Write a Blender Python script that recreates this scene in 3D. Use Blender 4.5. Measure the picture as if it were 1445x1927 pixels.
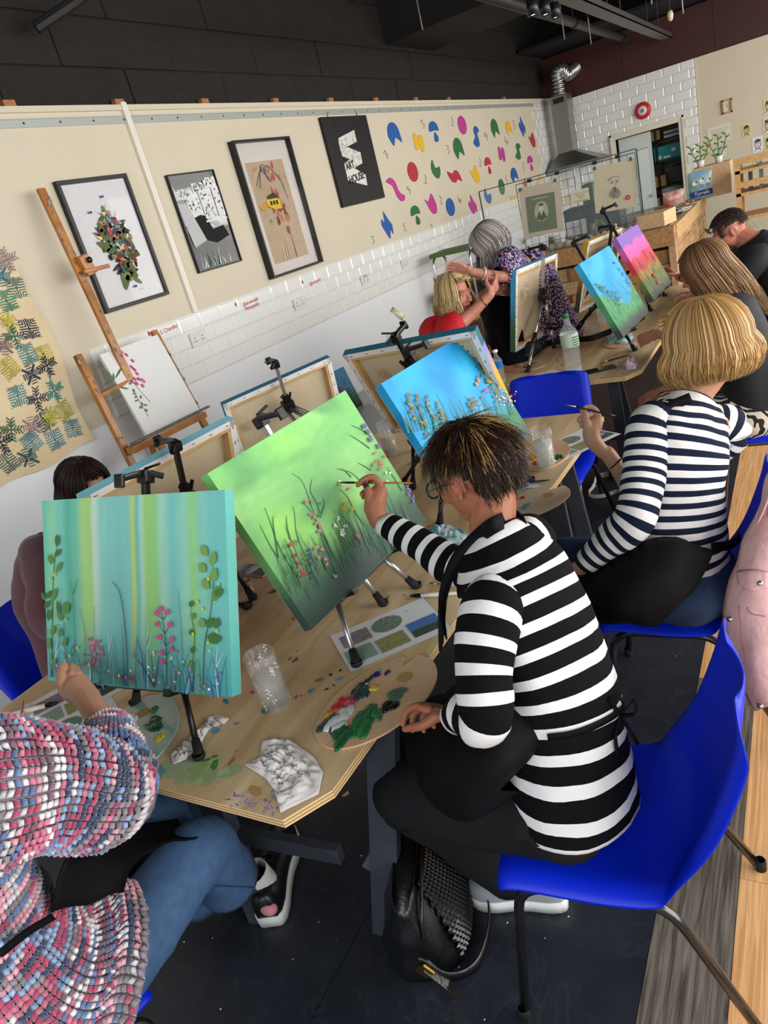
import bpy, bmesh, math, random
import numpy as np
from mathutils import Vector, Matrix, noise as mnoise
for o in list(bpy.data.objects): bpy.data.objects.remove(o)
random.seed(7)
SC = bpy.context.scene
COL = SC.collection
R = math.radians
PI = math.pi
V = Vector
# ---------------- camera -----------------
CAMH = 1.80
FPX, CX, CY = 1336.0, 722.5, 963.5
# rows: camera right, image-down, forward in world axes (X along left wall, Y towards left wall, Z up)
MR = V((0.45597, -0.85445, -0.24901)).normalized()
MF = V((0.76739, 0.51917, -0.37627)).normalized()
MU = MR.cross(MF).normalized()
MR = MF.cross(MU).normalized()
cam_d = bpy.data.cameras.new('camera'); cam = bpy.data.objects.new('camera', cam_d); COL.objects.link(cam)
cam.matrix_world = Matrix(((MR.x, MU.x, -MF.x, 0), (MR.y, MU.y, -MF.y, 0), (MR.z, MU.z, -MF.z, CAMH), (0, 0, 0, 1)))
cam_d.sensor_fit = 'VERTICAL'; cam_d.sensor_height = 36.0; cam_d.lens = 36.0 * FPX / 1927.0
cam_d.clip_start = 0.02; cam_d.clip_end = 100
SC.camera = cam
# ---------------- world, window light, exposure -----------------
wd = bpy.data.worlds.new('world'); SC.world = wd; wd.use_nodes = True
wd.node_tree.nodes['Background'].inputs[0].default_value = (0.80, 0.90, 1.0, 1)
wd.node_tree.nodes['Background'].inputs[1].default_value = 0.50
def area(name, loc, target, sx, sy, power, col):
 l = bpy.data.lights.new(name, 'AREA'); l.shape = 'RECTANGLE'; l.size = sx; l.size_y = sy; l.energy = power; l.color = col
 o = bpy.data.objects.new(name, l); COL.objects.link(o); o.location = loc
 o.rotation_euler = (V(target) - V(loc)).to_track_quat('-Z', 'Y').to_euler(); return o
# daylight of the shopfront glazing on the street side (right) and of the entrance behind the camera
area('shopfront_daylight', (3.8, -3.3, 2.0), (3.8, 1.6, 0.9), 9.0, 2.2, 340, (1.0, 0.97, 0.93))
area('entrance_daylight', (-2.6, 0.2, 2.3), (1.6, 1.2, 0.9), 3.5, 2.2, 78, (0.92, 0.96, 1.0))
area('far_shopfront_daylight', (10.0, -2.4, 2.0), (10.5, 1.6, 1.4), 3.6, 2.0, 75, (1.0, 0.97, 0.92))
SC.view_settings.view_transform = 'Standard'; SC.view_settings.look = 'None'
SC.view_settings.gamma = 1.0; SC.view_settings.use_curve_mapping = False
SC.view_settings.exposure = 0.42
# ---------------- rays: a photo pixel met with a true plane of the room -----------------
def ray(px, py):
 return (MF + MR * ((px - CX) / FPX) - MU * ((py - CY) / FPX))
CP = V((0, 0, CAMH))
def az(px, py, z): r = ray(px, py); return CP + r * ((z - CAMH) / r.z)
def ay(px, py, y): r = ray(px, py); return CP + r * (y / r.y)
def ax(px, py, x): r = ray(px, py); return CP + r * (x / r.x)
def ad(px, py, d): return CP + ray(px, py) * d
def frame_of(c, yaw, tilt=0, roll=0):
 return Matrix.Translation(V(c)) @ Matrix.Rotation(R(yaw), 4, 'Z') @ Matrix.Rotation(-R(tilt), 4, 'X') @ Matrix.Rotation(R(roll), 4, 'Y')
# ---------------- colour and materials -----------------
def lin(c):
 if isinstance(c, str):
  c = c.lstrip('#'); c = [int(c[i:i+2], 16) / 255 for i in (0, 2, 4)]
 return tuple((x / 12.92 if x <= 0.04045 else ((x + 0.055) / 1.055) ** 2.4) for x in c)
_m = {}
def mat(name, col='#888888', rough=0.6, metal=0.0, noise=0.0, nscale=20.0, bump=0.0, bscale=60.0, spec=0.5, coat=0.0, sheen=0.0, trans=0.0, emit=None, es=1.0, ior=1.45, alpha=1.0, col2=None, stretch=None, attr=False):
 if name in _m: return _m[name]
 m = bpy.data.materials.new(name); m.use_nodes = True; nt = m.node_tree; N = nt.nodes; L = nt.links
 b = N['Principled BSDF']; c = lin(col)
 b.inputs['Base Color'].default_value = (*c, 1); b.inputs['Roughness'].default_value = rough; b.inputs['Metallic'].default_value = metal
 b.inputs['Specular IOR Level'].default_value = spec; b.inputs['Coat Weight'].default_value = coat
 b.inputs['Sheen Weight'].default_value = sheen; b.inputs['Transmission Weight'].default_value = trans; b.inputs['IOR'].default_value = ior
 b.inputs['Alpha'].default_value = alpha
 if emit: b.inputs['Emission Color'].default_value = (*lin(emit), 1); b.inputs['Emission Strength'].default_value = es
 tc = N.new('ShaderNodeTexCoord'); mp = N.new('ShaderNodeMapping'); L.new(tc.outputs['Object'], mp.inputs[0])
 if stretch: mp.inputs['Scale'].default_value = stretch
 src = None
 if attr:
  a = N.new('ShaderNodeAttribute'); a.attribute_name = 'Col'; src = a.outputs['Color']; L.new(src, b.inputs['Base Color'])
 if noise > 0 or col2:
  n = N.new('ShaderNodeTexNoise'); n.inputs['Scale'].default_value = nscale; n.inputs['Detail'].default_value = 6; L.new(mp.outputs[0], n.inputs['Vector'])
  mx = N.new('ShaderNodeMix'); mx.data_type = 'RGBA'
  if col2:
   rp = N.new('ShaderNodeValToRGB'); rp.color_ramp.elements[0].position = 0.38; rp.color_ramp.elements[1].position = 0.62
   L.new(n.outputs[0], rp.inputs[0]); L.new(rp.outputs[0], mx.inputs[0])
   mx.inputs[6].default_value = (*c, 1); mx.inputs[7].default_value = (*lin(col2), 1)
  else:
   mr = N.new('ShaderNodeMapRange'); mr.inputs[1].default_value = 0.25; mr.inputs[2].default_value = 0.75
   mr.inputs[3].default_value = 1 - noise; mr.inputs[4].default_value = 1 + noise; L.new(n.outputs[0], mr.inputs[0])
   mx.blend_type = 'MULTIPLY'; mx.inputs[0].default_value = 1.0
   mx.inputs[6].default_value = (*c, 1)
   if src: L.new(src, mx.inputs[6])
   L.new(mr.outputs[0], mx.inputs[7])
  L.new(mx.outputs[2], b.inputs['Base Color'])
 if bump > 0:
  n2 = N.new('ShaderNodeTexNoise'); n2.inputs['Scale'].default_value = bscale; n2.inputs['Detail'].default_value = 4; L.new(mp.outputs[0], n2.inputs['Vector'])
  bp = N.new('ShaderNodeBump'); bp.inputs['Strength'].default_value = bump; bp.inputs['Distance'].default_value = 0.01
  L.new(n2.outputs[0], bp.inputs['Height']); L.new(bp.outputs[0], b.inputs['Normal'])
 _m[name] = m; return m
def stripe_mat(name, dark, light, pitch, duty, off=0.0, waver=0.06):
 m = mat(name, dark, 0.85, spec=.15); nt = m.node_tree; N = nt.nodes; L = nt.links; b = N['Principled BSDF']
 uv = N.new('ShaderNodeUVMap'); sp = N.new('ShaderNodeSeparateXYZ'); L.new(uv.outputs[0], sp.inputs[0])
 tc = N.new('ShaderNodeTexCoord'); nz = N.new('ShaderNodeTexNoise'); nz.inputs['Scale'].default_value = 5; L.new(tc.outputs['Object'], nz.inputs['Vector'])
 a0 = N.new('ShaderNodeMath'); a0.operation = 'MULTIPLY_ADD'; L.new(nz.outputs[0], a0.inputs[0]); a0.inputs[1].default_value = waver * pitch * 2; L.new(sp.outputs[1], a0.inputs[2])
 d = N.new('ShaderNodeMath'); d.operation = 'MULTIPLY_ADD'; d.inputs[1].default_value = 1 / pitch; d.inputs[2].default_value = off + 50; L.new(a0.outputs[0], d.inputs[0])
 f = N.new('ShaderNodeMath'); f.operation = 'FRACT'; L.new(d.outputs[0], f.inputs[0])
 g = N.new('ShaderNodeMath'); g.operation = 'LESS_THAN'; g.inputs[1].default_value = duty; L.new(f.outputs[0], g.inputs[0])
 mx = N.new('ShaderNodeMix'); mx.data_type = 'RGBA'; mx.inputs[6].default_value = (*lin(dark), 1); mx.inputs[7].default_value = (*lin(light), 1)
 L.new(g.outputs[0], mx.inputs[0]); L.new(mx.outputs[2], b.inputs['Base Color'])
 n2 = N.new('ShaderNodeTexNoise'); n2.inputs['Scale'].default_value = 9; n2.inputs['Detail'].default_value = 3; L.new(tc.outputs['Object'], n2.inputs['Vector'])
 bp = N.new('ShaderNodeBump'); bp.inputs['Strength'].default_value = 0.35; bp.inputs['Distance'].default_value = 0.03
 L.new(n2.outputs[0], bp.inputs['Height']); L.new(bp.outputs[0], b.inputs['Normal'])
 return m
def wood(name, c1, c2, scale=8.0, stretch=(1, 12, 12), rough=0.55, bump=0.15, coat=0.0):
 if name in _m: return _m[name]
 m = mat(name, c1, rough, coat=coat); nt = m.node_tree; N = nt.nodes; L = nt.links; b = N['Principled BSDF']
 tc = N.new('ShaderNodeTexCoord'); mp = N.new('ShaderNodeMapping'); mp.inputs['Scale'].default_value = stretch; L.new(tc.outputs['Object'], mp.inputs[0])
 oi = N.new('ShaderNodeObjectInfo'); ad_ = N.new('ShaderNodeVectorMath'); ad_.operation = 'ADD'; L.new(mp.outputs[0], ad_.inputs[0])
 sc = N.new('ShaderNodeMath'); sc.operation = 'MULTIPLY'; sc.inputs[1].default_value = 37; L.new(oi.outputs['Random'], sc.inputs[0]); L.new(sc.outputs[0], ad_.inputs[1])
 n = N.new('ShaderNodeTexNoise'); n.inputs['Scale'].default_value = scale; n.inputs['Detail'].default_value = 8; n.inputs['Distortion'].default_value = 0.6; L.new(ad_.outputs[0], n.inputs['Vector'])
 rp = N.new('ShaderNodeValToRGB'); rp.color_ramp.elements[0].position = 0.33; rp.color_ramp.elements[0].color = (*lin(c1), 1)
 rp.color_ramp.elements[1].position = 0.68; rp.color_ramp.elements[1].color = (*lin(c2), 1); L.new(n.outputs[0], rp.inputs[0])
 L.new(rp.outputs[0], b.inputs['Base Color'])
 bp = N.new('ShaderNodeBump'); bp.inputs['Strength'].default_value = bump; bp.inputs['Distance'].default_value = 0.004
 L.new(n.outputs[0], bp.inputs['Height']); L.new(bp.outputs[0], b.inputs['Normal'])
 return m
ART = mat('paint_print', rough=0.55, attr=True, noise=0.05, nscale=150, bump=0.08, bscale=400)
ARTM = mat('matt_print', rough=0.85, attr=True, noise=0.04, nscale=60)
BLACKM = mat('black_plastic', '#101012', 0.38, spec=0.5)
CHROME = mat('brushed_aluminium', '#c9c9c6', 0.28, 1.0)
WHITEP = mat('white_plaster', '#d0c5ae', 0.75, noise=0.02, nscale=3, bump=0.05, bscale=30)
# ---------------- mesh helpers -----------------
def setp(o, label=None, cat=None, group=None, kind=None):
 if label: o['label'] = label
 if cat: o['category'] = cat
 if group: o['group'] = group
 if kind: o['kind'] = kind
 return o
def empty(name, loc=(0, 0, 0), rotz=0, label=None, cat=None, group=None, kind=None, mw=None):
 o = bpy.data.objects.new(name, None); COL.objects.link(o); o.empty_display_size = 0.05
 if mw is not None: o.matrix_world = mw
 else: o.location = loc; o.rotation_euler = (0, 0, rotz)
 return setp(o, label, cat, group, kind)
def obj(name, bm, m, parent=None, smooth=False, label=None, cat=None, group=None, kind=None, mw=None):
 if isinstance(bm, bmesh.types.BMesh):
  if name in ('glass_wall', 'water', 'glass_vase', 'cup_wall', 'body', 'dish'): bmesh.ops.remove_doubles(bm, verts=bm.verts, dist=1e-6); bmesh.ops.recalc_face_normals(bm, faces=bm.faces)
  me = bpy.data.meshes.new(name); bm.normal_update(); bm.to_mesh(me); bm.free()
 else: me = bm
 if m is not None and not me.materials:
  for x in (m if isinstance(m, (list, tuple)) else [m]): me.materials.append(x)
 if smooth: me.shade_smooth()
 o = bpy.data.objects.new(name, me); COL.objects.link(o)
 if parent is not None: o.parent = parent
 if mw is not None: o.matrix_local = mw
 return setp(o, label, cat, group, kind)
def clone(o, parent=None):
 c = o.copy(); COL.objects.link(c); c.parent = parent
 for ch in list(o.children): clone(ch, c)
 return c
def nb(): return bmesh.new()
def box(bm, c, s, rot=None, bev=0.0, mi=0):
 g = bmesh.ops.create_cube(bm, size=1.0); vs = g['verts']
 M = Matrix.Diagonal((s[0], s[1], s[2], 1))
 bmesh.ops.transform(bm, matrix=M, verts=vs)
 fs = list({f for v in vs for f in v.link_faces})
 if bev > 0:
  es = list({e for v in vs for e in v.link_edges})
  r = bmesh.ops.bevel(bm, geom=es, offset=bev, segments=2, affect='EDGES', profile=0.6)
  vs = list({v for f in r['faces'] for v in f.verts} | {v for v in vs if v.is_valid}); fs = list({f for v in vs for f in v.link_faces})
 T = Matrix.Translation(V(c)) @ (rot if rot is not None else Matrix.Identity(4))
 bmesh.ops.transform(bm, matrix=T, verts=vs)
 for f in fs: f.material_index = mi
 return vs
def bbox(bm, a, b, bev=0.0, mi=0):
 return box(bm, [(a[i] + b[i]) / 2 for i in range(3)], [abs(b[i] - a[i]) for i in range(3)], bev=bev, mi=mi)
def basis(d, up=(0, 0, 1)):
 d = V(d).normalized(); u = V(up)
 if abs(d.dot(u.normalized())) > 0.98: u = V((1, 0, 0)) if abs(d.x) < 0.9 else V((0, 1, 0))
 x = u.cross(d).normalized(); y = d.cross(x).normalized()
 return x, y, d
def beam(bm, a, b, w, h, up=(0, 0, 1), bev=0.0, mi=0):
 a = V(a); b = V(b); x, y, d = basis(b - a, up)
 M = Matrix(((x.x, y.x, d.x, 0), (x.y, y.y, d.y, 0), (x.z, y.z, d.z, 0), (0, 0, 0, 1)))
 return box(bm, (a + b) / 2, (w, h, (b - a).length), rot=M, bev=bev, mi=mi)
def tube(bm, pts, r, n=8, cap=True, ell=None, up=(0, 0, 1), mi=0, uvl=None, v0=0.0, closed=False):
 """loft along points; r number or list; ell = list of (rx, ry) with x = lateral (up x d)"""
 pts = [V(p) for p in pts]; m = len(pts); rings = []; prev = None; L = v0; Ls = []
 for i, p in enumerate(pts):
  d = (pts[min(i + 1, m - 1)] - pts[max(i - 1, 0)])
  if closed: d = pts[(i + 1) % m] - pts[(i - 1) % m]
  if d.length < 1e-9: d = V((0, 0, 1))
  d.normalize()
  if prev is None or ell is not None:
   x, y, _ = basis(d, up)
   if prev is not None and x.dot(prev) < 0 and ell is None: x = -x; y = -y
  else:
   x = (prev - d * prev.dot(d)).normalized(); y = d.cross(x)
  prev = x
  rx, ry = (ell[i] if ell else ((r[i], r[i]) if isinstance(r, (list, tuple)) else (r, r)))
  rings.append([bm.verts.new(p + x * rx * math.cos(2 * PI * k / n) + y * ry * math.sin(2 * PI * k / n)) for k in range(n)])
  if i: L += (pts[i] - pts[i - 1]).length
  Ls.append(L)
 rng = range(m if closed else m - 1)
 for i in rng:
  j = (i + 1) % m
  for k in range(n):
   k2 = (k + 1) % n
   f = bm.faces.new((rings[i][k], rings[i][k2], rings[j][k2], rings[j][k])); f.material_index = mi
   if uvl is not None:
    for l, (a, b) in zip(f.loops, ((k, i), (k + 1, i), (k + 1, j), (k, j))): l[uvl].uv = (a / n, Ls[b])
 if cap and not closed:
  f = bm.faces.new(list(reversed(rings[0]))); f.material_index = mi
  if uvl is not None:
   for l in f.loops: l[uvl].uv = (0, Ls[0])
  f = bm.faces.new(rings[-1]); f.material_index = mi
  if uvl is not None:
   for l in f.loops: l[uvl].uv = (0, Ls[-1])
 return rings
def smoothpath(pts, k=6, closed=False):
 pts = [V(p) for p in pts]; out = []; m = len(pts)
 for i in range(m - 1 if not closed else m):
  p0 = pts[i - 1] if (i > 0 or closed) else pts[0] * 2 - pts[1]; p1 = pts[i]; p2 = pts[(i + 1) % m]
  p3 = pts[(i + 2) % m] if (i + 2 < m or closed) else p2 * 2 - p1
  for j in range(k):
   t = j / k
   out.append(0.5 * ((2 * p1) + (-p0 + p2) * t + (2 * p0 - 5 * p1 + 4 * p2 - p3) * t * t + (-p0 + 3 * p1 - 3 * p2 + p3) * t ** 3))
 if not closed: out.append(pts[-1])
 return out
def cornerpath(pts, rad, k=5):
 pts = [V(p) for p in pts]; out = [pts[0]]
 for i in range(1, len(pts) - 1):
  a = (pts[i - 1] - pts[i]); b = (pts[i + 1] - pts[i]); r = min(rad, a.length * 0.45, b.length * 0.45)
  A = pts[i] + a.normalized() * r; B = pts[i] + b.normalized() * r
  for j in range(k + 1):
   t = j / k; out.append(A * (1 - t) ** 2 + pts[i] * 2 * t * (1 - t) + B * t * t)
 out.append(pts[-1]); return out
def lathe(bm, prof, n=24, c=(0, 0, 0), mi=0, cap=False):
 rings = [[bm.verts.new((c[0] + r * math.cos(2 * PI * k / n), c[1] + r * math.sin(2 * PI * k / n), c[2] + z)) for k in range(n)] for r, z in prof]
 for i in range(len(prof) - 1):
  for k in range(n):
   f = bm.faces.new((rings[i][k], rings[i][(k + 1) % n], rings[i + 1][(k + 1) % n], rings[i + 1][k])); f.material_index = mi
 if cap:
  bm.faces.new(list(reversed(rings[0]))); bm.faces.new(rings[-1])
 return rings
def ball(bm, c, r, rot=None, n=12, mi=0):
 rr = r if isinstance(r, (list, tuple)) else (r, r, r)
 g = bmesh.ops.create_uvsphere(bm, u_segments=n, v_segments=max(6, n * 2 // 3), radius=1.0)
 M = Matrix.Translation(V(c)) @ (rot.to_4x4() if rot is not None else Matrix.Identity(4)) @ Matrix.Diagonal((*rr, 1))
 bmesh.ops.transform(bm, matrix=M, verts=g['verts'])
 for v in g['verts']:
  for f in v.link_faces: f.material_index = mi
 return g['verts']
def prism(bm, poly, z0, z1, M=None, mi=0):
 a = [bm.verts.new(V((p[0], p[1], z0))) for p in poly]; b = [bm.verts.new(V((p[0], p[1], z1))) for p in poly]; n = len(poly)
 bm.faces.new(list(reversed(a))).material_index = mi; bm.faces.new(b).material_index = mi
 for i in range(n): bm.faces.new((a[i], a[(i + 1) % n], b[(i + 1) % n], b[i])).material_index = mi
 if M is not None: bmesh.ops.transform(bm, matrix=M, verts=a + b)
 return a + b
# ---- flat artwork: coloured polygons in a (u, v) plane, mapped on local x / z, facing -Y ----
class Art:
 def __init__(s, mapf=None): s.v = []; s.f = []; s.c = []; s.lay = 0; s.mapf = mapf or (lambda u, v, h: (u, -h, v)); s.dh = 0.00012
 def poly(s, pts, col, fan=True):
  s.lay += 1; h = 0.0006 + s.lay * s.dh if s.lay < 60 else 0.0006 + (60 + (s.lay % 7)) * s.dh
  c = lin(col) if not (isinstance(col, tuple) and len(col) == 4) else col[:3]
  i0 = len(s.v)
  for p in pts: s.v.append(s.mapf(p[0], p[1], h)); s.c.append((*c, 1))
  s.f.append(tuple(range(i0, i0 + len(pts))))
 def ribbon(s, pts, w, col):
  s.lay += 1; h = 0.0006 + (s.lay % 60) * s.dh; c = lin(col); n = len(pts); i0 = len(s.v)
  for i, p in enumerate(pts):
   a = pts[max(i - 1, 0)]; b = pts[min(i + 1, n - 1)]; dx, dy = b[0] - a[0], b[1] - a[1]; l = math.hypot(dx, dy) or 1
   ww = (w[i] if isinstance(w, (list, tuple)) else w) / 2
   for sg in (1, -1): s.v.append(s.mapf(p[0] - dy / l * ww * sg, p[1] + dx / l * ww * sg, h)); s.c.append((*c, 1))
  for i in range(n - 1):
   k = i0 + 2 * i; s.f.append((k, k + 1, k + 3, k + 2))
 def blade(s, x, y, dx, dy, w, col, bend=0.0, k=6):
  pts = []; ws = []
  for i in range(k + 1):
   t = i / k; pts.append((x + dx * t + bend * t * t * (dy and 1), y + dy * t)); ws.append(w * (1 - 0.85 * t))
  s.ribbon(pts, ws, col)
 def ell(s, x, y, rx, ry, col, rot=0.0, n=12, jit=0.0):
  cr, sr = math.cos(rot), math.sin(rot)
  s.poly([(x + rx * (1 + random.uniform(-jit, jit)) * math.cos(2 * PI * i / n) * cr - ry * math.sin(2 * PI * i / n) * sr,
                 y + rx * math.cos(2 * PI * i / n) * sr + ry * (1 + random.uniform(-jit, jit)) * math.sin(2 * PI * i / n) * cr) for i in range(n)], col)
 def leaf(s, x, y, l, w, ang, col):
  c, sn = math.cos(ang), math.sin(ang); pts = []
  for t, k in ((0, 0), (.2, .7), (.5, 1), (.8, .6), (1, 0), (.8, -.6), (.5, -1), (.2, -.7)): pts.append((x + c * l * t - sn * w * k / 2, y + sn * l * t + c * w * k / 2))
  s.poly(pts, col)
 def rect(s, x0, y0, x1, y1, col): s.poly([(x0, y0), (x1, y0), (x1, y1), (x0, y1)], col)
 def grid(s, x0, y0, x1, y1, nx, ny, fn, h=0.0003):
  i0 = len(s.v)
  for j in range(ny + 1):
   for i in range(nx + 1):
    u, v = i / nx, j / ny; s.v.append(s.mapf(x0 + (x1 - x0) * u, y0 + (y1 - y0) * v, h)); s.c.append((*fn(u, v), 1))
  for j in range(ny):
   for i in range(nx):
    a = i0 + j * (nx + 1) + i; s.f.append((a, a + 1, a + nx + 2, a + nx + 1))
 def make(s, name, parent, m=None, mw=None, **k):
  me = bpy.data.meshes.new(name); me.from_pydata(s.v, [], s.f); me.update()
  at = me.color_attributes.new('Col', 'FLOAT_COLOR', 'POINT'); at.data.foreach_set('color', np.array(s.c, dtype=np.float32).ravel())
  return obj(name, me, m or ART, parent, mw=mw, **k)
def mixc(a, b, t): return tuple(a[i] * (1 - t) + b[i] * t for i in range(3))
def ss(a, b, x): t = max(0, min(1, (x - a) / (b - a))); return t * t * (3 - 2 * t)
def nz(x, y, z=0.0): return mnoise.noise(V((x, y, z)))
def onsurf(o, px, py, off=.004, d0=1.5):
 bpy.context.view_layer.update(); dg = bpy.context.evaluated_depsgraph_get(); oe = o.evaluated_get(dg); Mi = o.matrix_world.inverted(); r = ray(px, py)
 ok, p, n, _ = oe.ray_cast(Mi @ CP, (Mi.to_3x3() @ r).normalized())
 return (o.matrix_world @ p) - r.normalized() * off if ok else ad(px, py, d0)
def text_obj(name, s, size, m, parent, mw, extrude=0.0005, align='CENTER', bold=0.0, sx=1.0):
 cu = bpy.data.curves.new(name, 'FONT'); cu.body = s; cu.size = size; cu.extrude = extrude; cu.align_x = align; cu.align_y = 'CENTER'; cu.offset = bold
 o = bpy.data.objects.new(name, cu); COL.objects.link(o); bpy.context.view_layer.update()
 me = bpy.data.meshes.new_from_object(o.evaluated_get(bpy.context.evaluated_depsgraph_get())); bpy.data.objects.remove(o)
 # text local x,y -> art plane x,z facing -Y
 me.transform(Matrix.Diagonal((sx, 1, 1, 1))); me.transform(Matrix.Rotation(R(90), 4, 'X')); me.materials.clear()
 return obj(name, me, m, parent, mw=mw)
# ======================= the room =======================
WL, WF = 3.4, 12.5           # left wall plane y, back wall plane x
ZT = 2.72                    # top of the white plaster on the left wall
CEIL = 3.9
# ---- floor ----
fl = empty('floor', kind='structure')
b = nb(); bbox(b, (-3, -4, -0.08), (16, 3.6, -0.012)); obj('screed', b, mat('screed', '#0b0b0c', 0.9), fl)
vin = mat('black_vinyl', '#1b1e26', 0.42, col2='#242831', nscale=3.5, bump=0.12, bscale=25, stretch=(1, 1, 1))
def scuff(m):
 nt = m.node_tree; N = nt.nodes; L = nt.links; bs = N['Principled BSDF']
 tc = N.new('ShaderNodeTexCoord'); base = bs.inputs['Base Color'].links[0].from_socket; cur = base
 for sc, th in ((2.2, 0.012), (6.0, 0.02)):
  nn = N.new('ShaderNodeTexNoise'); nn.inputs['Scale'].default_value = sc; nn.inputs['Detail'].default_value = 5; nn.inputs['Distortion'].default_value = 1.5
  L.new(tc.outputs['Object'], nn.inputs['Vector'])
  a = N.new('ShaderNodeMath'); a.operation = 'SUBTRACT'; a.inputs[1].default_value = 0.5; L.new(nn.outputs[0], a.inputs[0])
  c = N.new('ShaderNodeMath'); c.operation = 'ABSOLUTE'; L.new(a.outputs[0], c.inputs[0])
  d = N.new('ShaderNodeMapRange'); d.inputs[1].default_value = 0; d.inputs[2].default_value = th; d.inputs[3].default_value = 0.09; d.inputs[4].default_value = 0; L.new(c.outputs[0], d.inputs[0])
  mx = N.new('ShaderNodeMix'); mx.data_type = 'RGBA'; L.new(d.outputs[0], mx.inputs[0]); L.new(cur, mx.inputs[6]); mx.inputs[7].default_value = (*lin('#55575c'), 1); cur = mx.outputs[2]
 L.new(cur, bs.inputs['Base Color'])
scuff(vin)
YB = 0.375
def slab(name, x0, y0, x1, y1, m, z=0.0, g=0.0012):
 b = nb(); bbox(b, (x0 + g, y0 + g, z - 0.012), (x1 - g, y1 - g, z)); return obj(name, b, m, fl)
xs = [-1.1 + 1.22 * i for i in range(12)]
for i in range(len(xs) - 1):
 for j, (y0, y1) in enumerate(((YB, 1.13), (1.13, 1.9), (1.9, 2.65), (2.65, 3.4))):
  s = 0.4 * (j % 2); slab('floor_tile', xs[i] + s, y0, xs[i + 1] + s, y1, vin)
grey = wood('grey_plank', '#3e3831', '#7a7166', 5, (1.0, 22, 1), 0.5, 0.25)
oak = wood('oak_plank', '#c48c56', '#e8b880', 5, (.8, 20, 1), 0.45, 0.15)
rows = [(YB - 0.185 * (k + 1), YB - 0.185 * k) for k in range(0, 14)]
for k, (y0, y1) in enumerate(rows):
 x = -1.6 + (0.55 * k) % 1.2
 seq = 0
 while x < 12.4:
  m = grey if (k == 0 and x < 2.2) or (k > 1 and (k + seq) % 3 == 0) or (k == 1 and x > 4.2) else oak
  x1 = x + 1.24
  if k == 0 and x < 2.24 < x1: x1 = 2.24
  slab('plank', x, y0, x1, y1, m, g=0.0008); x = x1; seq += 1
# crumbs and paint specks on the vinyl
b = nb()
for i in range(70):
 x, y = random.uniform(0.5, 2.4), random.uniform(0.4, 1.9); r = random.uniform(0.0008, 0.003)
 ball(b, (x, y, r * 0.4), (r, r * random.uniform(.4, 1), r * 0.5), n=6)
obj('floor_crumbs', b, mat('crumb', '#cfc8bb', 0.8), None, label='scattered pale crumbs and paint flecks on the black floor', cat='crumbs', kind='stuff')
# ---- left wall ----
wl = empty('wall_left', kind='structure')
b = nb(); bbox(b, (-3, WL, 1.128), (WF + .1, WL + 0.12, ZT)); obj('plaster', b, WHITEP, wl); b = nb(); bbox(b, (-3, WL, 0), (WF + .1, WL + 0.12, 1.128)); obj('lower_plaster', b, mat('white_lower_paint', '#e4e5e6', .7, noise=.02, nscale=3), wl)
dk = mat('black_painted_block', '#1a1613', 0.8, noise=0.25, nscale=6, bump=0.6, bscale=45, stretch=(1, 1, 3))
z = ZT + 0.01
for j, (z0, z1) in enumerate(((ZT + .02, 2.935), (2.945, 3.19), (3.2, 3.55), (3.56, 3.9))):
 x = -2.6 + 0.45 * (j % 2)
 while x < WF + .05:
  b = nb(); d = random.uniform(0, 0.006); bbox(b, (x, WL + 0.035 + d, z0), (min(x + 0.895, WF + .1), WL + 0.14, z1), bev=0.004); obj('block', b, dk, wl); x += 0.9
b = nb(); bbox(b, (-3, WL + 0.05, ZT - .02), (WF + .1, WL + 0.16, CEIL)); obj('mortar', b, mat('dark_mortar', '#15120f', 0.9), wl)
# pale ledge of the plaster line, small timber packers standing on it
b = nb(); bbox(b, (-3, WL - 0.012, ZT - 0.012), (WF, WL + .06, ZT + 0.018)); obj('ledge', b, WHITEP, wl)
pk = wood('packer_wood', '#8a5430', '#b37a48', 20)
for px, py in ((25, 212), (230, 206), (389, 200), (521, 196), (624, 193), (709, 191), (784, 190), (846, 190), (950, 189)):
 p = ay(px, py, WL); b = nb(); bbox(b, (p.x - 0.035, WL - 0.004, ZT + 0.018), (p.x + 0.035, WL + 0.03, ZT + 0.05), bev=0.003); obj('packer', b, pk, wl)
# metal slotted rail
rl = empty('trim_1', kind='structure'); b = nb(); bbox(b, (-3, WL - 0.006, 2.64), (WF - .15, WL, 2.68)); bbox(b, (-3, WL - 0.011, 2.676), (WF - .15, WL, 2.681)); obj('rail', b, mat('galvanised', '#a9aea6', 0.45, 0.35), rl)
b = nb()
for i in range(46): ball(b, (1.9 + i * 0.23, WL - 0.007, 2.66), (0.006, 0.003, 0.006), n=6)
obj('screw', b, mat('screw_head', '#3a3a38', 0.4, 0.8), rl, kind='stuff')
# white conduit
c1 = ay(232, 206, WL); b = nb(); bbox(b, (c1.x - .02, WL - 0.022, 1.53), (c1.x + .02, WL - .0, 2.75), bev=0.004); bbox(b, (c1.x - .004, WL - 0.024, 1.53), (c1.x + .004, WL - .02, 2.75))
obj('cable_trunking', b, mat('white_pvc', '#e4ddd0', 0.4), None, label='vertical white cable trunking on the left wall between the framed prints', cat='cable trunking')
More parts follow.
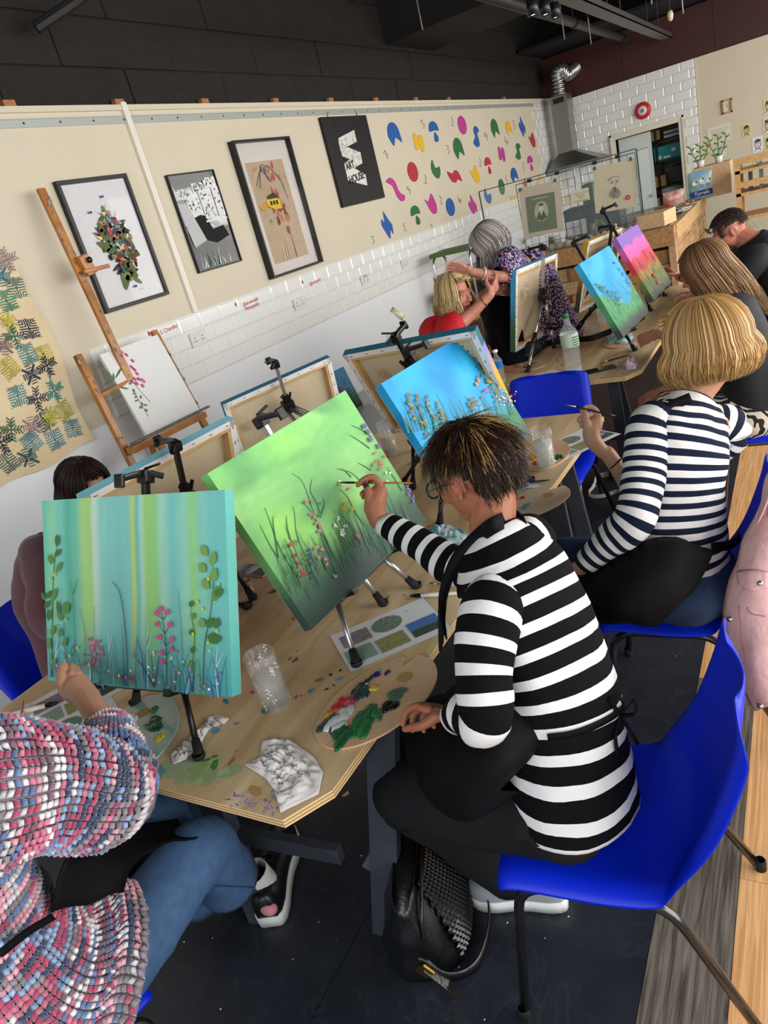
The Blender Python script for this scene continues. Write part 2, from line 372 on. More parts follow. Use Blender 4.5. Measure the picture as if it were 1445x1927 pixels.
# bevelled metro tiles, 20 x 10 cm, proud of grout
TM = mat('white_glazed_tile', '#e3e3de', 0.12, spec=0.6, coat=0.3)
_t = {}
def tile_mesh(w, h, d=0.009, bv=0.012):
 k = (round(w, 3), round(h, 3))
 if k in _t: return _t[k]
 me = bpy.data.meshes.new('tile'); a, c = w / 2, h / 2; A, C = a - bv, c - bv
 v = [(-a, 0, -c), (a, 0, -c), (a, 0, c), (-a, 0, c), (-a, -d * .45, -c), (a, -d * .45, -c), (a, -d * .45, c), (-a, -d * .45, c), (-A, -d, -C), (A, -d, -C), (A, -d, C), (-A, -d, C)]
 f = [(0, 1, 5, 4), (1, 2, 6, 5), (2, 3, 7, 6), (3, 0, 4, 7), (4, 5, 9, 8), (5, 6, 10, 9), (6, 7, 11, 10), (7, 4, 8, 11), (8, 9, 10, 11)]
 me.from_pydata(v, [], f); me.materials.append(TM); _t[k] = me; return me
def tiles_left(x0, x1, z0, rows, w=0.2, h=0.1, skip=()):
 for j in range(rows):
  x = x0 + (w / 2 if j % 2 else 0); zz = z0 + h * (j + 0.5)
  if j % 2: t = obj('tile', tile_mesh(w / 2 - .003, h - .003), None, wl); t.location = (x0 + w / 4, WL, zz)
  while x < x1 - 0.02:
   ww = min(w, x1 - x); xc = x + ww / 2
   if ww > 0.04 and not any(abs(xc - sx) < 0.11 and abs(zz - sz) < 0.05 for sx, sz in skip):
    t = obj('tile', tile_mesh(ww - .003, h - .003), None, wl); t.location = (xc, WL, zz)
   x += w
TZ0, TXA = 1.128, 2.66
tiles_left(TXA, 11.5, TZ0, 4)
b = nb(); bbox(b, (TXA - .005, WL - 0.003, TZ0 - .003), (11.5, WL, TZ0 + .403)); obj('grout', b, mat('grout', '#d8d6d0', 0.9), wl)
# tall tiled patch by the corner (bigger tiles)
FW, FH = 0.235, 0.122
nr = 14
for j in range(nr):
 x = 11.5 + (FW / 2 if j % 2 else 0); zz = 1.0 + FH * (j + .5)
 while x < WF - .05:
  ww = min(FW, WF - x); t = obj('tile', tile_mesh(ww - .003, FH - .003), None, wl); t.location = (x + ww / 2, WL, zz); x += FW
# ---- back wall ----
wb = empty('wall_back', kind='structure')
DY0, DY1, DZ = 1.60, 2.50, 1.91      # doorway
ZF = 2.66                            # bottom of the fascia
YS = 1.335                            # end of tiles, start of plaster
b = nb()
bbox(b, (WF, DY1, 0), (WF + .14, WL + .1, ZF)); bbox(b, (WF, DY0, DZ), (WF + .14, DY1, ZF)); bbox(b, (WF, -4, 0), (WF + .14, DY0, ZF)); obj('plaster', b, WHITEP, wb)
def tb(y, zc, w): t = obj('tile', tile_mesh(w - .003, FH - .003), None, wb); t.location = (WF, y, zc); t.rotation_euler = (0, 0, -PI / 2)
for j in range(15):
 zc = ZF - FH * (j + .5); y = WL - (FW / 2 if j % 2 else 0)
 while y > YS + .03:
  w = min(FW, y - YS); y0 = y - w
  if zc + FH / 2 < DZ + .06 and y0 < DY1 + .06 and y > DY0 - .06:
   if y > DY1 + .10: tb((y + DY1 + .06) / 2, zc, y - DY1 - .06)
   if y0 < DY0 - .10: tb((y0 + DY0 - .06) / 2, zc, DY0 - .06 - y0)
  else: tb((y + y0) / 2, zc, w)
  y = y0
b = nb(); bbox(b, (WF - .012, YS - .02, .9), (WF, YS, ZF)); obj('tile_trim', b, WHITEP, wb)
tr = mat('oxblood_panel', '#3c160f', 0.45, noise=0.15, nscale=4)
y = WL + .1; k = 0
fa = empty('trim_2', kind='structure')
while y > -4:
 b = nb(); bbox(b, (WF - .03, y - 1.215, ZF), (WF + .1, y, 3.27), bev=.002); obj('panel', b, tr, fa); y -= 1.22
b = nb(); bbox(b, (WF - .02, -4, ZF - .01), (WF, WL, ZF + .012)); obj('bead', b, mat('dark_bead', '#1b0d0a', .6), fa)
b = nb(); bbox(b, (WF + .1, -4, ZF), (WF + .3, WL + .1, CEIL)); obj('upper_wall', b, mat('near_black', '#0d0b0b', .9), wb)
# ---- ceiling ----
ce = empty('ceiling', kind='structure'); blk = mat('black_ceiling', '#100f11', 0.85, noise=.2, nscale=3)
b = nb(); bbox(b, (-3, -4, CEIL), (WF + .3, WL + .2, CEIL + .1)); obj('soffit', b, blk, ce)
for xa in (1.0, 7.25):
 b = nb(); bbox(b, (xa, -4, 3.23 if xa > 2 else 3.42), (xa + (1.15 if xa > 2 else .5), WL + .04, CEIL)); obj('beam', b, mat('dark_beam', '#1b1714', .85, noise=.2, nscale=5), ce)
b = nb(); bbox(b, (WF - 1.2, -4, 3.3), (WF + .1, WL, 3.34)); obj('bulkhead', b, blk, ce)
# service pipes and cable tray along the room
pm = mat('dark_steel_pipe', '#4b4644', 0.45, 0.5)
for nme, yy, zz, r, x1, lab in (('ceiling_pipe', 2.13, 3.12, .045, 12.3, 'round dark steel pipe under the black ceiling, nearer the left wall'),):
 b = nb(); tube(b, [(4.5, yy, zz), (8.5, yy, zz), (x1, yy, zz)], r, 12); o = empty(nme, (0, 0, 0), label=lab, cat='pipe'); obj('pipe', b, pm, o, True)
 b = nb()
 for x in (6, 9.2, 11.8): tube(b, [(x - .03, yy, zz), (x + .03, yy, zz)], r * 1.25, 12); tube(b, [(x, yy, zz), (x, yy, CEIL)], .006, 6)
 obj('bracket', b, BLACKM, o)
b = nb(); bbox(b, (4.5, 1.56, 2.96), (12.25, 1.70, 2.972)); bbox(b, (4.5, 1.56, 2.96), (12.25, 1.566, 3.02)); bbox(b, (4.5, 1.694, 2.96), (12.25, 1.70, 3.02))
t = empty('cable_tray', label='long grey metal cable tray hung under the ceiling with three spotlights beside it', cat='cable tray'); obj('tray', b, mat('tray_metal', '#6f6b68', .4, .7), t)
b = nb()
for x in (6.5, 8.8, 11.2): tube(b, [(x, 1.57, 2.97), (x, 1.57, CEIL)], .005, 6); tube(b, [(x, 1.69, 2.97), (x, 1.69, CEIL)], .005, 6)
obj('hanger', b, pm, t)
b = nb(); tube(b, smoothpath([(9.3, 1.6, 3.0), (9.9, 1.63, 3.03), (10.6, 1.6, 3.01), (11.4, 1.64, 3.03), (12.1, 1.62, 3.0)], 6), .012, 6); obj('red_cable', b, mat('red_cable', '#a11d22', .5), t, True, label='red cable lying in the tray')
# spotlights
for i, (px, py) in enumerate(((1002, 18), (1025, 18), (1044, 24))):
 p = ay(px, py, 1.35); s = empty('spotlight', p, label='small lit ceiling spotlight, %s of three in a row at the top edge' % ('leftmost', 'middle', 'rightmost')[i], cat='spotlight', group='ceiling spotlights')
 b = nb(); lathe(b, [(.0, .06), (.03, .055), (.035, -.03), (.03, -.03), (.028, .0), (0, .0)], 12); obj('housing', b, BLACKM, s, True)
 b = nb(); lathe(b, [(0, -.022), (.027, -.022), (.027, -.016), (0, -.016)], 12); obj('lamp', b, mat('lamp_glow', '#ffffff', emit='#fff4e0', es=30), s)
 b = nb(); tube(b, [(0, 0, .05), (0, 0, CEIL - p.z)], .004, 5); obj('rod', b, BLACKM, s)
# small hanging sprinkler-like lamp further right, and thin hanging rods
p = ay(1261, 28, 1.0); s = empty('pendant_socket', p, label='single small pale lamp socket hanging from the ceiling by the red panel', cat='lamp')
b = nb(); lathe(b, [(0, .03), (.02, .03), (.026, 0), (.018, -.04), (0, -.05)], 10); obj('socket', b, mat('cream_socket', '#cdc09a', .4), s, True); b = nb(); tube(b, [(0, 0, .03), (0, 0, CEIL - p.z)], .004, 5); obj('cord', b, BLACKM, s)
for i, (px, py0, yy) in enumerate(((795, 56, 2.3), (1062, 74, 1.9), (1112, 83, 1.75), (1285, 26, .7), (1226, 8, .9))):
 p = ay(px, py0, yy); b = nb(); tube(b, [p, (p.x, p.y, CEIL)], .005, 5); obj('hanging_rod', b, mat('rod_metal', '#777777', .4, .6), None, label='thin threaded metal rod hanging from the black ceiling', cat='rod', group='hanging rods')
p = ay(35, 35, 3.3); b = nb(); tube(b, [ay(68, 53, 3.33), ay(135, 8, 3.2), ay(180, -25, 3.1)], .03, 8)
obj('conduit_stub', b, mat('black_conduit', '#1a1817', .6), None, label='short black conduit on the dark wall at the top left', cat='conduit')
# ---- doorway to the store ----
d1 = empty('door_1', kind='structure'); fm = mat('cream_paint', '#ded6c2', .5)
b = nb()
for y in (DY0 - .06, DY1): bbox(b, (WF - .03, y, 0), (WF + .14, y + .06, DZ + .06), bev=.004)
bbox(b, (WF - .03, DY0, DZ), (WF + .14, DY1, DZ + .06), bev=.004); bbox(b, (WF - .045, DY0 - .075, 0), (WF - .03, DY0 - .05, DZ + .08)); bbox(b, (WF - .045, DY1 + .05, 0), (WF - .03, DY1 + .075, DZ + .08)); bbox(b, (WF - .045, DY0 - .075, DZ + .05), (WF - .03, DY1 + .075, DZ + .08))
obj('door_frame', b, fm, d1)
b = nb(); bbox(b, (WF + .12, DY1 - .03, .02), (WF + .16, DY1 + .0, DZ - .01)); dm = mat('pale_door', '#cfd8d2', .5)
b2 = nb(); bbox(b2, (WF + .14, DY0 + .42, .02), (WF + .18, DY1 - .01, DZ - .01), bev=.003); obj('door_leaf', b2, dm, d1); b.free()
b = nb(); ball(b, (WF + .12, DY0 + .48, 1.0), .025); obj('door_handle', b, CHROME, d1, True)
# store room behind
wr = empty('wall_store', kind='structure'); b = nb(); bbox(b, (WF + 1.6, 0.3, 0), (WF + 1.7, 3.4, 2.5)); bbox(b, (WF + .14, .3, 0), (WF + 1.6, .36, 2.5)); bbox(b, (WF + .14, 3.3, 0), (WF + 1.6, 3.4, 2.5)); bbox(b, (WF + .14, .3, 2.4), (WF + 1.7, 3.4, 2.5)); obj('plaster', b, WHITEP, wr)
sh = empty('storage_shelf', (WF + .35, 1.55, 0), label='black metal storage shelf in the room behind the doorway', cat='shelf')
b = nb()
for z in (.6, 1.05, 1.42, 1.70): bbox(b, (0, -.45, z), (.45, .45, z + .025))
obj('shelf_board', b, BLACKM, sh)
for y in (-.45, .42):
 for x in (0, .42): b = nb(); bbox(b, (x, y, 0), (x + .03, y + .03, 1.95)); obj('upright', b, BLACKM, sh)
def sbox(name, y, z, w, h, m, label, cat, d=.3, bev=.005):
 z += .1; b = nb(); bbox(b, (WF + .37, y - w / 2, z), (WF + .37 + d, y + w / 2, z + h), bev=bev); return obj(name, b, m, None, label=label, cat=cat)
o = sbox('storage_box', 1.82, 1.349, .42, .20, mat('teal_card', '#0f9a96', .5), 'teal cardboard box with white labels on the shelf beyond the doorway', 'box')
b = nb(); bbox(b, (WF + .366, 1.93, 1.47), (WF + .371, 2.0, 1.52)); bbox(b, (WF + .366, 1.72, 1.54), (WF + .371, 1.78, 1.59)); bbox(b, (WF + .366, 1.80, 1.47), (WF + .371, 1.90, 1.50)); obj('label', b, mat('white_label', '#e8ecec', .6), o)
for k in range(3): sbox('paper_stack', 1.72, 1.649 + .031 * k, .3, .03, mat('stack%d' % k, ('#d8d8d8', '#5b6470', '#c9cdd2')[k], .6), ('white ream lowest in the pile on the top shelf beyond the doorway', 'slate coloured file in the middle of the top-shelf pile', 'pale ream on top of the top-shelf pile beyond the doorway')[k], 'paper')
sbox('cardboard_box', 2.0, 1.649, .14, .14, mat('kraft', '#a08457', .8), 'small brown box beside the papers on the top shelf beyond the doorway', 'box')
sbox('black_case', 1.65, .98, .3, .26, mat('case', '#202024', .4), 'black carrying case on the middle shelf beyond the doorway', 'case', bev=.02)
sbox('cardboard_box', 2.0, .98, .2, .16, mat('kraft', '#a08457', .8), 'open brown box with green packet on the middle shelf beyond the doorway', 'box')
sbox('cardboard_box', 1.85, .525, .5, .3, mat('kraft2', '#b3945c', .8), 'large brown box on the lowest shelf beyond the doorway', 'box')
b = nb(); ball(b, (WF + .5, 1.85, 1.0), (.16, .22, .075), n=16)
for v in b.verts: v.co += V((0, 0, .02 * nz(v.co.x * 9, v.co.y * 9, 3)))
obj('wrapped_bundle', b, mat('plastic_wrap', '#b9c0c4', .25), None, True, label='grey plastic-wrapped bundle on the large brown box beyond the doorway', cat='bundle')
# ======================= things on the walls =======================
def wallfit(tl, tr, bl, br, y=WL):
 P = [ay(*p, y) for p in (tl, tr, bl, br)]
 x0 = (P[0].x + P[2].x) / 2; x1 = (P[1].x + P[3].x) / 2; z1 = (P[0].z + P[1].z) / 2; z0 = (P[2].z + P[3].z) / 2
 return x0, x1, z0, z1
FRM = mat('black_frame', '#16171a', 0.4); GLS = mat('picture_glass', '#ffffff', 0.02, trans=1.0, ior=1.18, spec=0.5)
def framed(name, label, x0, x1, z0, z1, depth, fw, y=WL):
 e = empty(name, ((x0 + x1) / 2, y, (z0 + z1) / 2), label=label, cat='picture'); w, h = x1 - x0, z1 - z0
 for nm, a, c in (('frame_rail', (-w/2, -depth, h/2 - fw), (w/2, 0, h/2)), ('frame_rail', (-w/2, -depth, -h/2), (w/2, 0, -h/2 + fw)),
                     ('frame_rail', (-w/2, -depth, -h/2 + fw), (-w/2 + fw, 0, h/2 - fw)), ('frame_rail', (w/2 - fw, -depth, -h/2 + fw), (w/2, 0, h/2 - fw))):
  b = nb(); bbox(b, a, c, bev=.0015); obj(nm, b, FRM, e)
 return e, w - 2 * fw, h - 2 * fw
def pane(e, w, h, yy):
 b = nb(); bbox(b, (-w / 2, yy - .001, -h / 2), (w / 2, yy + .001, h / 2)); obj('glass_pane', b, GLS, e)
# --- 1: botanical print
e, w, h = framed('framed_print', 'large black-framed botanical print of leaves and flowers on white, behind the wooden easel', *wallfit((92, 343), (233, 329), (200, 588), (313, 557)), .03, .022)
A = Art(); A.rect(-w/2, -h/2, w/2, h/2, '#dcd9da')
random.seed(3)
for i in range(260):
 t = random.random(); r = math.sqrt(random.random()); a = random.uniform(0, 2 * PI)
 cx = .012 + .07 * math.sin(t * 2) ; zz = h * (-.30 + .56 * t); wd_ = (.10 * math.sin(PI * min(1, max(.08, t * 1.0))) + .02)
 x = cx * (1 - t) * .6 + wd_ * r * math.cos(a); z_ = zz + .02 * math.sin(a)
 k = random.random()
 if t > .86 and k < .6: A.blade(x, z_, random.uniform(-.05, .05), random.uniform(.02, .05), .003, random.choice(['#22261f', '#4d1f2a', '#3b5a3c'])); continue
 c = random.choice(['#4b5a31', '#6d7a45', '#2b3a2d', '#8b8a58', '#33473f', '#7c2f3a', '#a8504e', '#3f6a8a', '#6f8fb3', '#c8bf8e', '#5b3a4c', '#22262a', '#3d5631', '#b0833f'])
 if k < .62: A.leaf(x, z_, random.uniform(.03, .075), random.uniform(.012, .03), random.uniform(0, 2 * PI), c)
 else: A.ell(x, z_, random.uniform(.008, .018), random.uniform(.008, .018), c, n=8, jit=.25)
for lx, lz, ln, wd2, an in ((-.03, -.02, .15, .05, 1.9), (.0, -.06, .16, .055, 2.6), (-.005, -.14, .13, .06, 4.3), (.03, -.1, .12, .06, 4.9), (.03, .0, .1, .03, .8)):
 A.leaf(lx, lz, ln, wd2, an, '#59683a')
 for k in range(1, 9):
  t = k / 9; px_, pz_ = lx + math.cos(an) * ln * t, lz + math.sin(an) * ln * t
  for sg in (1, -1): A.ribbon([(px_, pz_), (px_ + math.cos(an + sg * .9) * wd2 * .4, pz_ + math.sin(an + sg * .9) * wd2 * .4)], .0018, '#a9ad78')
for bx, bz in ((-.1, .17), (.02, .24), (.02, -.255), (.1, .1)):
 A.leaf(bx, bz, .018, .014, .6, '#31466e'); A.leaf(bx, bz, .018, .014, 2.6, '#4d6ea0')
A.rect(.04, -.275, .08, -.273, '#777777')
A.make('print', e, ARTM).location = (0, -.012, 0); pane(e, w, h, -.016)
# --- 2: black and white photograph: window, armchair
e, w, h = framed('framed_photograph', 'narrow black-framed black and white photograph of an armchair by a window', *wallfit((308, 331), (397, 320), (371, 513), (452, 494)), .025, .008)
A = Art()
A.grid(-w/2, -h/2, w/2, h/2, 20, 30, lambda u, v: (0.75 - .55 * ss(.6, .1, v) - .2 * ss(.4, 0, u),) * 3 if v > .42 else (0.06 + .1 * nz(u * 9, v * 9) ** 2 + .06 * u,) * 3)
A.poly([(-w*.5, h*.5), (w*.5, h*.5), (w*.5, h*.42), (-w*.42, h*.34)], '#8a8a8a')
for x0, x1, z0, z1 in ((-.38, -.12, .27, .36), (-.08, .16, .3, .4), (.2, .48, .33, .44), (-.34, -.02, .1, .25), (.02, .3, .02, .3), (.33, .49, .02, .33)):
 A.rect(w * x0, h * z0, w * x1, h * z1, '#d9d9d9')
 for k in range(46): A.ell(w * random.uniform(x0 + .02, x1 - .02), h * random.uniform(z0 + .01, z1 - .01), .006, .007, random.choice(['#555555', '#888888', '#3c3c3c', '#f2f2f2', '#a9a9a9']), n=6, jit=.4)
A.rect(-w*.5, -h*.02, -w*.28, h*.25, '#9a9a9a'); A.rect(w*.0, -h*.02, w*.5, h*.0, '#dddddd')
A.poly([(-w*.5, h*.22), (-w*.3, h*.2), (-w*.12, -h*.2), (-w*.42, -h*.25)], '#b9b9b9')
A.poly([(-w*.3, h*.04), (-w*.08, h*.07), (w*.02, h*.05), (w*.1, -h*.1), (w*.35, -h*.08), (w*.42, -h*.2), (w*.1, -h*.25), (-w*.1, -h*.2), (-w*.25, -h*.14)], '#141414')
A.ribbon([(-w*.28, h*.03), (-w*.2, -h*.1), (-w*.1, -h*.18), (w*.1, -h*.2), (w*.3, -h*.1)], .006, '#8d8d8d'); A.ribbon([(w*.08, 0), (w*.2, -h*.04), (w*.28, -h*.07)], .03, '#b5b5b5')
for k in range(26): A.blade(w * random.uniform(-.42, .3), -h * .48, random.uniform(-.02, .03), h * random.uniform(.06, .2), .008, random.choice(['#e8ece8', '#9aa79b', '#2c3a2c', '#52624f']), k=3)
A.make('photograph', e, ARTM).location = (0, -.010, 0); pane(e, w, h, -.014)
# --- 3: deep box frame with collage
e, w, h = framed('framed_collage', 'tall deep black box frame holding a beige mixed-media collage with a yellow tram', *wallfit((427, 268), (536, 260), (505, 525), (598, 497)), .055, .016)
A = Art(); A.rect(-w/2, -h/2, w/2, h/2, '#d6cfc8'); x0, x1, z0, z1 = -w*.36, w*.34, -h*.42, h*.36
A.rect(x0, z0, x1, z1, '#bba489'); random.seed(11)
def q(u, v): return (x0 + (x1 - x0) * u, z0 + (z1 - z0) * v)
for k in range(22): A.ell(*q(random.gauss(.55, .1), random.gauss(.55, .12)), .02, .03, random.choice(['#8c4a32', '#a8644a', '#7d3b2c', '#b27a5e']), jit=.4)
for k in range(12): A.ell(*q(random.gauss(.55, .12), random.gauss(.88, .05)), .01, .025, random.choice(['#c6523e', '#d2694c', '#6d5b7d']), random.uniform(-.5, .5), jit=.4)
A.ribbon([q(.2, .75), q(.3, .9), q(.55, .95), q(.8, .8), q(.85, .6)], .009, '#5f7d7a'); A.ribbon([q(.12, .78), q(.4, .97), q(.62, .93)], .004, '#4d4b47')
A.ell(*q(.2, .93), .03, .012, '#c28e52', .3); A.ell(*q(.22, .42), .014, .014, '#6f9a8d')
A.poly([q(.25, .63), q(.5, .66), q(.62, .6), q(.6, .52), q(.4, .53), q(.26, .57)], '#e2be1c'); A.poly([q(.3, .66), q(.5, .69), q(.6, .63), q(.3, .63)], '#3b3a38')
for k in range(3): A.poly([q(.33 + .08 * k, .57), q(.39 + .08 * k, .57), q(.39 + .08 * k, .61), q(.33 + .08 * k, .61)], '#2a2a2a')
A.poly([q(.02, .58), q(.2, .6), q(.25, .56), q(.1, .53)], '#d59a3e')
for k in range(130):
 a = q(random.random() * .9 + .05, random.random() * .8 + .15); L = random.uniform(.01, .035); g = random.uniform(0, 2 * PI)
 A.ribbon([a, (a[0] + L * math.cos(g), a[1] + L * math.sin(g)), (a[0] + L * math.cos(g + .8), a[1] + L * math.sin(g + .8))], .0012, random.choice(['#4a443d', '#6a5a4c', '#39424a', '#7b5140']))
for k in range(6): A.blade(*q(.3 + .07 * k, .02), random.uniform(-.01, .02), h * random.uniform(.12, .28), .012, random.choice(['#cbb9a2', '#d8cdbd', '#a6967f']), k=3)
A.make('collage', e, ARTM).location = (0, -.012, 0); pane(e, w, h, -.05)
b = nb(); bbox(b, (-w/2, -.01, -h/2), (w/2, -.002, h/2)); obj('backing', b, mat('mount', '#d8d1ca', .8), e)
# --- black sign
x0, x1, z0, z1 = wallfit((598, 222), (683, 219), (640, 390), (719, 375)); cw, chh = x1 - x0, z1 - z0
e = empty('sign_board', ((x0 + x1) / 2, WL, (z0 + z1) / 2), label='black hanging sign with white crazed W shape and ART HOUSE lettering', cat='sign')
b = nb(); bbox(b, (-cw/2, -.035, -chh/2), (cw/2, -.005, chh/2), bev=.003); obj('board', b, mat('sign_black', '#111214', .45, noise=.3, nscale=14), e)
A = Art(); random.seed(5)
for k in range(150):
 u, v = random.uniform(-.47, .47), random.uniform(-.1, .48); g = random.choice([0, PI/2, .3, 1.2]); L = random.uniform(.02, .07)
 A.ribbon([(u * cw, v * chh), (u * cw + L * math.cos(g) if abs(u * cw + L * math.cos(g)) < cw * .48 else u * cw, min(v * chh + L * math.sin(g), chh * .48))], .0015, '#2e2f33')
# W drawn on its side: zigzag strip (fractions of the board)
Wp = [(-.10, .165), (.27, .295), (.30, .165), (.06, .055), (.33, .02), (.36, -.09), (.08, -.145), (.37, -.175), (.37, -.30), (-.16, -.26), (-.17, -.08), (.13, -.045), (-.15, -.02), (-.155, .07), (.13, .10)]
Wz = [(-.17, .21), (.22, .355), (.255, .215), (.0, .09), (.30, .035), (.29, -.075), (.02, -.16), (.33, -.185), (.315, -.32), (-.20, -.245), (-.20, -.085), (.02, -.03), (-.19, .01), (-.18, .11)]
def conv(pt): return (pt[0] * cw * .95 + .0 * cw, pt[1] * chh)
pts = [(1005, 255), (1130, 190), (1150, 285), (1070, 325), (1180, 370), (1195, 455), (1130, 495), (1220, 548), (1235, 635), (1082, 595), (1050, 460), (1095, 425), (1035, 400), (1008, 300)]
o0 = V(((x0 + x1) / 2, WL, (z0 + z1) / 2))
P2 = []
for (a, c) in pts:
 p = ay(400 + a / 4.25, 200 + c / 4.25, WL - .035); P2.append((p.x - o0.x, p.z - o0.z))
b = nb(); prism(b, P2, 0, .004, M=Matrix.Translation((0, -.035, 0)) @ Matrix.Rotation(R(90), 4, 'X')); wobj = obj('letter_w', b, mat('sign_white', '#d9d6cf', .6), e)
me_v = [p for p in P2]
def inside(x, y, poly):
 c = False; j = len(poly) - 1
 for i in range(len(poly)):
  if (poly[i][1] > y) != (poly[j][1] > y) and x < (poly[j][0] - poly[i][0]) * (y - poly[i][1]) / (poly[j][1] - poly[i][1]) + poly[i][0]: c = not c
  j = i
 return c
for k in range(170):
 a = (random.uniform(-.3, .4) * cw, random.uniform(-.02, .4) * chh); g = random.choice([.1, 1.4, .5, 1.9]); L = random.uniform(.015, .04); bb = (a[0] + L * math.cos(g), a[1] + L * math.sin(g))
 if inside(*a, P2) and inside(*bb, P2): A.v_off = 1; A.ribbon([a, bb], .0016, '#4c4a46')
o = A.make('crazing', e, ARTM); o.location = (0, -.040, 0)
def sgn(px, py): p = ay(400 + px / 4.25, 200 + py / 4.25, WL - .04); return p.x - o0.x, p.z - o0.z
tx, tz = sgn(1100, 475); text_obj('lettering', 'ART', .078, mat('sign_ink', '#151515', .6), e, Matrix.Translation((tx, -.0405, tz)) @ Matrix.Rotation(R(-6), 4, 'Y'), bold=.0022)
tx, tz = sgn(1153, 572); text_obj('lettering', 'HOUSE', .086, _m['sign_ink'], e, Matrix.Translation((tx, -.0405, tz)) @ Matrix.Rotation(R(-6), 4, 'Y'), bold=.0022)
b = nb()
for s in (-.3, .35): tube(b, [(cw * s, -.01, chh / 2), (cw * s, -.006, 2.66 - o0.z)], .003, 5)
obj('hanging_wire', b, BLACKM, e)
# --- 29 coloured cut-outs
CC = {'b': '#1d57a0', 'y': '#dfb12c', 'm': '#b8358a', 'g': '#27693b', 'r': '#b32a38'}
def cut(kind):
 H = lambda f0, f1, n=9: [(math.cos(f0 + (f1 - f0) * i / (n - 1)), math.sin(f0 + (f1 - f0) * i / (n - 1))) for i in range(n)]
 if kind == 'oval': return [[(x, y) for x, y in H(0, 2 * PI * 15 / 16, 16)]]
 if kind == 'a': return [[(-.9, -.2)] + [(x * .9, y) for x, y in H(PI, 0, 10)] + [(1, -.75), (.1, -.25), (-.35, -1.0)]]
 if kind == 'w': return [[(-.85, .5), (-.6, .95), (-.25, .85), (-.1, .2), (.15, .65), (.55, .75), (.95, .45), (.9, -.75), (.55, -1), (.2, -.85), (.1, -.1), (-.15, -.6), (-.5, -.75), (-.9, -.5)]]
 if kind == 'mush': return [[(x * .95 - .05, y * .75 + .25) for x, y in H(0, PI, 10)] + [(-.9, .0), (.1, .1), (.95, .05)], [(0, -.05), (.55, -.55), (.4, -1), (-.1, -1), (-.3, -.75)]]
 if kind == 's': return [[(-.3, .8), (.1, 1), (.6, .9), (.9, .5), (.35, .3), (.45, -.2), (.5, -.8), (.1, -1), (-.5, -.9), (-.9, -.5), (-.4, -.15), (-.2, .1), (-.35, .4)]]
 if kind == 'v': return [[(-1, .6), (-.35, .3), (.35, .98), (.75, .4), (.95, -.3), (.75, -.85), (.4, -1), (0, -.9), (-.4, -.45), (-.7, .1)]]
 if kind == 'c': return [[(-.3, 1), (.0, .1), (.95, .2), (.9, -.5), (.5, -.95), (.1, -1), (-.45, -.7), (-.85, -.1), (-.75, .5)]]
 if kind == 'bolt': return [[(-.15, 1), (.45, .35), (.95, -.1), (.75, -.75), (.45, -.3), (.05, -1), (-.4, -.55), (-.95, .1), (-.7, .5), (-.3, .15)]]
 if kind == 'tail': return [[(-.95, .75), (-.4, .95), (.1, .6), (.3, -.1), (.6, -.45), (.98, -.65), (.75, -1), (.3, -.95), (-.05, -.5), (-.3, .3), (-.75, .55)]]
 if kind == 'bat': return [[(-1, .9), (-.3, .4), (.1, .8), (.5, .7), (.8, .1), (1, -1), (.4, -.5), (.1, -.9), (-.4, -.8), (-.8, -.1)]]
cuts = [('a', 'b', 164, 251, 54, 98), ('w', 'y', 352, 314, 42, 85), ('mush', 'b', 470, 231, 40, 84), ('oval', 'm', 680, 183, 34, 78), ('a', 'g', 650, 360, 42, 90), ('s', 'b', 786, 270, 34, 86),
  ('a', 'g', 925, 207, 32, 78), ('a', 'y', 1030, 205, 26, 60), ('bolt', 'b', 1132, 195, 25, 84), ('v', 'r', 1207, 295, 26, 64), ('oval', 'r', 307, 536, 42, 84), ('c', 'g', 478, 515, 38, 80),
  ('bat', 'r', 623, 568, 54, 58), ('v', 'y', 775, 555, 38, 78), ('mush', 'r', 878, 488, 28, 70), ('w', 'm', 977, 400, 27, 68), ('s', 'g', 1102, 382, 30, 68), ('mush', 'm', 1197, 470, 23, 64), ('a', 'b', 1072, 560, 30, 62),
  ('tail', 'm', 178, 667, 66, 110), ('bolt', 'b', 112, 938, 45, 120), ('mush', 'g', 332, 862, 40, 82), ('v', 'm', 445, 780, 46, 90), ('oval', 'b', 591, 802, 35, 78), ('bolt', 'm', 760, 792, 33, 98),
  ('c', 'b', 872, 717, 30, 68), ('oval', 'g', 978, 650, 24, 68), ('v', 'r', 1153, 622, 17, 34), ('w', 'y', 1070, 760, 30, 60), ('oval', 'y', 1268, 585, 14, 26)]
nmc = {'b': 'blue', 'y': 'yellow', 'm': 'magenta', 'g': 'green', 'r': 'dark red'}
nmk = {'oval': 'oval', 'a': 'arch with a notch', 'w': 'rounded W', 'mush': 'two-piece mushroom', 's': 'S-shaped', 'v': 'notched tulip', 'c': 'C-shaped', 'bolt': 'pointed zigzag leaf', 'tail': 'long wavy', 'bat': 'jagged'}
wherec = {(164, 251): 'nearest the black sign in the top row', (650, 360): 'in the second row', (925, 207): 'in the top row', (1072, 560): 'partly behind the glass screen', (112, 938): 'low down below the sign corner',
          (1132, 195): 'high up near the tiled corner', (445, 780): 'in the bottom row', (1153, 622): 'behind the wire grid', (1207, 295): 'at the far end by the tiles', (775, 555): 'in the middle rows',
          (872, 717): 'seen through the end of the glass screen', (478, 515): 'in the middle of the wall', (1070, 760): 'behind the wire grid', (352, 314): 'near the sign', (977, 400): 'in the second row', (680, 183): 'in the top row',
          (307, 536): 'in the third row', (591, 802): 'in the bottom row', (978, 650): 'at the edge of the glass screen', (1268, 585): 'showing above the printed towel'}
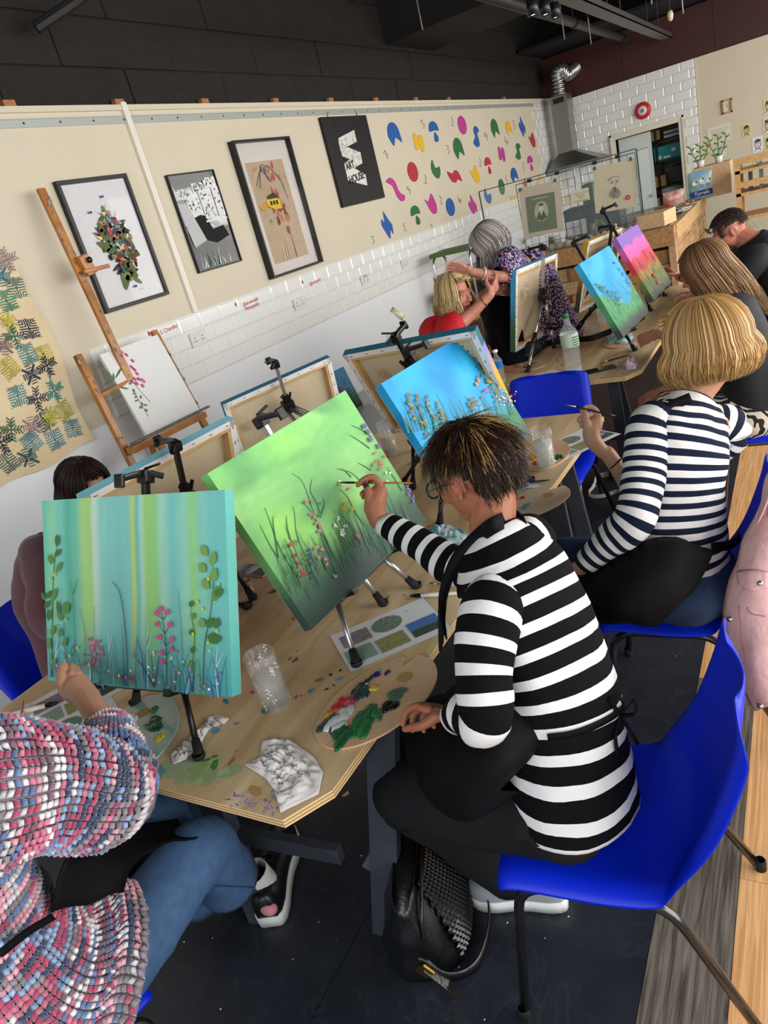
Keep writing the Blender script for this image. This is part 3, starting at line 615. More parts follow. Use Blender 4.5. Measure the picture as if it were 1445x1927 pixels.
for kd, c, u, v, hw, hh in cuts:
 p = ay(700 + u / 4.014, 190 + v / 4.014, WL - .002)
 # true half sizes on the wall
 pw = ay(700 + (u + hw) / 4.014, 190 + v / 4.014, WL); ph = ay(700 + u / 4.014, 190 + (v - hh) / 4.014, WL)
 W2 = abs(pw.x - p.x) * .88; H2 = abs(ph.z - p.z) * .93
 e = empty('wall_cutout', p, label='%s %s cut-out %s' % (nmc[c], nmk[kd], wherec.get((u, v), 'among the coloured shapes')), cat='wall decal', group='coloured wall cut-outs')
 for poly in cut(kd):
  if kd != 'oval': poly = [(q_.x, q_.y) for q_ in smoothpath([(a, b_, 0) for a, b_ in poly], 2, closed=True)]
  b = nb(); prism(b, [(a * W2, b_ * H2) for a, b_ in poly], 0, .004, M=Matrix.Rotation(R(90), 4, 'X') @ Matrix.Identity(4)); obj('shape', b, mat('cut_' + c, CC[c], .6), e)
sq = [(380, 170), (604, 162), (572, 365), (103, 400), (858, 265), (1070, 175), (1013, 305), (815, 468), (402, 598), (275, 672), (518, 752), (660, 748), (1143, 494), (1018, 605), (245, 955), (448, 965), (5, 1045)]
for i, (u, v) in enumerate(sq):
 p = ay(700 + u / 4.014, 190 + v / 4.014, WL); s = .018 * (p.x / 5); g = random.uniform(0, 2 * PI); b = nb(); cg, sg = math.cos(g), math.sin(g)
 pts = [(s * a * cg - s * c_ * sg, -.002, s * a * sg + s * c_ * cg) for a, c_ in ((-1.6, -1), (-.8, 1), (0, -.4), (.8, 1), (1.6, -1))]
 tube(b, pts, .0035, 5); obj('zigzag_mark', b, mat('pencil_grey', '#6b6a66', .7), None, label='thin grey zigzag mark beside the %s %s cut-out' % min((math.hypot(u - c_[2], v - c_[3]), nmc[c_[1]], nmk[c_[0]]) for c_ in cuts)[1:], cat='wall mark', group='zigzag marks on the wall').location = p
# --- sockets
SOC = mat('socket_white', '#d8d6d0', .35)
def socket(px, py, yy, label, double=True, red=False):
 p = ay(px, py, yy); w = .147 if double else .087; e = empty('wall_socket', p, label=label, cat='socket', group='wall sockets')
 b = nb(); bbox(b, (-w/2, -.012, -.043), (w/2, 0, .043), bev=.003); obj('faceplate', b, SOC, e)
 b = nb()
 for s in ((-1, 1) if double else (0,)):
  for a, z_ in ((0, .01), (-.011, -.012), (.011, -.012)): bbox(b, (s * .036 + a - .0025, -.0128, z_ - .005), (s * .036 + a + .0025, -.0115, z_ + .005))
 obj('pin_hole', b, BLACKM, e, kind='stuff')
 for s in ((-1, 1) if double else (0,)): b = nb(); bbox(b, (s * .018 - .006, -.016, .018), (s * .018 + .006, -.011, .036), bev=.001); obj('rocker_switch', b, SOC if not red else mat('red_mark', '#b62a3f', .5), e)
 return e
socket(372, 637, WL - .01, 'white double socket on the tiles to the right of the wooden easel')
socket(562, 571, WL - .01, 'white double socket on the tiles below the tall collage frame')
socket(686, 526, WL - .01, 'white double socket with red marks on the tiles below the black sign', red=True)
socket(761, 496, WL - .01, 'white double socket in the tiles, right of the one with red marks')
s = socket(830, 471, WL - .01, 'white single socket with a trailing white lead near the grey-haired woman', double=False)
b = nb(); P0 = ay(832, 473, WL - .03); L_ = s.matrix_world.translation if False else ay(830, 471, WL - .01)
tube(b, [q_ - L_ for q_ in smoothpath([ay(832, 473, WL - .03), ay(842, 486, WL - .05), ay(862, 495, WL - .05), ay(882, 497, WL - .04)], 5)], .004, 6); obj('lead', b, SOC, s)
socket(735, 636, WL, 'white socket low on the bare plaster above the rear canvas clamp')
# --- handwritten red names on the tiles (illegible scrawl kept as words where they can be read)
RI = mat('red_marker', '#c8324a', .5)
def scrawl(px, py, s, size, rot=0, lab=''):
 p = ay(px, py, WL - .0105); e = empty('handwriting', p, label=lab, cat='handwriting'); text_obj('ink', s, size, RI, e, Matrix.Rotation(R(rot), 4, 'Y') @ Matrix.Translation((0, 0, 0)), extrude=.0003)
scrawl(316, 620, 'L.S. Chandler', .034, -2, 'red handwritten name on the tiles right of the wooden easel post')
scrawl(473, 572, '@alicekendall\nPhotography', .032, -2, 'red handwritten two-line note ending in Photography on a tile')
scrawl(593, 530, '@ernstyard', .034, -2, 'red handwritten name on the tile under the tall collage frame')
for px, py in ((280, 628), (443, 573), (569, 531)):
 b = nb(); ball(b, (0, -.002, .0), (.009, .003, .014), n=8); obj('red_dab', b, RI, None, label='small red petal mark left of the %s red handwriting' % {280: 'first', 443: 'two-line', 569: 'last'}[px], cat='paint mark', group='red petal marks').location = ay(px, py, WL - .009)
# ======================= printed cloth at the left =======================
random.seed(21)
tl_, bl_, br_ = ay(-250, 420, WL - .03), ay(-30, 925, WL - .03), ay(180, 828, WL - .03)
zb_, ztop, xr, xl = .885 * 0 + br_.z, 2.02, br_.x, .85
e = empty('printed_cloth', (0, 0, 0), label='cream cloth block-printed with teal, mustard and navy star motifs hanging at the left', cat='wall hanging')
def clmap(u, v, h):  # u, v in metres from the lower right corner (u to the left)
 x = xr - u - .02 * math.sin(v * 9) * (1 - u); return (x, WL - .03 - .008 * math.sin(x * 9 + v * 3) - h, zb_ + v - .02 * u + .012 * math.sin(x * 14) * max(0, 1 - v * 3))
A = Art(clmap); H_ = ztop - zb_
A.grid(0, 0, xr - xl, H_, 50, 40, lambda u, v: mixc(lin('#cdb48c'), lin('#dccaa6'), .5 + .5 * nz(u * 6, v * 6)), h=0)
def star(cx, cy, s, col, rot, form):
 c, sn = math.cos(rot), math.sin(rot); T = lambda x, y: (cx + s * (x * c - y * sn), cy + s * (x * sn + y * c))
 for k in range(4):
  a = k * PI / 2; ca, sa = math.cos(a), math.sin(a); U = lambda x, y: T(x * ca - y * sa, x * sa + y * ca)
  if form == 0:
   A.ribbon([U(0, 0), U(1, 0)], s * .13, col)
   for j in range(1, 5): A.ribbon([U(.23 * j, .92), U(.23 * j, .23 * j * .9 + .03)][::-1], s * .11, col); A.ribbon([U(.92, .23 * j), U(.23 * j + .02, .23 * j)], s * .11, col)
  elif form == 1:
   A.ribbon([U(0, 0), U(.95, .0)], s * .12, col)
   for j in range(1, 4): A.ribbon([U(.3 * j, .05), U(.3 * j + .25, .38)], s * .12, col); A.ribbon([U(.3 * j, -.05), U(.3 * j + .25, -.38)], s * .12, col)
  else:
   A.ribbon([U(.05, .05), U(.75, .75)], s * .2, col)
   for j in range(3): A.ribbon([U(.35 + .25 * j, -.3), U(.35 + .25 * j, .3)], s * .1, col)
zc = [(62, 385, '#8a7270', 1), (28, 490, '#2b6f80', 2), (135, 570, '#4c6b5e', 0), (62, 655, '#2f7f5e', 0), (55, 795, '#b3a22c', 2), (190, 850, '#2c3145', 0), (85, 900, '#31604f', 1), (165, 1022, '#3d7f86', 0), (285, 1030, '#a9a241', 0),
      (298, 1100, '#2a3348', 1), (35, 1110, '#a59a35', 0), (190, 1158, '#26374f', 2), (105, 1295, '#3d7e88', 0), (365, 1265, '#2b7f7c', 1), (245, 1315, '#2d2f48', 1), (445, 1395, '#a3a23a', 0), (305, 1455, '#3c4650', 0), (345, 1435, '#b0ad33', 2),
      (80, 1515, '#2f5e44', 1), (215, 1490, '#8a7478', 2), (500, 1520, '#2f7590', 0), (370, 1580, '#3f7f92', 0), (215, 1590, '#3a7f94', 0), (15, 1600, '#252b3b', 1), (190, 1700, '#27514f', 2), (65, 1740, '#355a55', 0), (0, 960, '#7d666a', 2)]
for u, v, c, f in zc:
 p = ay(u / 3.568, 380 + v / 3.568, WL - .03); star(xr - p.x, p.z - zb_, .052, c, random.uniform(-.3, .3), f)
for k in range(22): star(random.uniform(.85, xr - xl - .1), random.uniform(.05, H_ - .1), .06, random.choice(['#3d7f86', '#2c3145', '#a9a241', '#4c6b5e', '#8a7270']), random.uniform(-.4, .4), k % 3)
A.make('printed_fabric', e, mat('cloth_print', rough=.9, attr=True, noise=.06, nscale=90, bump=.15, bscale=200))
b = nb(); bbox(b, (xl - .02, WL - .03, ztop - .01), (xr - .30, WL - .0, ztop + .02)); obj('hanging_batten', b, wood('batten', '#9b7448', '#b98f5e'), e)
# ======================= extractor hood, duct, bell =======================
HD = mat('stainless', '#8d8d8a', .32, .9, noise=.05, nscale=3)
e = empty('extractor_hood', (0, 0, 0), label='stainless steel chimney cooker hood in the far corner', cat='cooker hood')
cx_, cy_ = 12.2, 3.1
k1 = [az(0, 0, 0)]
def hoodpt(px, py, x): return ax(px, py, x)
t1, t2 = ax(1036, 195, 11.95), ax(1066, 187, 11.95); b1_, b2_ = ax(1050, 291, 11.95), ax(1080, 285, 11.95)
cl_, cr_ = (t1.y + b1_.y) / 2, (t2.y + b2_.y) / 2; zt_ = 2.70; zm = b1_.z
zl = ax(1040, 320, 11.7).z
b = nb(); bbox(b, (11.95, cr_, zm), (12.25, cl_, zt_), bev=.003); obj('chimney', b, HD, e)
b = nb(); bbox(b, (11.94, cr_ - .003, (zm + zt_) / 2 + .12), (12.26, cl_ + .003, zt_ + .002)); obj('chimney_sleeve', b, HD, e)
b = nb(); bbox(b, (11.935, cl_ - .2, zt_ - .10), (11.942, cl_ - .04, zt_ - .03)); obj('vent_grille', b, BLACKM, e)
hl, hr = cl_ + .12, cr_ - .42
v = [(11.95, cl_, zm), (11.95, cr_, zm), (12.25, cr_, zm), (12.25, cl_, zm), (11.65, hl, zl), (11.65, hr, zl), (12.3, hr, zl), (12.3, hl, zl), (11.65, hl, zl - .06), (11.65, hr, zl - .06), (12.3, hr, zl - .06), (12.3, hl, zl - .06)]
me = bpy.data.meshes.new('canopy'); me.from_pydata(v, [], [(0, 4, 5, 1), (1, 5, 6, 2), (2, 6, 7, 3), (3, 7, 4, 0), (4, 8, 9, 5), (5, 9, 10, 6), (6, 10, 11, 7), (7, 11, 8, 4), (11, 10, 9, 8)]); obj('canopy', me, HD, e)
b = nb(); yc = (cl_ + cr_) / 2; pth = smoothpath([ax(1054, 187, 12.1), ax(1050, 160, 12.1), ax(1046, 138, 12.1), ax(1056, 131, 12.15), ax(1066, 140, 12.25), ax(1076, 134, 12.35), ax(1083, 128, 12.46)], 14)
tube(b, pth, [.085 + .012 * math.sin(i * 1.57) for i in range(len(pth))], 16, cap=False); obj('flexible_duct', b, mat('foil_duct', '#b9b9b6', .25, .9, bump=.3, bscale=40), None, True, label='crinkled silver flexible duct above the hood', cat='duct')
p = ax(1210, 208, WF - .01); e = empty('alarm_bell', p, rotz=-PI/2, label='round red fire alarm sounder high on the tiled back wall', cat='alarm')
b = nb(); lathe(b, [(0, 0), (.11, 0), (.115, .02), (.1, .05), (.085, .055), (.0, .055)], 28); bmesh.ops.transform(b, matrix=Matrix.Rotation(R(90), 4, 'X'), verts=b.verts); obj('housing', b, mat('alarm_red', '#c4242c', .35), e, True)
b = nb(); lathe(b, [(.0, .066), (.05, .063), (.07, .05)], 24); bmesh.ops.transform(b, matrix=Matrix.Rotation(R(90), 4, 'X'), verts=b.verts); o = obj('sounder_face', b, mat('alarm_white', '#d9cfcf', .4), e, True)
b = nb(); bbox(b, (-.02, -.07, -.025), (.018, -.062, .02)); obj('emblem', b, mat('alarm_grey', '#7c6f74', .5), e)
# ======================= plaster part of the back wall: pictures and sketches =======================
def backfit(tl, tr, bl, br, x=WF):
 P = [ax(*p, x) for p in (tl, tr, bl, br)]; return (P[0].y + P[2].y) / 2, (P[1].y + P[3].y) / 2, (P[2].z + P[3].z) / 2, (P[0].z + P[1].z) / 2
def sheet(name, quad, label, cat, draw, paper='#e9e4cf', th=.003, grp=None, frame=None):
 pt = [(1140 + a / 4.738, 180 + c / 4.738) for a, c in quad]; y0, y1, z0, z1 = backfit(*pt); w, h = y0 - y1, z1 - z0
 e = empty(name, (WF - .002, (y0 + y1) / 2, (z0 + z1) / 2), rotz=-PI/2, label=label, cat=cat, group=grp)
 b = nb(); bbox(b, (-w/2, -th, -h/2), (w/2, 0, h/2)); obj('paper' if not frame else 'backing', b, mat('paper' + paper, paper, .8), e)
 if frame:
  for a, c in (((-w/2, -.03, h/2 - .02), (w/2, 0, h/2)), ((-w/2, -.03, -h/2), (w/2, 0, -h/2 + .02)), ((-w/2, -.03, -h/2), (-w/2 + .02, 0, h/2)), ((w/2 - .02, -.03, -h/2), (w/2, 0, h/2))): b = nb(); bbox(b, a, c); obj('frame_rail', b, frame, e)
 A = Art(); draw(A, w, h); A.make('drawing', e, ARTM).location = (0, -th, 0)
def portrait(A, w, h, col='#3a3226'):
 random.seed(int(w * 1e5) + 3)
 for k in range(26):
  a = k / 26 * 2 * PI; A.ribbon([(w * .26 * math.cos(a), h * .3 * math.sin(a) + h * .04), (w * .27 * math.cos(a + .35), h * .31 * math.sin(a + .35) + h * .04)], .006, col)
 for s in (-1, 1): A.ell(s * w * .1, h * .08, w * .045, h * .02, col); A.ribbon([(s * w * .15, h * .13), (s * w * .05, h * .14)], .004, col)
 A.ribbon([(0, h * .06), (w * .03, -h * .05), (-w * .02, -h * .06)], .004, col); A.ribbon([(-w * .08, -h * .13), (0, -h * .15), (w * .09, -h * .12)], .006, col)
 for k in range(18): A.ribbon([(random.uniform(-.3, .3) * w, h * random.uniform(.18, .36)), (random.uniform(-.3, .3) * w, h * random.uniform(.1, .3))], .005, col)
 A.ribbon([(-w * .3, -h * .4), (-w * .12, -h * .28), (w * .12, -h * .28), (w * .3, -h * .4)], .006, col)
def writing(A, w, h, col='#4a4a4a'):
 for r_ in range(6):
  x = -w * .38 + .03 * r_ * .3; z_ = h * (.3 - r_ * .12)
  while x < w * (.4 - .05 * r_): L = random.uniform(.015, .05); A.ribbon([(x + L * i / 4, z_ + .006 * (-1) ** i) for i in range(5)], .003, col); x += L + .012
wf = wood('oak_frame', '#a47a48', '#c49a62', 10)
sheet('framed_drawing', [(1030, 45), (1125, 20), (1042, 165), (1130, 147)], 'small oak-framed drawing high on the plaster of the back wall', 'picture', lambda A, w, h: (A.rect(-w*.4, -h*.42, w*.4, h*.42, '#dcd8c8'), writing(A, w * .7, h * .6)), frame=wf)
sheet('handwritten_notice', [(900, 300), (1110, 237), (912, 445), (1122, 382)], 'wide cream handwritten notice under the small framed drawing', 'notice', writing, '#ddd6c4')
sheet('portrait_sketch', [(1208, 257), (1290, 238), (1218, 380), (1297, 362)], 'single yellow portrait sketch pinned left of the sketch grid', 'drawing', portrait, '#d9cc96')
gq = [((1400, 40), (1480, 15), (1410, 168), (1490, 150), '#dccf9b', 'topmost yellow portrait sketch at the right edge of the back wall'), ((1395, 205), (1475, 180), (1403, 345), (1485, 325), '#d8d3b4', 'second sketch down at the right edge of the back wall'),
      ((1300, 380), (1400, 355), (1312, 510), (1408, 492), '#e4e2e4', 'white sheet with a curly-haired face sketch'), ((1405, 365), (1490, 345), (1412, 500), (1495, 480), '#d6cb9c', 'yellow face sketch right of the curly-haired face sheet'),
      ((1310, 530), (1405, 508), (1320, 640), (1412, 615), '#d5cd98', 'lowest yellow sketch on the back wall, under the curly-haired face sheet')]
for a, c, d, f, pc, lab in gq: sheet('portrait_sketch', [a, c, d, f], lab, 'drawing', portrait, pc)
sheet('small_notice', [(965, 478), (1062, 458), (972, 560), (1068, 540)], 'small white lettered card behind the plants on the back wall', 'notice', lambda A, w, h: writing(A, w, h, '#1b1b1b'), '#dedcda')
# ======================= plywood tables on dark trestles =======================
TT = 0.75
PLY = wood('plywood_face', '#b89a70', '#d8c098', 2.2, (1.0, 7, 1), .5, .06)
PL1 = mat('ply_light', '#d9bd8c', .7); PL2 = mat('ply_dark', '#a27d4f', .75)
TRS = mat('slate_painted_timber', '#30343c', .6, noise=.25, nscale=9, bump=.15, bscale=60)
def table(x0, x1, ya, yb, skew, label, legs, ch=.075):
 e = empty('trestle_table', ((x0 + x1) / 2, (ya + yb) / 2, 0), rotz=0, label=label, cat='table', group='plywood trestle tables'); L = (x1 - x0) / 2; W = (yb - ya) / 2
 sk = lambda x: skew * x
 out = [(-L + ch * 1.3, -W), (L - ch, -W), (L, -W + ch), (L, W - ch), (L - ch, W), (-L + ch, W), (-L, W - ch), (-L, -W + ch * .8)]
 out = [(x, y + sk(x)) for x, y in out]
 for k in range(5):
  b = nb(); prism(b, out, TT - .0212 + k * .0042, TT - .0212 + k * .0042 + .0041); obj('ply_layer', b, PL1 if k % 2 == 0 else PL2, e)
 b = nb(); prism(b, out, TT - .0003, TT); obj('tabletop', b, PLY, e)
 return e
T1 = table(.73, 3.13, .835, 2.075, -.035, 'near plywood table with paint marks, glasses and a palette', None)
T2 = table(3.64, 5.95, .73, 1.95, -.02, 'far plywood table with large water bottle and phone on it', None)
def trestle(e, pts_list):
 for (a, b_, w, h) in pts_list:
  b = nb(); o = e.location; beam(b, V(a) - o, V(b_) - o, w, h, up=(1, .2, 0), bev=.003); obj('leg' if w > .055 else 'brace', b, TRS, e)
trestle(T1, [((1.09, .90, .725), (1.005, 1.05, 0), .075, .045), ((.98, 1.5, .725), (.92, 1.44, 0), .075, .045), ((.98, 1.62, .725), (.92, 1.98, 0), .075, .045), ((1.0, .90, .70), (1.0, 2.02, .70), .04, .07),
             ((1.015, 1.045, .235), (1.22, .90, .44), .045, .03), ((1.20, .92, .70), (1.32, 1.02, .02), .075, .045), ((1.0, .98, .70), (1.26, .97, .36), .05, .035), ((.99, 1.1, .30), (.93, 1.9, .30), .05, .03), ((1.3, 1.05, .32), (1.3, 1.9, .32), .05, .03),
             ((1.28, 1.7, .72), (1.33, 1.95, 0), .075, .045), ((2.62, .93, .725), (2.56, .88, 0), .07, .045), ((2.62, 1.9, .725), (2.56, 2.0, 0), .07, .045), ((2.86, .95, .725), (2.92, .9, 0), .07, .045), ((2.62, .92, .70), (2.62, 2.0, .70), .04, .07), ((2.6, .95, .3), (2.6, 1.95, .3), .05, .03)])
trestle(T2, [((3.95, .95, .725), (3.80, .90, 0), .06, .035), ((3.95, 1.8, .725), (3.8, 1.9, 0), .06, .035), ((3.98, .95, .725), (4.15, .90, 0), .06, .035), ((3.88, .93, .35), (3.88, 1.85, .35), .05, .03), ((5.6, .9, .725), (5.5, .85, 0), .06, .035), ((5.6, 1.8, .725), (5.5, 1.85, 0), .06, .035), ((3.97, .9, .70), (3.97, 1.85, .70), .04, .06)])
# paint stains worn into the near table
random.seed(9)
A = Art(lambda u, v, h: (u, v, TT + h * .35)); A.dh = .00003
def tp(px, py): p = az(px, py, TT); return p.x, p.y
def blot(px, py, r, col, n=7, asp=1.0, jit=.45): x, y = tp(px, py); A.ell(x, y, r, r * asp, col, random.uniform(0, 3), n=n, jit=jit)
for k in range(15): blot(random.gauss(330, 28), random.gauss(1452, 8), random.uniform(.012, .03), random.choice(['#6f97a0', '#88a48f', '#7f9f9f', '#5a8ea3', '#a0b08c']), 11)
for k in range(16): blot(random.gauss(400, 28), random.gauss(1450, 8), random.uniform(.01, .025), random.choice(['#9cae73', '#8fa868', '#a8b487', '#93a479']), 11)
for k in range(7): blot(random.gauss(405, 10), random.gauss(1433, 6), random.uniform(.006, .012), '#3f7f2a', 8, .5)
for px, py, r, c in ((545, 1240, .008, '#c8405c'), (557, 1312, .007, '#b83a66'), (475, 1303, .009, '#c5304e'), (566, 1310, .005, '#c0466a'), (586, 1300, .01, '#5a7d9f'), (640, 1277, .014, '#7f8c94'), (500, 1337, .018, '#3d7a5e'), (445, 1362, .008, '#4d7f9f'),
                     (405, 1375, .014, '#5a93b5'), (425, 1320, .018, '#3f7fa6'), (627, 1397, .014, '#7d6fc0'), (555, 1242, .014, '#7b6442'), (515, 1112, .02, '#5b5648'), (553, 1164, .014, '#8c7350'), (600, 1280, .013, '#8a6b42'), (480, 1488, .022, '#a98350'), (650, 1495, .01, '#8a6a40'),
                     (640, 1262, .006, '#1f1f1f'), (622, 1270, .007, '#2a3330'), (615, 1297, .008, '#26302c'), (628, 1290, .006, '#3b4a3e'), (480, 1240, .01, '#4d6b5f'), (790, 1095, .008, '#55708a'), (760, 1120, .006, '#3f7a5e')): blot(px, py, r, c, 8, random.uniform(.35, .8))
for k in range(55): x, y = tp(random.uniform(430, 530), random.uniform(1488, 1530)); A.blade(x, y, random.uniform(-.012, .012), random.uniform(-.02, .02), .004, random.choice(['#8a72b8', '#9b86c4', '#7459a8', '#b29ac0']), k=2)
for k in range(90): x, y = random.uniform(.8, 2.9), random.uniform(.95, 2.0); A.ell(x, y, random.uniform(.002, .006), random.uniform(.001, .003), random.choice(['#3a3a34', '#5a4a30', '#4b6b8a', '#7a6a48', '#2c4a3a', '#a84a5c']), random.uniform(0, 3), n=6, jit=.4)
for k in range(26): x, y = random.uniform(.8, 2.9), random.uniform(.95, 2.0); A.ell(x, y, random.uniform(.008, .02), random.uniform(.004, .009), random.choice(['#8f6f44', '#9a7a4d', '#7d6340']), 0.1, n=9, jit=.2)
o = A.make('paint_stains', T1, mat('stain', rough=.7, attr=True), kind='stuff'); o.location = -T1.location
A = Art(lambda u, v, h: (u, v, TT + h * .35)); A.dh = .00003
for k in range(120): x, y = random.uniform(3.7, 5.8), random.uniform(.8, 1.85); A.ell(x, y, random.uniform(.004, .02), random.uniform(.002, .007), random.choice(['#6a5a3c', '#7d6543', '#5a4a34', '#4b6b8a', '#8a6a44']), random.uniform(0, 3), n=7, jit=.4)
o = A.make('paint_stains', T2, _m['stain'], kind='stuff'); o.location = -T2.location
# ======================= stacking chairs =======================
BLUE = mat('blue_polypropylene', '#0226c9', .42, spec=.35, bump=.08, bscale=500, coat=0)
TUB = mat('black_tube', '#141416', .22, spec=.6, coat=.4); GLD = mat('rubber_glide', '#0e0e0f', .7)
def make_chair(label, x, y, rz):
 e = empty('stacking_chair', (x, y, 0), R(rz), label=label, cat='chair', group='blue plastic stacking chairs')
 if 'c0' in _t:
  for ch in _t['c0'].children: clone(ch, e)
  return e
 _t['c0'] = e
 prof = [V((0, a, c)) for a, c in ((.215, .425), (.20, .446), (.14, .45), (.0, .436), (-.12, .438), (-.175, .455), (-.21, .50), (-.235, .57), (-.262, .66), (-.29, .75), (-.305, .81), (-.312, .838))]
 P = smoothpath(prof, 3); n = len(P)
 b = nb(); NS = 17; G = []
 for i, p in enumerate(P):
  t = i / (n - 1); d = (P[min(i + 1, n - 1)] - P[max(i - 1, 0)]).normalized(); nrm = V((0, d.z, -d.y)); nrm = V((1, 0, 0)).cross(d) * -1
  # half width along the profile
  if t < .08: hw = .185 + .045 * math.sqrt(t / .08)
  elif t < .45: hw = .23
  else: hw = .23 - .02 * ss(.45, .9, t)
  if t > .84: hw *= math.sqrt(max(0.02, 1 - ((t - .84) / .165) ** 3)) * .85 + .15
  row = []
  for k in range(NS):
   s = -1 + 2 * k / (NS - 1); a = abs(s)
   off = V((0, 0, 0))
   seat = 1 - ss(.36, .6, t)
   dish = .012 * (a ** 2) * seat; wing = .045 * a ** 3 * math.exp(-((t - .50) / .13) ** 2) + .03 * a ** 2 * ss(.42, .65, t)
   off = V((0, wing * 1.0, dish + wing * .35))
   x_ = s * hw
   if a > .93: off += V((0, -.03 * ss(.40, .62, t) * (1 - .8 * ss(.85, 1, t)), -.026 * (1 - ss(.38, .60, t)))); x_ = (1 if s > 0 else -1) * (hw * .985 + .004)
   if i == 0: off += V((0, .004, -.012))
   row.append(b.verts.new(p + V((x_, 0, 0)) + off))
  G.append(row)
 for i in range(n - 1):
  for k in range(NS - 1): b.faces.new((G[i][k], G[i][k + 1], G[i + 1][k + 1], G[i + 1][k]))
 o = obj('seat_shell', b, BLUE, e, True)
 m = o.modifiers.new('s', 'SOLIDIFY'); m.thickness = .006; m.offset = -1; m = o.modifiers.new('u', 'SUBSURF'); m.levels = 1; m.render_levels = 1
 for s in (-1, 1):
  b = nb(); pth = cornerpath([(s * .235, .225, 0), (s * .20, .175, .418), (s * .20, -.13, .412), (s * .245, -.33, 0)], .07, 6)
  pth = [pth[0]] + pth[1:]; tube(b, pth, .0115, 12); obj('side_frame', b, TUB, e, True)
  for f in ((s * .235, .225), (s * .245, -.33)): b = nb(); lathe(b, [(0, 0), (.015, 0), (.015, .03), (.012, .035)], 10, (f[0], f[1], -.001)); obj('foot_glide', b, GLD, e, True)
 for yy in (.12, -.08): b = nb(); tube(b, [(-.2, yy, .412), (.2, yy, .412)], .009, 8); obj('cross_bar', b, TUB, e, True)
 return e
make_chair('nearest blue plastic chair, under the short-haired woman in black and white stripes', 1.18, .43, 9)
make_chair('blue chair under the blonde bob woman, with pink denim jacket on its back', 2.12, .40, 4)
make_chair('empty blue chair at the far end of the near table', 3.25, 1.17, 92)
make_chair('blue chair at the left, behind the striped teal canvas', 1.30, 2.32, 190)
make_chair('blue chair at the bottom left under the knitted sweater', .27, 1.46, -92)
make_chair('blue chair at the right edge under the long-haired woman', 3.66, .20, 8)
make_chair('blue chair beside the blonde woman in red at the far table', 4.15, 2.25, 150)
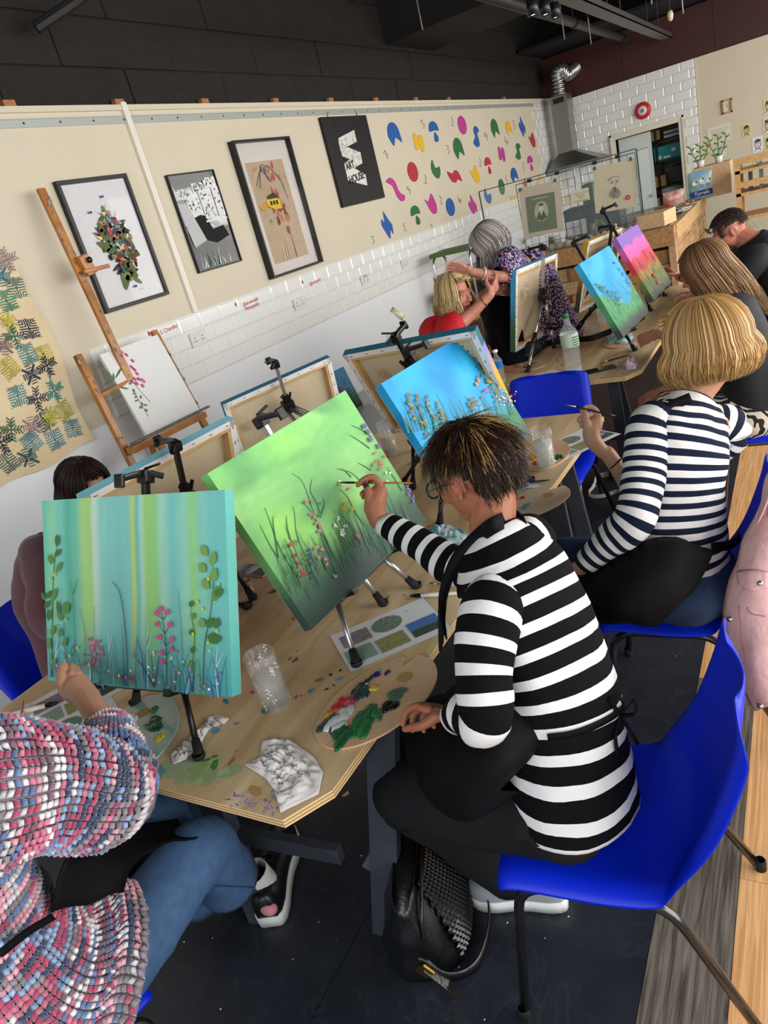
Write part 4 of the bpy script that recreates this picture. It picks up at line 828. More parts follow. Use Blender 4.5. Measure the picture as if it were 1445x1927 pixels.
# ======================= canvases =======================
LIN = mat('raw_linen_back', '#cdbb9b', .9, noise=.04, nscale=80, bump=.1, bscale=500); FOLD = mat('primed_white', '#e2e0dc', .7, noise=.05, nscale=40)
PINE = wood('stretcher_pine', '#c49a5f', '#dcb983', 9, (1, 1, 1)); STP = mat('staple', '#3c3c40', .4, .6)
def canvas(name, M, w, h, d, label, fn, strokes=None, back=True, nx=60, ny=48, bag=False, cat='painting', grp=None):
 e = empty(name, mw=M, label=label, cat=cat, group=grp)
 A = Art(); A.grid(-w/2, -h/2, w/2, h/2, nx, ny, fn, h=0.0); A.lay = 0
 if strokes: strokes(A, w, h)
 A.make('painted_face', e)
 ob = Art(lambda u, v, hh: (u, v, hh)); i0 = 0
 def side(p0, p1, f):
  N = 24
  for i in range(N):
   a = V(p0).lerp(V(p1), i / N); c = V(p0).lerp(V(p1), (i + 1) / N); k = len(ob.v)
   for q_ in (a, c): ob.v += [(q_.x, 0, q_.z), (q_.x, d, q_.z)]; cc = f(i / N); ob.c += [(*cc, 1)] * 2
   ob.f.append((k, k + 1, k + 3, k + 2))
 side((-w/2, 0, -h/2), (-w/2, 0, h/2), lambda t: fn(0.01, t)); side((w/2, 0, -h/2), (w/2, 0, h/2), lambda t: fn(.99, t))
 side((-w/2, 0, h/2), (w/2, 0, h/2), lambda t: fn(t, .99)); side((-w/2, 0, -h/2), (w/2, 0, -h/2), lambda t: fn(t, 0.01))
 ob.make('painted_edge', e)
 b = nb(); bbox(b, (-w/2 + .001, .0006, -h/2 + .001), (w/2 - .001, .003, h/2 - .001)); obj('canvas_back', b, LIN, e)
 sw, fw = .038, .024
 for a, c in (((-w/2, .003, h/2 - sw), (w/2, d - .001, h/2)), ((-w/2, .003, -h/2), (w/2, d - .001, -h/2 + sw)), ((-w/2, .003, -h/2 + sw), (-w/2 + sw, d - .001, h/2 - sw)), ((w/2 - sw, .003, -h/2 + sw), (w/2, d - .001, h/2 - sw))):
  a = V(a); c = V(c); g = V((.0012, 0, .0012)); b = nb(); bbox(b, a + g, c - g); obj('stretcher_bar', b, PINE, e)
 for a, c in (((-w/2, d - .0015, h/2 - fw), (w/2, d + .0005, h/2)), ((-w/2, d - .0015, -h/2), (w/2, d + .0005, -h/2 + fw)), ((-w/2, d - .0015, -h/2), (-w/2 + fw, d + .0005, h/2)), ((w/2 - fw, d - .0015, -h/2), (w/2, d + .0005, h/2))):
  b = nb(); bbox(b, a, c); obj('folded_edge', b, FOLD, e)
 if back:
  b = nb()
  for i in range(8):
   t = (i + .5) / 8 - .5
   for s in (-1, 1): bbox(b, (t * w - .006, d, s * (h/2 - .013) - .001), (t * w + .006, d + .002, s * (h/2 - .013) + .001)); bbox(b, (s * (w/2 - .013) - .001, d, t * h - .006), (s * (w/2 - .013) + .001, d + .002, t * h + .006))
  obj('staple', b, STP, e, kind='stuff')
 if bag:
  bx, bz = bag; b = nb(); g = []
  for j in range(9):
   row = []
   for i in range(7):
    u, v = i / 6 - .5, j / 8 - .5; row.append(b.verts.new((bx + u * .045 * (1 + .3 * (v < 0)), d + .004 + .014 * (.25 - u * u) * 4 * (.6 - v) + .004 * nz(u * 9, v * 9, 2), bz + v * .10 + u * .01)))
   g.append(row)
  for j in range(8):
   for i in range(6): b.faces.new((g[j][i], g[j][i + 1], g[j + 1][i + 1], g[j + 1][i]))
  obj('wedge_bag', b, mat('clear_bag', '#ffffff', .12, trans=.92, ior=1.2, alpha=.55, bump=.8, bscale=90), e, True)
  b = nb()
  for k in range(4): box(b, (bx - .012 + k * .008, d + .006, bz - .02), (.006, .003, .05), rot=Matrix.Rotation(.1 * k, 4, 'Y'))
  obj('wedge', b, PINE, e, kind='stuff')
 return e
def cuv(M, px, py):
 Mi = M.inverted(); o_ = Mi @ CP; d_ = (Mi.to_3x3() @ ray(px, py)); t = -o_.y / d_.y; p = o_ + d_ * t; return p.x, p.z
def crop(ox, oy, s): return lambda x, y: (ox + x / s, oy + y / s)
random.seed(4)
M_TEAL = frame_of((.98, 1.463, 1.114), -82.8, 25.9, 2.3); M_GRN = frame_of((1.496, 1.179, 1.11), -6.1, 20.8, -1.1); M_BLU = frame_of((2.478, 1.194, 1.028), -23.6, 23.1, -6.4)
M_BLU = frame_of((2.321, 1.109, 1.073), -8.6, 23.3, -1.4); M_BL2 = frame_of((4.444, .982, 1.053), -3.6, 23.5, .3); M_PNK = frame_of((5.336, .965, 1.058), -2.6, 23.6, 0)
M_A = frame_of((1.521, 1.869, 1.072), 170.2, 19.4, 1.7); M_B = frame_of((2.794, 2.315, .976), 148.2, 16.4, 4.3); M_C = frame_of((2.609, 1.359, 1.12), 90.4, 26.1, 1.3)
M_D = frame_of((4.42, 1.489, 1.075), 172, 10.9, -1.8); M_E = frame_of((5.389, 1.307, 1.059), 169, 16.4, -1.3)
CWD, CHT = .6, .48
def teal_fn(u, v):
 x = u + .012 * nz(v * 3, 1.3) + .02 * (1 - v)
 bands = [(.0, '#5fc0a4'), (.06, '#8ccfa4'), (.12, '#74c3b2'), (.155, '#4fae90'), (.2, '#6cbca4'), (.25, '#a8d277'), (.285, '#a9d06c'), (.31, '#c2dcc4'), (.36, '#86c8be'), (.44, '#79c0bb'), (.505, '#7fc4b8'), (.53, '#c0d257'), (.55, '#6cb8a6'), (.575, '#a9d3bd'), (.6, '#97cc62'), (.65, '#8fc976'), (.68, '#9fcfb6'), (.74, '#6fbdb4'), (.8, '#8cc9b0'), (.84, '#8ecb72'), (.88, '#80c3b0'), (.94, '#6dbbb6'), (1.05, '#62bfae')]
 for i in range(len(bands) - 1):
  if x <= bands[i + 1][0]: break
 a, b_ = bands[i], bands[i + 1]; t = max(0, min(1, (x - a[0]) / (b_[0] - a[0]))); c = mixc(lin(a[1]), lin(b_[1]), ss(0, 1, t))
 c = mixc(c, lin('#7cc6bd'), .12); g = ss(.45, .0, v); c = mixc(c, mixc(lin('#3f9fb8'), lin('#5bb7a6'), .5 + .5 * nz(u * 6, v * 4, 5)), g * .8)
 return tuple(k * (1 + .06 * nz(u * 30, v * 3)) for k in c)
Z1 = crop(0, 800, 3.0104)
def teal_strokes(A, w, h):
 T = lambda x, y: cuv(M_TEAL, *Z1(x, y))
 def stem(pts, w_, c): A.ribbon([(p.x, p.y) for p in smoothpath([(*T(*q_), 0) for q_ in pts], 5)], [w_ * (1 - .6 * i / (5 * (len(pts) - 1))) for i in range(5 * (len(pts) - 1) + 1)], c)
 def lf(x, y, dx, dy, wd_, c): a = T(x, y); b_ = T(x + dx, y + dy); A.leaf(*a, math.hypot(b_[0] - a[0], b_[1] - a[1]) * 1.1, wd_ * 1.4, math.atan2(b_[1] - a[1], b_[0] - a[0]), c)
 G1, G2 = '#3f7038', '#5b8c40'
 for k in range(60):
  x = random.uniform(285, 1290); y0 = 1430 + (x - 275) * .122; L = random.uniform(80, 330); b_ = random.uniform(-50, 50)
  stem([(x, y0 - 5), (x + b_ * .2, y0 - L * .5), (x + b_, y0 - L)], .0032, random.choice(['#2f8fb4', '#3a9fc0', '#2d6fa8', '#4a9d8c', '#5d8f4a', '#8ad0d0', '#57568f', '#2f7f80']))
 for x, b_, L in ((335, -20, 240), (350, 20, 200), (610, 10, 320), (840, -5, 380), (1060, 15, 200), (1240, -15, 300), (515, 0, 100)): y0 = 1430 + (x - 275) * .122; stem([(x, y0 - 5), (x + b_, y0 - L * .5), (x + b_ * .3, y0 - L)], .004, '#cfe3ea'); stem([(x + b_ * .7, y0 - L * .6), (x + 25, y0 - L * .85)], .003, '#cfe3ea')
 stem([(300, 1425), (300, 1100), (310, 800), (340, 630)], .0035, G1)
 for l in ((338, 690, -2, -68), (322, 745, 30, -40), (308, 790, -20, -55), (330, 835, 28, -58), (305, 1000, 25, -75), (270, 990, -20, -40), (280, 980, 20, -40), (290, 1110, -2, -70), (268, 1040, 20, -45), (300, 1190, 20, -55), (295, 1270, -10, -65), (312, 1360, 12, -40)): lf(*l, .011, random.choice([G1, G2]))
 stem([(372, 1330), (368, 1150), (372, 1010)], .003, G1)
 for l in ((365, 1110, -25, -50), (370, 1070, 12, -70), (385, 1075, 15, -65), (350, 1080, -12, -85), (358, 1200, -10, -50), (372, 1250, 15, -50), (385, 1250, -20, -20)): lf(*l, .010, random.choice([G1, G2]))
 for s in ([(430, 1400), (425, 1050), (405, 880)], [(422, 960), (445, 870)], [(495, 1410), (488, 1180), (462, 1040)], [(545, 1440), (540, 1020)]): stem(s, .003, '#4a7d4c')
 stem([(735, 1480), (720, 1180), (690, 960), (645, 885)], .0045, '#3b6658'); stem([(715, 1480), (700, 1130)], .003, '#2f6fa8'); stem([(1045, 1510), (1035, 1180), (1015, 935)], .003, '#5d8f4a')
 stem([(885, 1485), (830, 1380), (785, 1325)], .005, '#3a3f70'); stem([(885, 1485), (865, 1300)], .0045, '#4a3f6a'); stem([(885, 1485), (905, 1350), (910, 1290)], .004, '#3a3f70'); stem([(1000, 1500), (1005, 1400), (975, 1330)], .004, '#2f4f8a'); stem([(1100, 1510), (1070, 1360)], .005, '#2f5fa0'); stem([(1100, 1510), (1110, 1340)], .004, '#3a3f70'); stem([(830, 1450), (812, 1300), (788, 1210)], .0045, '#2d4f8f')
 stem([(955, 1470), (950, 1250), (925, 1060)], .0042, '#2f5f45')
 for s in ((950, 1250, 925, 1200), (950, 1250, 978, 1220), (945, 1180, 910, 1130), (945, 1180, 972, 1130), (938, 1100, 900, 1070), (938, 1100, 955, 1060), (955, 1300, 925, 1290), (955, 1300, 980, 1270), (955, 1350, 928, 1340)): stem([(s[0], s[1]), (s[2], s[3])], .003, '#2f5f45')
 for l in ((902, 1080, -6, -32), (922, 1058, -2, -35), (952, 1075, 10, -32), (907, 1140, -8, -28), (972, 1150, 6, -40), (920, 1215, -6, -32), (975, 1228, 18, -30), (930, 1298, -8, -26), (975, 1278, 14, -22), (932, 1355, -10, -34)): lf(*l, .0125, '#c9568f')
 for i in range(22): x, y = random.uniform(512, 590), random.uniform(1215, 1360); lf(x, y, random.uniform(-8, 8), -24, .008, random.choice(['#c4568f', '#b8568a', '#d070a0']))
 stem([(525, 1400), (545, 1230)], .003, '#7a5a8a')
 stem([(1155, 1500), (1165, 1250), (1195, 1080), (1215, 900), (1205, 740)], .0038, G1)
 for l in ((1185, 740, -35, -55), (1205, 795, 20, -75), (1175, 835, -35, -50), (1210, 890, 22, -75), (1195, 930, -35, -55), (1215, 1000, 35, -90), (1225, 960, 45, -25), (1165, 1145, -20, -50), (1185, 1145, 30, -50), (1230, 1150, 15, -55), (1185, 1200, 60, 0), (1200, 1220, 60, -15)): lf(*l, .016, random.choice([G1, G2, '#6f9a4c']))
 stem([(1095, 1400), (1110, 1200), (1090, 1060), (1105, 1000)], .003, G1)
 for l in ((1092, 1030, 6, -35), (1100, 1100, 10, -35), (1100, 1190, -8, -35), (1098, 1290, 10, -35), (1095, 1370, -10, -38)): lf(*l, .011, random.choice([G1, G2]))
 for x, y in ((296, 870), (322, 845), (385, 1100), (1190, 870), (1222, 992), (1160, 1040), (1240, 1165), (1190, 1230), (1105, 1180), (450, 1260), (407, 1305), (1130, 1000), (1250, 905)): a = T(x, y); A.ell(*a, .004, .005, '#c3cf3a', n=7)
 for i in range(60): a = T(random.uniform(430, 1290), random.uniform(1270, 1500)); A.ell(*a, random.uniform(.002, .005), random.uniform(.003, .005), random.choice(['#8f6fb0', '#7d7ac0', '#b87ab0', '#5f6fb8', '#cfe0a0', '#ffffff']), random.uniform(0, 3), n=6)
 for cx_, cy_ in ((705, 1430), (765, 1445), (758, 1425)):
  for k in range(10): a = T(cx_ + random.uniform(-13, 13), cy_ + random.uniform(-14, 14)); A.ell(*a, .003, .0015, '#a51f3c', random.uniform(0, 3), n=6)
def grn_fn(u, v):
 s = nz(u * 2.2 + v * 1.4, v * 3.2 - u * 1.2, 2) ; d = u * .25 + v
 a = mixc(lin('#7cc46e'), lin('#94d67c'), ss(-.2, .35, s)); a = mixc(a, lin('#64a862'), ss(.1, .5, nz(u * 3.1 - 4, v * 5, 7)))
 g = ss(.42 + .1 * nz(u * 3, 4), .14, v); c = mixc(a, lin('#38524a'), g * .95); c = mixc(c, lin('#4f7a54'), ss(.5, .0, abs(v - .42)) * .35)
 c = mixc(c, lin('#a6ee68'), .7 * math.exp(-((u - .18) ** 2 + (v - .55) ** 2) / .012) + .5 * math.exp(-((u - .28) ** 2 + (v - .40) ** 2) / .01) + .5 * math.exp(-((u - .45) ** 2 + (v - .93) ** 2) / .01) + .4 * math.exp(-((u - .62) ** 2 + (v - .42) ** 2) / .006))
 c = mixc(c, lin('#30443f'), .8 * ss(.25, 0, v + .1 * nz(u * 4, 1)))
 k = 1 + .10 * nz(u * 14 + v * 9, v * 26 - u * 9, 3); return tuple(x * k for x in c)
Z2 = crop(380, 720, 3.1413)
def grn_strokes(A, w, h):
 T = lambda x, y: cuv(M_GRN, *Z2(x, y))
 def stem(pts, w_, c): A.ribbon([(p.x, p.y) for p in smoothpath([(*T(*q_), 0) for q_ in pts], 4)], [w_ * (1 - .7 * i / (4 * (len(pts) - 1))) for i in range(4 * (len(pts) - 1) + 1)], c)
 D, E_ = '#2c5a3c', '#3a6b48'
 for k in range(120):
  t = random.random(); x = 480 + t * 750; y = 1180 - t * 330 + random.uniform(-60, 120); L = random.uniform(80, 230); stem([(x, y), (x - L * .25, y - L * .6), (x - L * .45 + random.uniform(-10, 20), y - L)], .003, random.choice([D, E_, '#42745a', '#355f55', '#4a8050']))
 for s in ([(700, 1220), (620, 1050), (560, 900), (545, 760), (530, 730)], [(860, 1180), (760, 980), (680, 830), (600, 600), (530, 535)], [(800, 1160), (720, 950), (640, 760), (580, 705)], [(640, 1280), (540, 1120), (450, 960), (400, 820), (370, 740)], [(450, 1040), (400, 960), (340, 840)], [(700, 800), (680, 720), (640, 640), (650, 570)],
              [(960, 850), (900, 760), (860, 680), (810, 625)], [(1000, 680), (950, 600), (890, 540), (850, 520)], [(1000, 520), (950, 490), (920, 475)], [(990, 390), (920, 340), (870, 310)], [(1000, 320), (940, 280), (880, 252)], [(700, 790), (720, 720), (715, 680)], [(880, 560), (840, 520), (795, 510)], [(1180, 640), (1130, 560), (1090, 500)], [(450, 1040), (420, 850), (418, 790)], [(520, 930), (500, 850), (497, 790)], [(930, 940), (860, 830), (800, 770)]): stem(s, .0045, D)
 def fl(x, y, c, r=9, n=6, sz=.0045):
  for k in range(n): a = T(x + random.uniform(-r, r), y + random.uniform(-r, r)); A.ell(*a, sz, sz * .5, c, random.uniform(0, 3), n=6)
 for x, y in ((952, 262), (972, 295), (989, 340), (1036, 380)): a = T(x, y); A.ell(*a, .0085, .0095, '#6a4f9c', n=10, jit=.12)
 for x, y in ((1203, 625), (1215, 660), (1235, 680), (1235, 700), (1215, 645)): fl(x, y, '#7a68b0', 10, 5)
 for x, y in ((1020, 425), (1030, 465), (1055, 485), (1010, 490), (1045, 510), (1070, 445), (1050, 470)): fl(x, y, '#cf4a32', 10, 5, .004)
 for x, y in ((1080, 538), (1102, 540), (1088, 590)): fl(x, y, '#e8efe0', 6, 4, .0035)
 for x, y in ((520, 960), (540, 1022), (558, 1080), (585, 1125), (590, 1140)): fl(x, y, random.choice(['#c02a2a', '#a8282f', '#d03a34']), 11, 8)
 for x, y in ((610, 705), (635, 783), (658, 797), (668, 832), (684, 850), (684, 880), (665, 980), (702, 990), (682, 1037), (724, 1047), (728, 1076), (778, 1148), (905, 905), (915, 915), (865, 627)): fl(x, y, random.choice(['#d07a8a', '#cf6f92', '#c9808c']), 7, 6)
 for x, y in ((845, 715), (830, 740), (838, 757), (880, 750), (815, 600)): fl(x, y, '#d8cb4a', 9, 7, .0048)
 for x, y in ((798, 808), (780, 850), (840, 855), (818, 878), (815, 900), (830, 905), (809, 595)): fl(x, y, '#e6ece2', 9, 5, .004)
 for x, y in ((620, 992), (625, 1020), (630, 1048), (635, 1075), (638, 1130), (645, 1155)): fl(x, y, '#3a3470', 8, 6, .004)
 for x, y in ((490, 990), (500, 1045), (575, 965), (600, 1080), (545, 1095), (560, 950), (568, 1150), (700, 790), (712, 720), (650, 720)): a = T(x, y); A.leaf(*a, .014, .008, random.uniform(1, 2.4), '#4c8a5e')
def blu_fn(u, v):
 n = nz(u * 2.5 + 3, v * 4 - u * 2, 1); c = mixc(lin('#1696d4'), lin('#2cb4ea'), ss(-.4, .4, n)); c = mixc(c, lin('#62c2ec'), .5 * ss(.15, .5, nz(u * 4, v * 4 + 7)))
 c = mixc(c, lin('#1c86c4'), .4 * ss(.1, .5, nz(u * 7 - 2, v * 3)))
 g = ss(.46, .2, v + .22 * (1 - u) + .05 * nz(u * 6, 1)); c = mixc(c, lin('#3f8a5c'), g); c = mixc(c, lin('#4b5a58'), ss(.2, .03, v + .16 * (1 - u)))
 return c
Z4 = crop(600, 380, 3.1413)
def blu_strokes(A, w, h):
 T = lambda x, y: cuv(M_BLU, *Z4(x, y))
 def stem(pts, w_, c): A.ribbon([T(*q_) for q_ in pts], [w_ * (1 - .6 * i / (len(pts) - 1)) for i in range(len(pts))], c)
 for k in range(80): x = random.uniform(520, 1150); y = 1370 - (x - 520) * .18; L = random.uniform(40, 200); stem([(x, y), (x - L * .2, y - L * .6), (x - L * .4, y - L)], .003, random.choice(['#3f7a4a', '#5a8a5a', '#4f8f9a', '#3a6b50', '#6f9f5a']))
 for xs_, ys_ in (((512, 560), (1130, 1290)), ((580, 635), (1140, 1400)), ((632, 690), (1150, 1370)), ((695, 735), (1200, 1330))):
  for i in range(18): t = i / 17; x = xs_[0] + (xs_[1] - xs_[0]) * t + random.uniform(-9, 9); y = ys_[0] + (ys_[1] - ys_[0]) * t; a = T(x, y); A.leaf(*a, .016, .009, random.uniform(0, 6), random.choice(['#5c7a28', '#8a7a28', '#a06a28', '#b88a2c', '#4a7a34']))
 for i in range(75): t = random.random(); x = 880 + 190 * t + random.gauss(0, 18); y = 850 + 330 * t; a = T(x, y); A.leaf(*a, .015, .008, random.uniform(0, 6), random.choice(['#5c7a38', '#7a7a38', '#4a6a34', '#8a6a3c']))
 for i in range(30): a = T(random.gauss(905, 18), random.gauss(1200, 28)); A.leaf(*a, .013, .007, random.uniform(0, 6), '#8a6a34')
 for i in range(50): a = T(random.gauss(1080, 45), random.gauss(1165, 22)); A.ell(*a, .005, .0035, random.choice(['#c8485a', '#d05a6a', '#e8e0e0', '#c8a24a']), n=6)
 for x, y in ((925, 1080), (1000, 1065), (1058, 1100), (935, 1060)): a = T(x, y); A.ell(*a, .009, .009, '#d8922c', n=8)
 for x, y in ((980, 1115), (990, 1110), (930, 1050), (945, 1060), (970, 1120)): a = T(x, y); A.ell(*a, .006, .006, '#b0508a', n=7)
def bl2_fn(u, v):
 c = mixc(lin('#1f9ad0'), lin('#3cb0e2'), ss(-.3, .4, nz(u * 3, v * 3, 3))); g = ss(.12, -.06, v - .36 + .75 * abs(u - .66) * (-1) ** 1 * .9 + .02) if False else ss(.05, -.05, v - (.25 + .55 * abs(u - .62)))
 c = mixc(c, mixc(lin('#2f8a5c'), lin('#6ab07a'), .5 + .5 * nz(u * 20, v * 5)), g); return mixc(c, lin('#4d524f'), ss(.22, .05, v))
def bl2_strokes(A, w, h):
 for k in range(110): x = random.uniform(-.29, .29); y = random.uniform(-.16, .02); A.blade(x, y, random.uniform(-.01, .01), random.uniform(.02, .07), .003, random.choice(['#8ac08a', '#c8d8a0', '#3a6a4a', '#2c5a44']), k=2)
 for k in range(70): t = random.random(); A.leaf(-.27 + .22 * t + random.gauss(0, .02), .10 - .16 * t + random.gauss(0, .02), .014, .008, random.uniform(0, 6), '#3f5a34')
 for k in range(26): t = random.random(); A.ell(.2 + .05 * t + random.gauss(0, .008), .17 - .22 * t, .007, .005, '#8a6ab0', n=6)
def pnk_fn(u, v):
 w_ = v + .06 * nz(u * 4, 2) + .03 * nz(u * 11, 5); S = [(0, '#3d4a3a'), (.22, '#5f7a44'), (.38, '#a8823c'), (.45, '#c8343a'), (.6, '#d33a4a'), (.66, '#d85aa4'), (.8, '#cf62b4'), (.86, '#8a62b8'), (1.2, '#8f6ac4')]
 for i in range(len(S) - 1):
  if w_ < S[i + 1][0]: break
 return mixc(lin(S[i][1]), lin(S[i + 1][1]), ss(.2, .8, max(0, min(1, (w_ - S[i][0]) / (S[i + 1][0] - S[i][0])))))
def pnk_strokes(A, w, h):
 for k in range(150): x = random.uniform(-.29, .29); y = random.uniform(-.22, -.05); A.blade(x, y, random.uniform(-.015, .015), random.uniform(.03, .1), .004, random.choice(['#7a9a4a', '#c8a84a', '#3a5a34', '#d8d080', '#8a6a3a']), k=2)
 for x, z in ((-.14, .0), (.08, .03), (-.26, .01), (.2, -.01)): [A.ell(x + random.gauss(0, .005), z + .009 * i - .03, .007, .006, '#5a4aa0', n=6) for i in range(8)]
 for k in range(9): A.ell(-.02 + random.gauss(0, .015), -.14 + random.gauss(0, .02), .016, .012, '#c03048', n=7)
def flat(c1, c2=None, vv=.5): return lambda u, v: mixc(lin(c2 or c1), lin(c1), ss(vv - .2, vv + .2, v))
canvas('painting_canvas', M_TEAL, CWD, CHT, .035, 'teal canvas with vertical green streaks, leafy stems and pink buds, nearest left', teal_fn, teal_strokes, nx=160, ny=60)
canvas('painting_canvas', M_GRN, CWD, CHT, .035, 'bright green meadow canvas being painted by the short-haired striped woman', grn_fn, grn_strokes, nx=110, ny=90)
canvas('painting_canvas', M_BLU, CWD, CHT, .035, 'sky-blue canvas with grasses, directly behind the short-haired woman\'s head', blu_fn, blu_strokes, nx=90, ny=70)
canvas('painting_canvas', M_BL2, CWD, CHT, .035, 'blue canvas with green grass bank on the far table, left of the pink sunset one', bl2_fn, bl2_strokes)
canvas('painting_canvas', M_PNK, CWD, CHT, .035, 'purple, pink and red sunset meadow canvas on the far table', pnk_fn, pnk_strokes)
canvas('painting_canvas', M_A, CWD, CHT, .035, 'back of a light-blue edged canvas in front of the dark-haired woman at the left', flat('#7fc0d2', '#4f8f8f'), bag=(.2, .12))
canvas('painting_canvas', M_B, CWD, CHT, .035, 'back of a dark teal edged canvas standing in the middle near the tiled wall', flat('#2f6f8a', '#3f7a6a'), bag=(.19, .10))
canvas('painting_canvas', M_C, CWD, CHT, .035, 'back of a canvas with teal and yellow edge, behind the sky-blue painting', lambda u, v: lin('#24667a') if v > .8 else mixc(lin('#e0b02c'), lin('#8a86c8'), ss(.45, .8, v)), bag=(.17, .13))
canvas('painting_canvas', M_D, CWD, CHT, .035, 'back of the canvas with blue edge beside the floral-dressed woman', flat('#3f9cc4', '#3a6a44', .45), bag=(.17, .11))
canvas('painting_canvas', M_E, CWD, CHT, .035, 'back of the yellow-edged canvas furthest along the far table', flat('#c49a2c', '#4a4a2c', .4))
# leaning canvases at the wall
M_L = frame_of(ay(645, 737, 3.12), 8, 15, 4); p = M_L.translation; b = nb(); bbox(b, (p.x - .3, 2.98, 0), (p.x + .75, 3.37, p.z - .185), bev=.006); obj('white_cabinet', b, mat('white_board', '#cfcdca', .5), None, label='low white cabinet by the wall carrying the small poppy canvas', cat='cabinet')
def lean_s(A, w, h):
 for k in range(60): A.leaf(random.gauss(.07, .05), random.gauss(-.03, .08), .02, .009, random.uniform(0, 6), random.choice(['#5a7a34', '#6a8a3a', '#3a6a3a']))
 A.ell(-.02, .02, .022, .028, '#b8545a', n=12); [A.blade(random.uniform(-.1, .2), -.2, random.uniform(-.04, .04), .2, .003, '#2f4a34') for k in range(20)]
canvas('leaning_canvas', M_L, .40, .34, .018, 'small blue canvas with red poppy leaning by the wall behind the green painting', lambda u, v: mixc(mixc(lin('#20262c'), lin('#3a7a4a'), ss(0, .3, v)), mixc(lin('#3f86ac'), lin('#5aa6cf'), .5 + .5 * nz(u * 3, v * 5)), ss(.25, .5, v + .2 * (1 - u))), lean_s)
# ======================= floor easel with pink-flower canvas =======================
M_EC = frame_of((2.76, 3.13, 1.262), -5, 15.5, .3); EW, EH = .40, .50
Z3 = crop(0, 400, 2.408)
def ec_s(A, w, h):
 T = lambda x, y: cuv(M_EC, *Z3(x, y))
 def stem(pts, w_, c): A.ribbon([(p.x, p.y) for p in smoothpath([(*T(*q_), 0) for q_ in pts], 4)], w_, c)
 stem([(545, 640), (580, 730), (620, 790), (655, 830), (680, 860)], .003, '#4a5a44'); stem([(460, 695), (515, 760), (545, 820), (588, 900)], .004, '#35523a'); stem([(600, 805), (635, 860), (672, 925)], .0035, '#5a6a44')
 for a in ((515, 760, -50, -60), (518, 765, -40, -30), (520, 755, 38, -65), (535, 790, -50, -5), (535, 790, 50, 10), (515, 765, -2, -40)): p = T(a[0], a[1]); q_ = T(a[0] + a[2], a[1] + a[3]); A.leaf(*p, math.hypot(q_[0] - p[0], q_[1] - p[1]), .012, math.atan2(q_[1] - p[1], q_[0] - p[0]), '#3f6a3c')
 for x, y in ((550, 632), (572, 645), (540, 650), (560, 672), (600, 672), (570, 690), (595, 700), (545, 680), (582, 718), (608, 712), (620, 730), (580, 735), (610, 755), (628, 755), (645, 760), (618, 775), (645, 785), (650, 765)): p = T(x, y); A.ell(*p, .0085, .013, random.choice(['#c43a78', '#b8306a', '#cf5a8c']), .4, n=8)
 for x, y in ((610, 815), (620, 830), (625, 850), (640, 860), (632, 875), (645, 880), (650, 870), (600, 820), (655, 890), (640, 845)): p = T(x, y); A.leaf(*p, .022, .011, random.uniform(1, 6), '#5f7040')
canvas('flower_canvas', M_EC, EW, EH, .02, 'white canvas with painted pink flower sprig on the wooden floor easel', flat('#d9d8d4'), ec_s, nx=4, ny=4)
EO = wood('easel_oak', '#8a531f', '#b97a38', 6, (1, 1, 1), .45, .15, .2)
e = empty('studio_easel', (2.75, 3.2, 0), label='paint-spattered brown wooden floor easel standing by the wall at the left', cat='easel')
def ebar(name, a, b_, w, t, m=EO):
 b = nb(); beam(b, V(a) - e.location, V(b_) - e.location, w, t, up=(0, 1, 0.0), bev=.004); return obj(name, b, m, e)
zt = ay(80, 355, 3.33); zl_ = ay(245, 860, 3.05)
pm1, pm2 = ay(76, 355, 3.32), ay(243, 712, 3.17); dm = (pm2 - pm1)
ebar('mast', pm1, pm1 + dm * (2.25 / 1.0 if False else 1.55), .045, .022)
la, lb = ay(145, 668, 3.21), ay(248, 872, 3.08); ebar('side_post', la, la + (lb - la) * 2.4, .038, .03)
ra, rb = ay(288, 622, 3.21), ay(385, 800, 3.08); ebar('side_post', ra, ra + (rb - ra) * 2.2, .038, .03)
sl, sr = ay(245, 848, 3.02), ay(382, 780, 3.02); ebar('shelf', sl, sr, .035, .06)
ebar('shelf_lip', sl + V((-.01, -.035, .035)), sr + V((.03, -.035, .035)), .012, .02, mat('crusted_paint', '#6d6c62', .8, noise=.5, nscale=70, bump=.8, bscale=90))
ebar('lower_rail', sl + V((0, .0, -.10)), sr + V((0, .0, -.10)), .022, .09)
ebar('cross_rail', la + (lb - la) * .38 + V((0, .02, 0)), ra + (rb - ra) * .30 + V((0, .02, 0)), .02, .05)
cp = ay(158, 500, 3.24); ebar('clamp_block', cp + V((0, 0, .05)), cp - V((-.02, 0, .05)), .065, .05); ebar('clamp_arm', cp + V((-.04, -.03, -.03)), cp + V((.13, -.03, -.03)), .02, .02)
b = nb(); ball(b, cp - e.location + V((.02, -.035, .02)), (.016, .012, .016)); obj('clamp_knob', b, BLACKM, e, True)
b = nb(); beam(b, V((2.80, 3.36, 1.15)) - e.location, V((2.72, 3.36, .02)) - e.location, .035, .02); obj('rear_leg', b, EO, e)
A = Art(lambda u, v, h: (u, v, h)); random.seed(8)
b = nb()
for k in range(110):
 s_ = random.choice(((la, lb, 2.2), (ra, rb, 1.6), (pm1, pm2, 1.2))); p = s_[0] + (s_[1] - s_[0]) * random.uniform(.02, s_[2]) - e.location; ball(b, p + V((random.uniform(-.02, .02), -.017 if s_[0] is not pm1 else -.013, 0)), (random.uniform(.003, .008), .002, random.uniform(.004, .016)), n=6)
obj('paint_spatter', b, mat('spatter', '#9a9a92', .7, col2='#5a4a6a', nscale=30), e, kind='stuff')
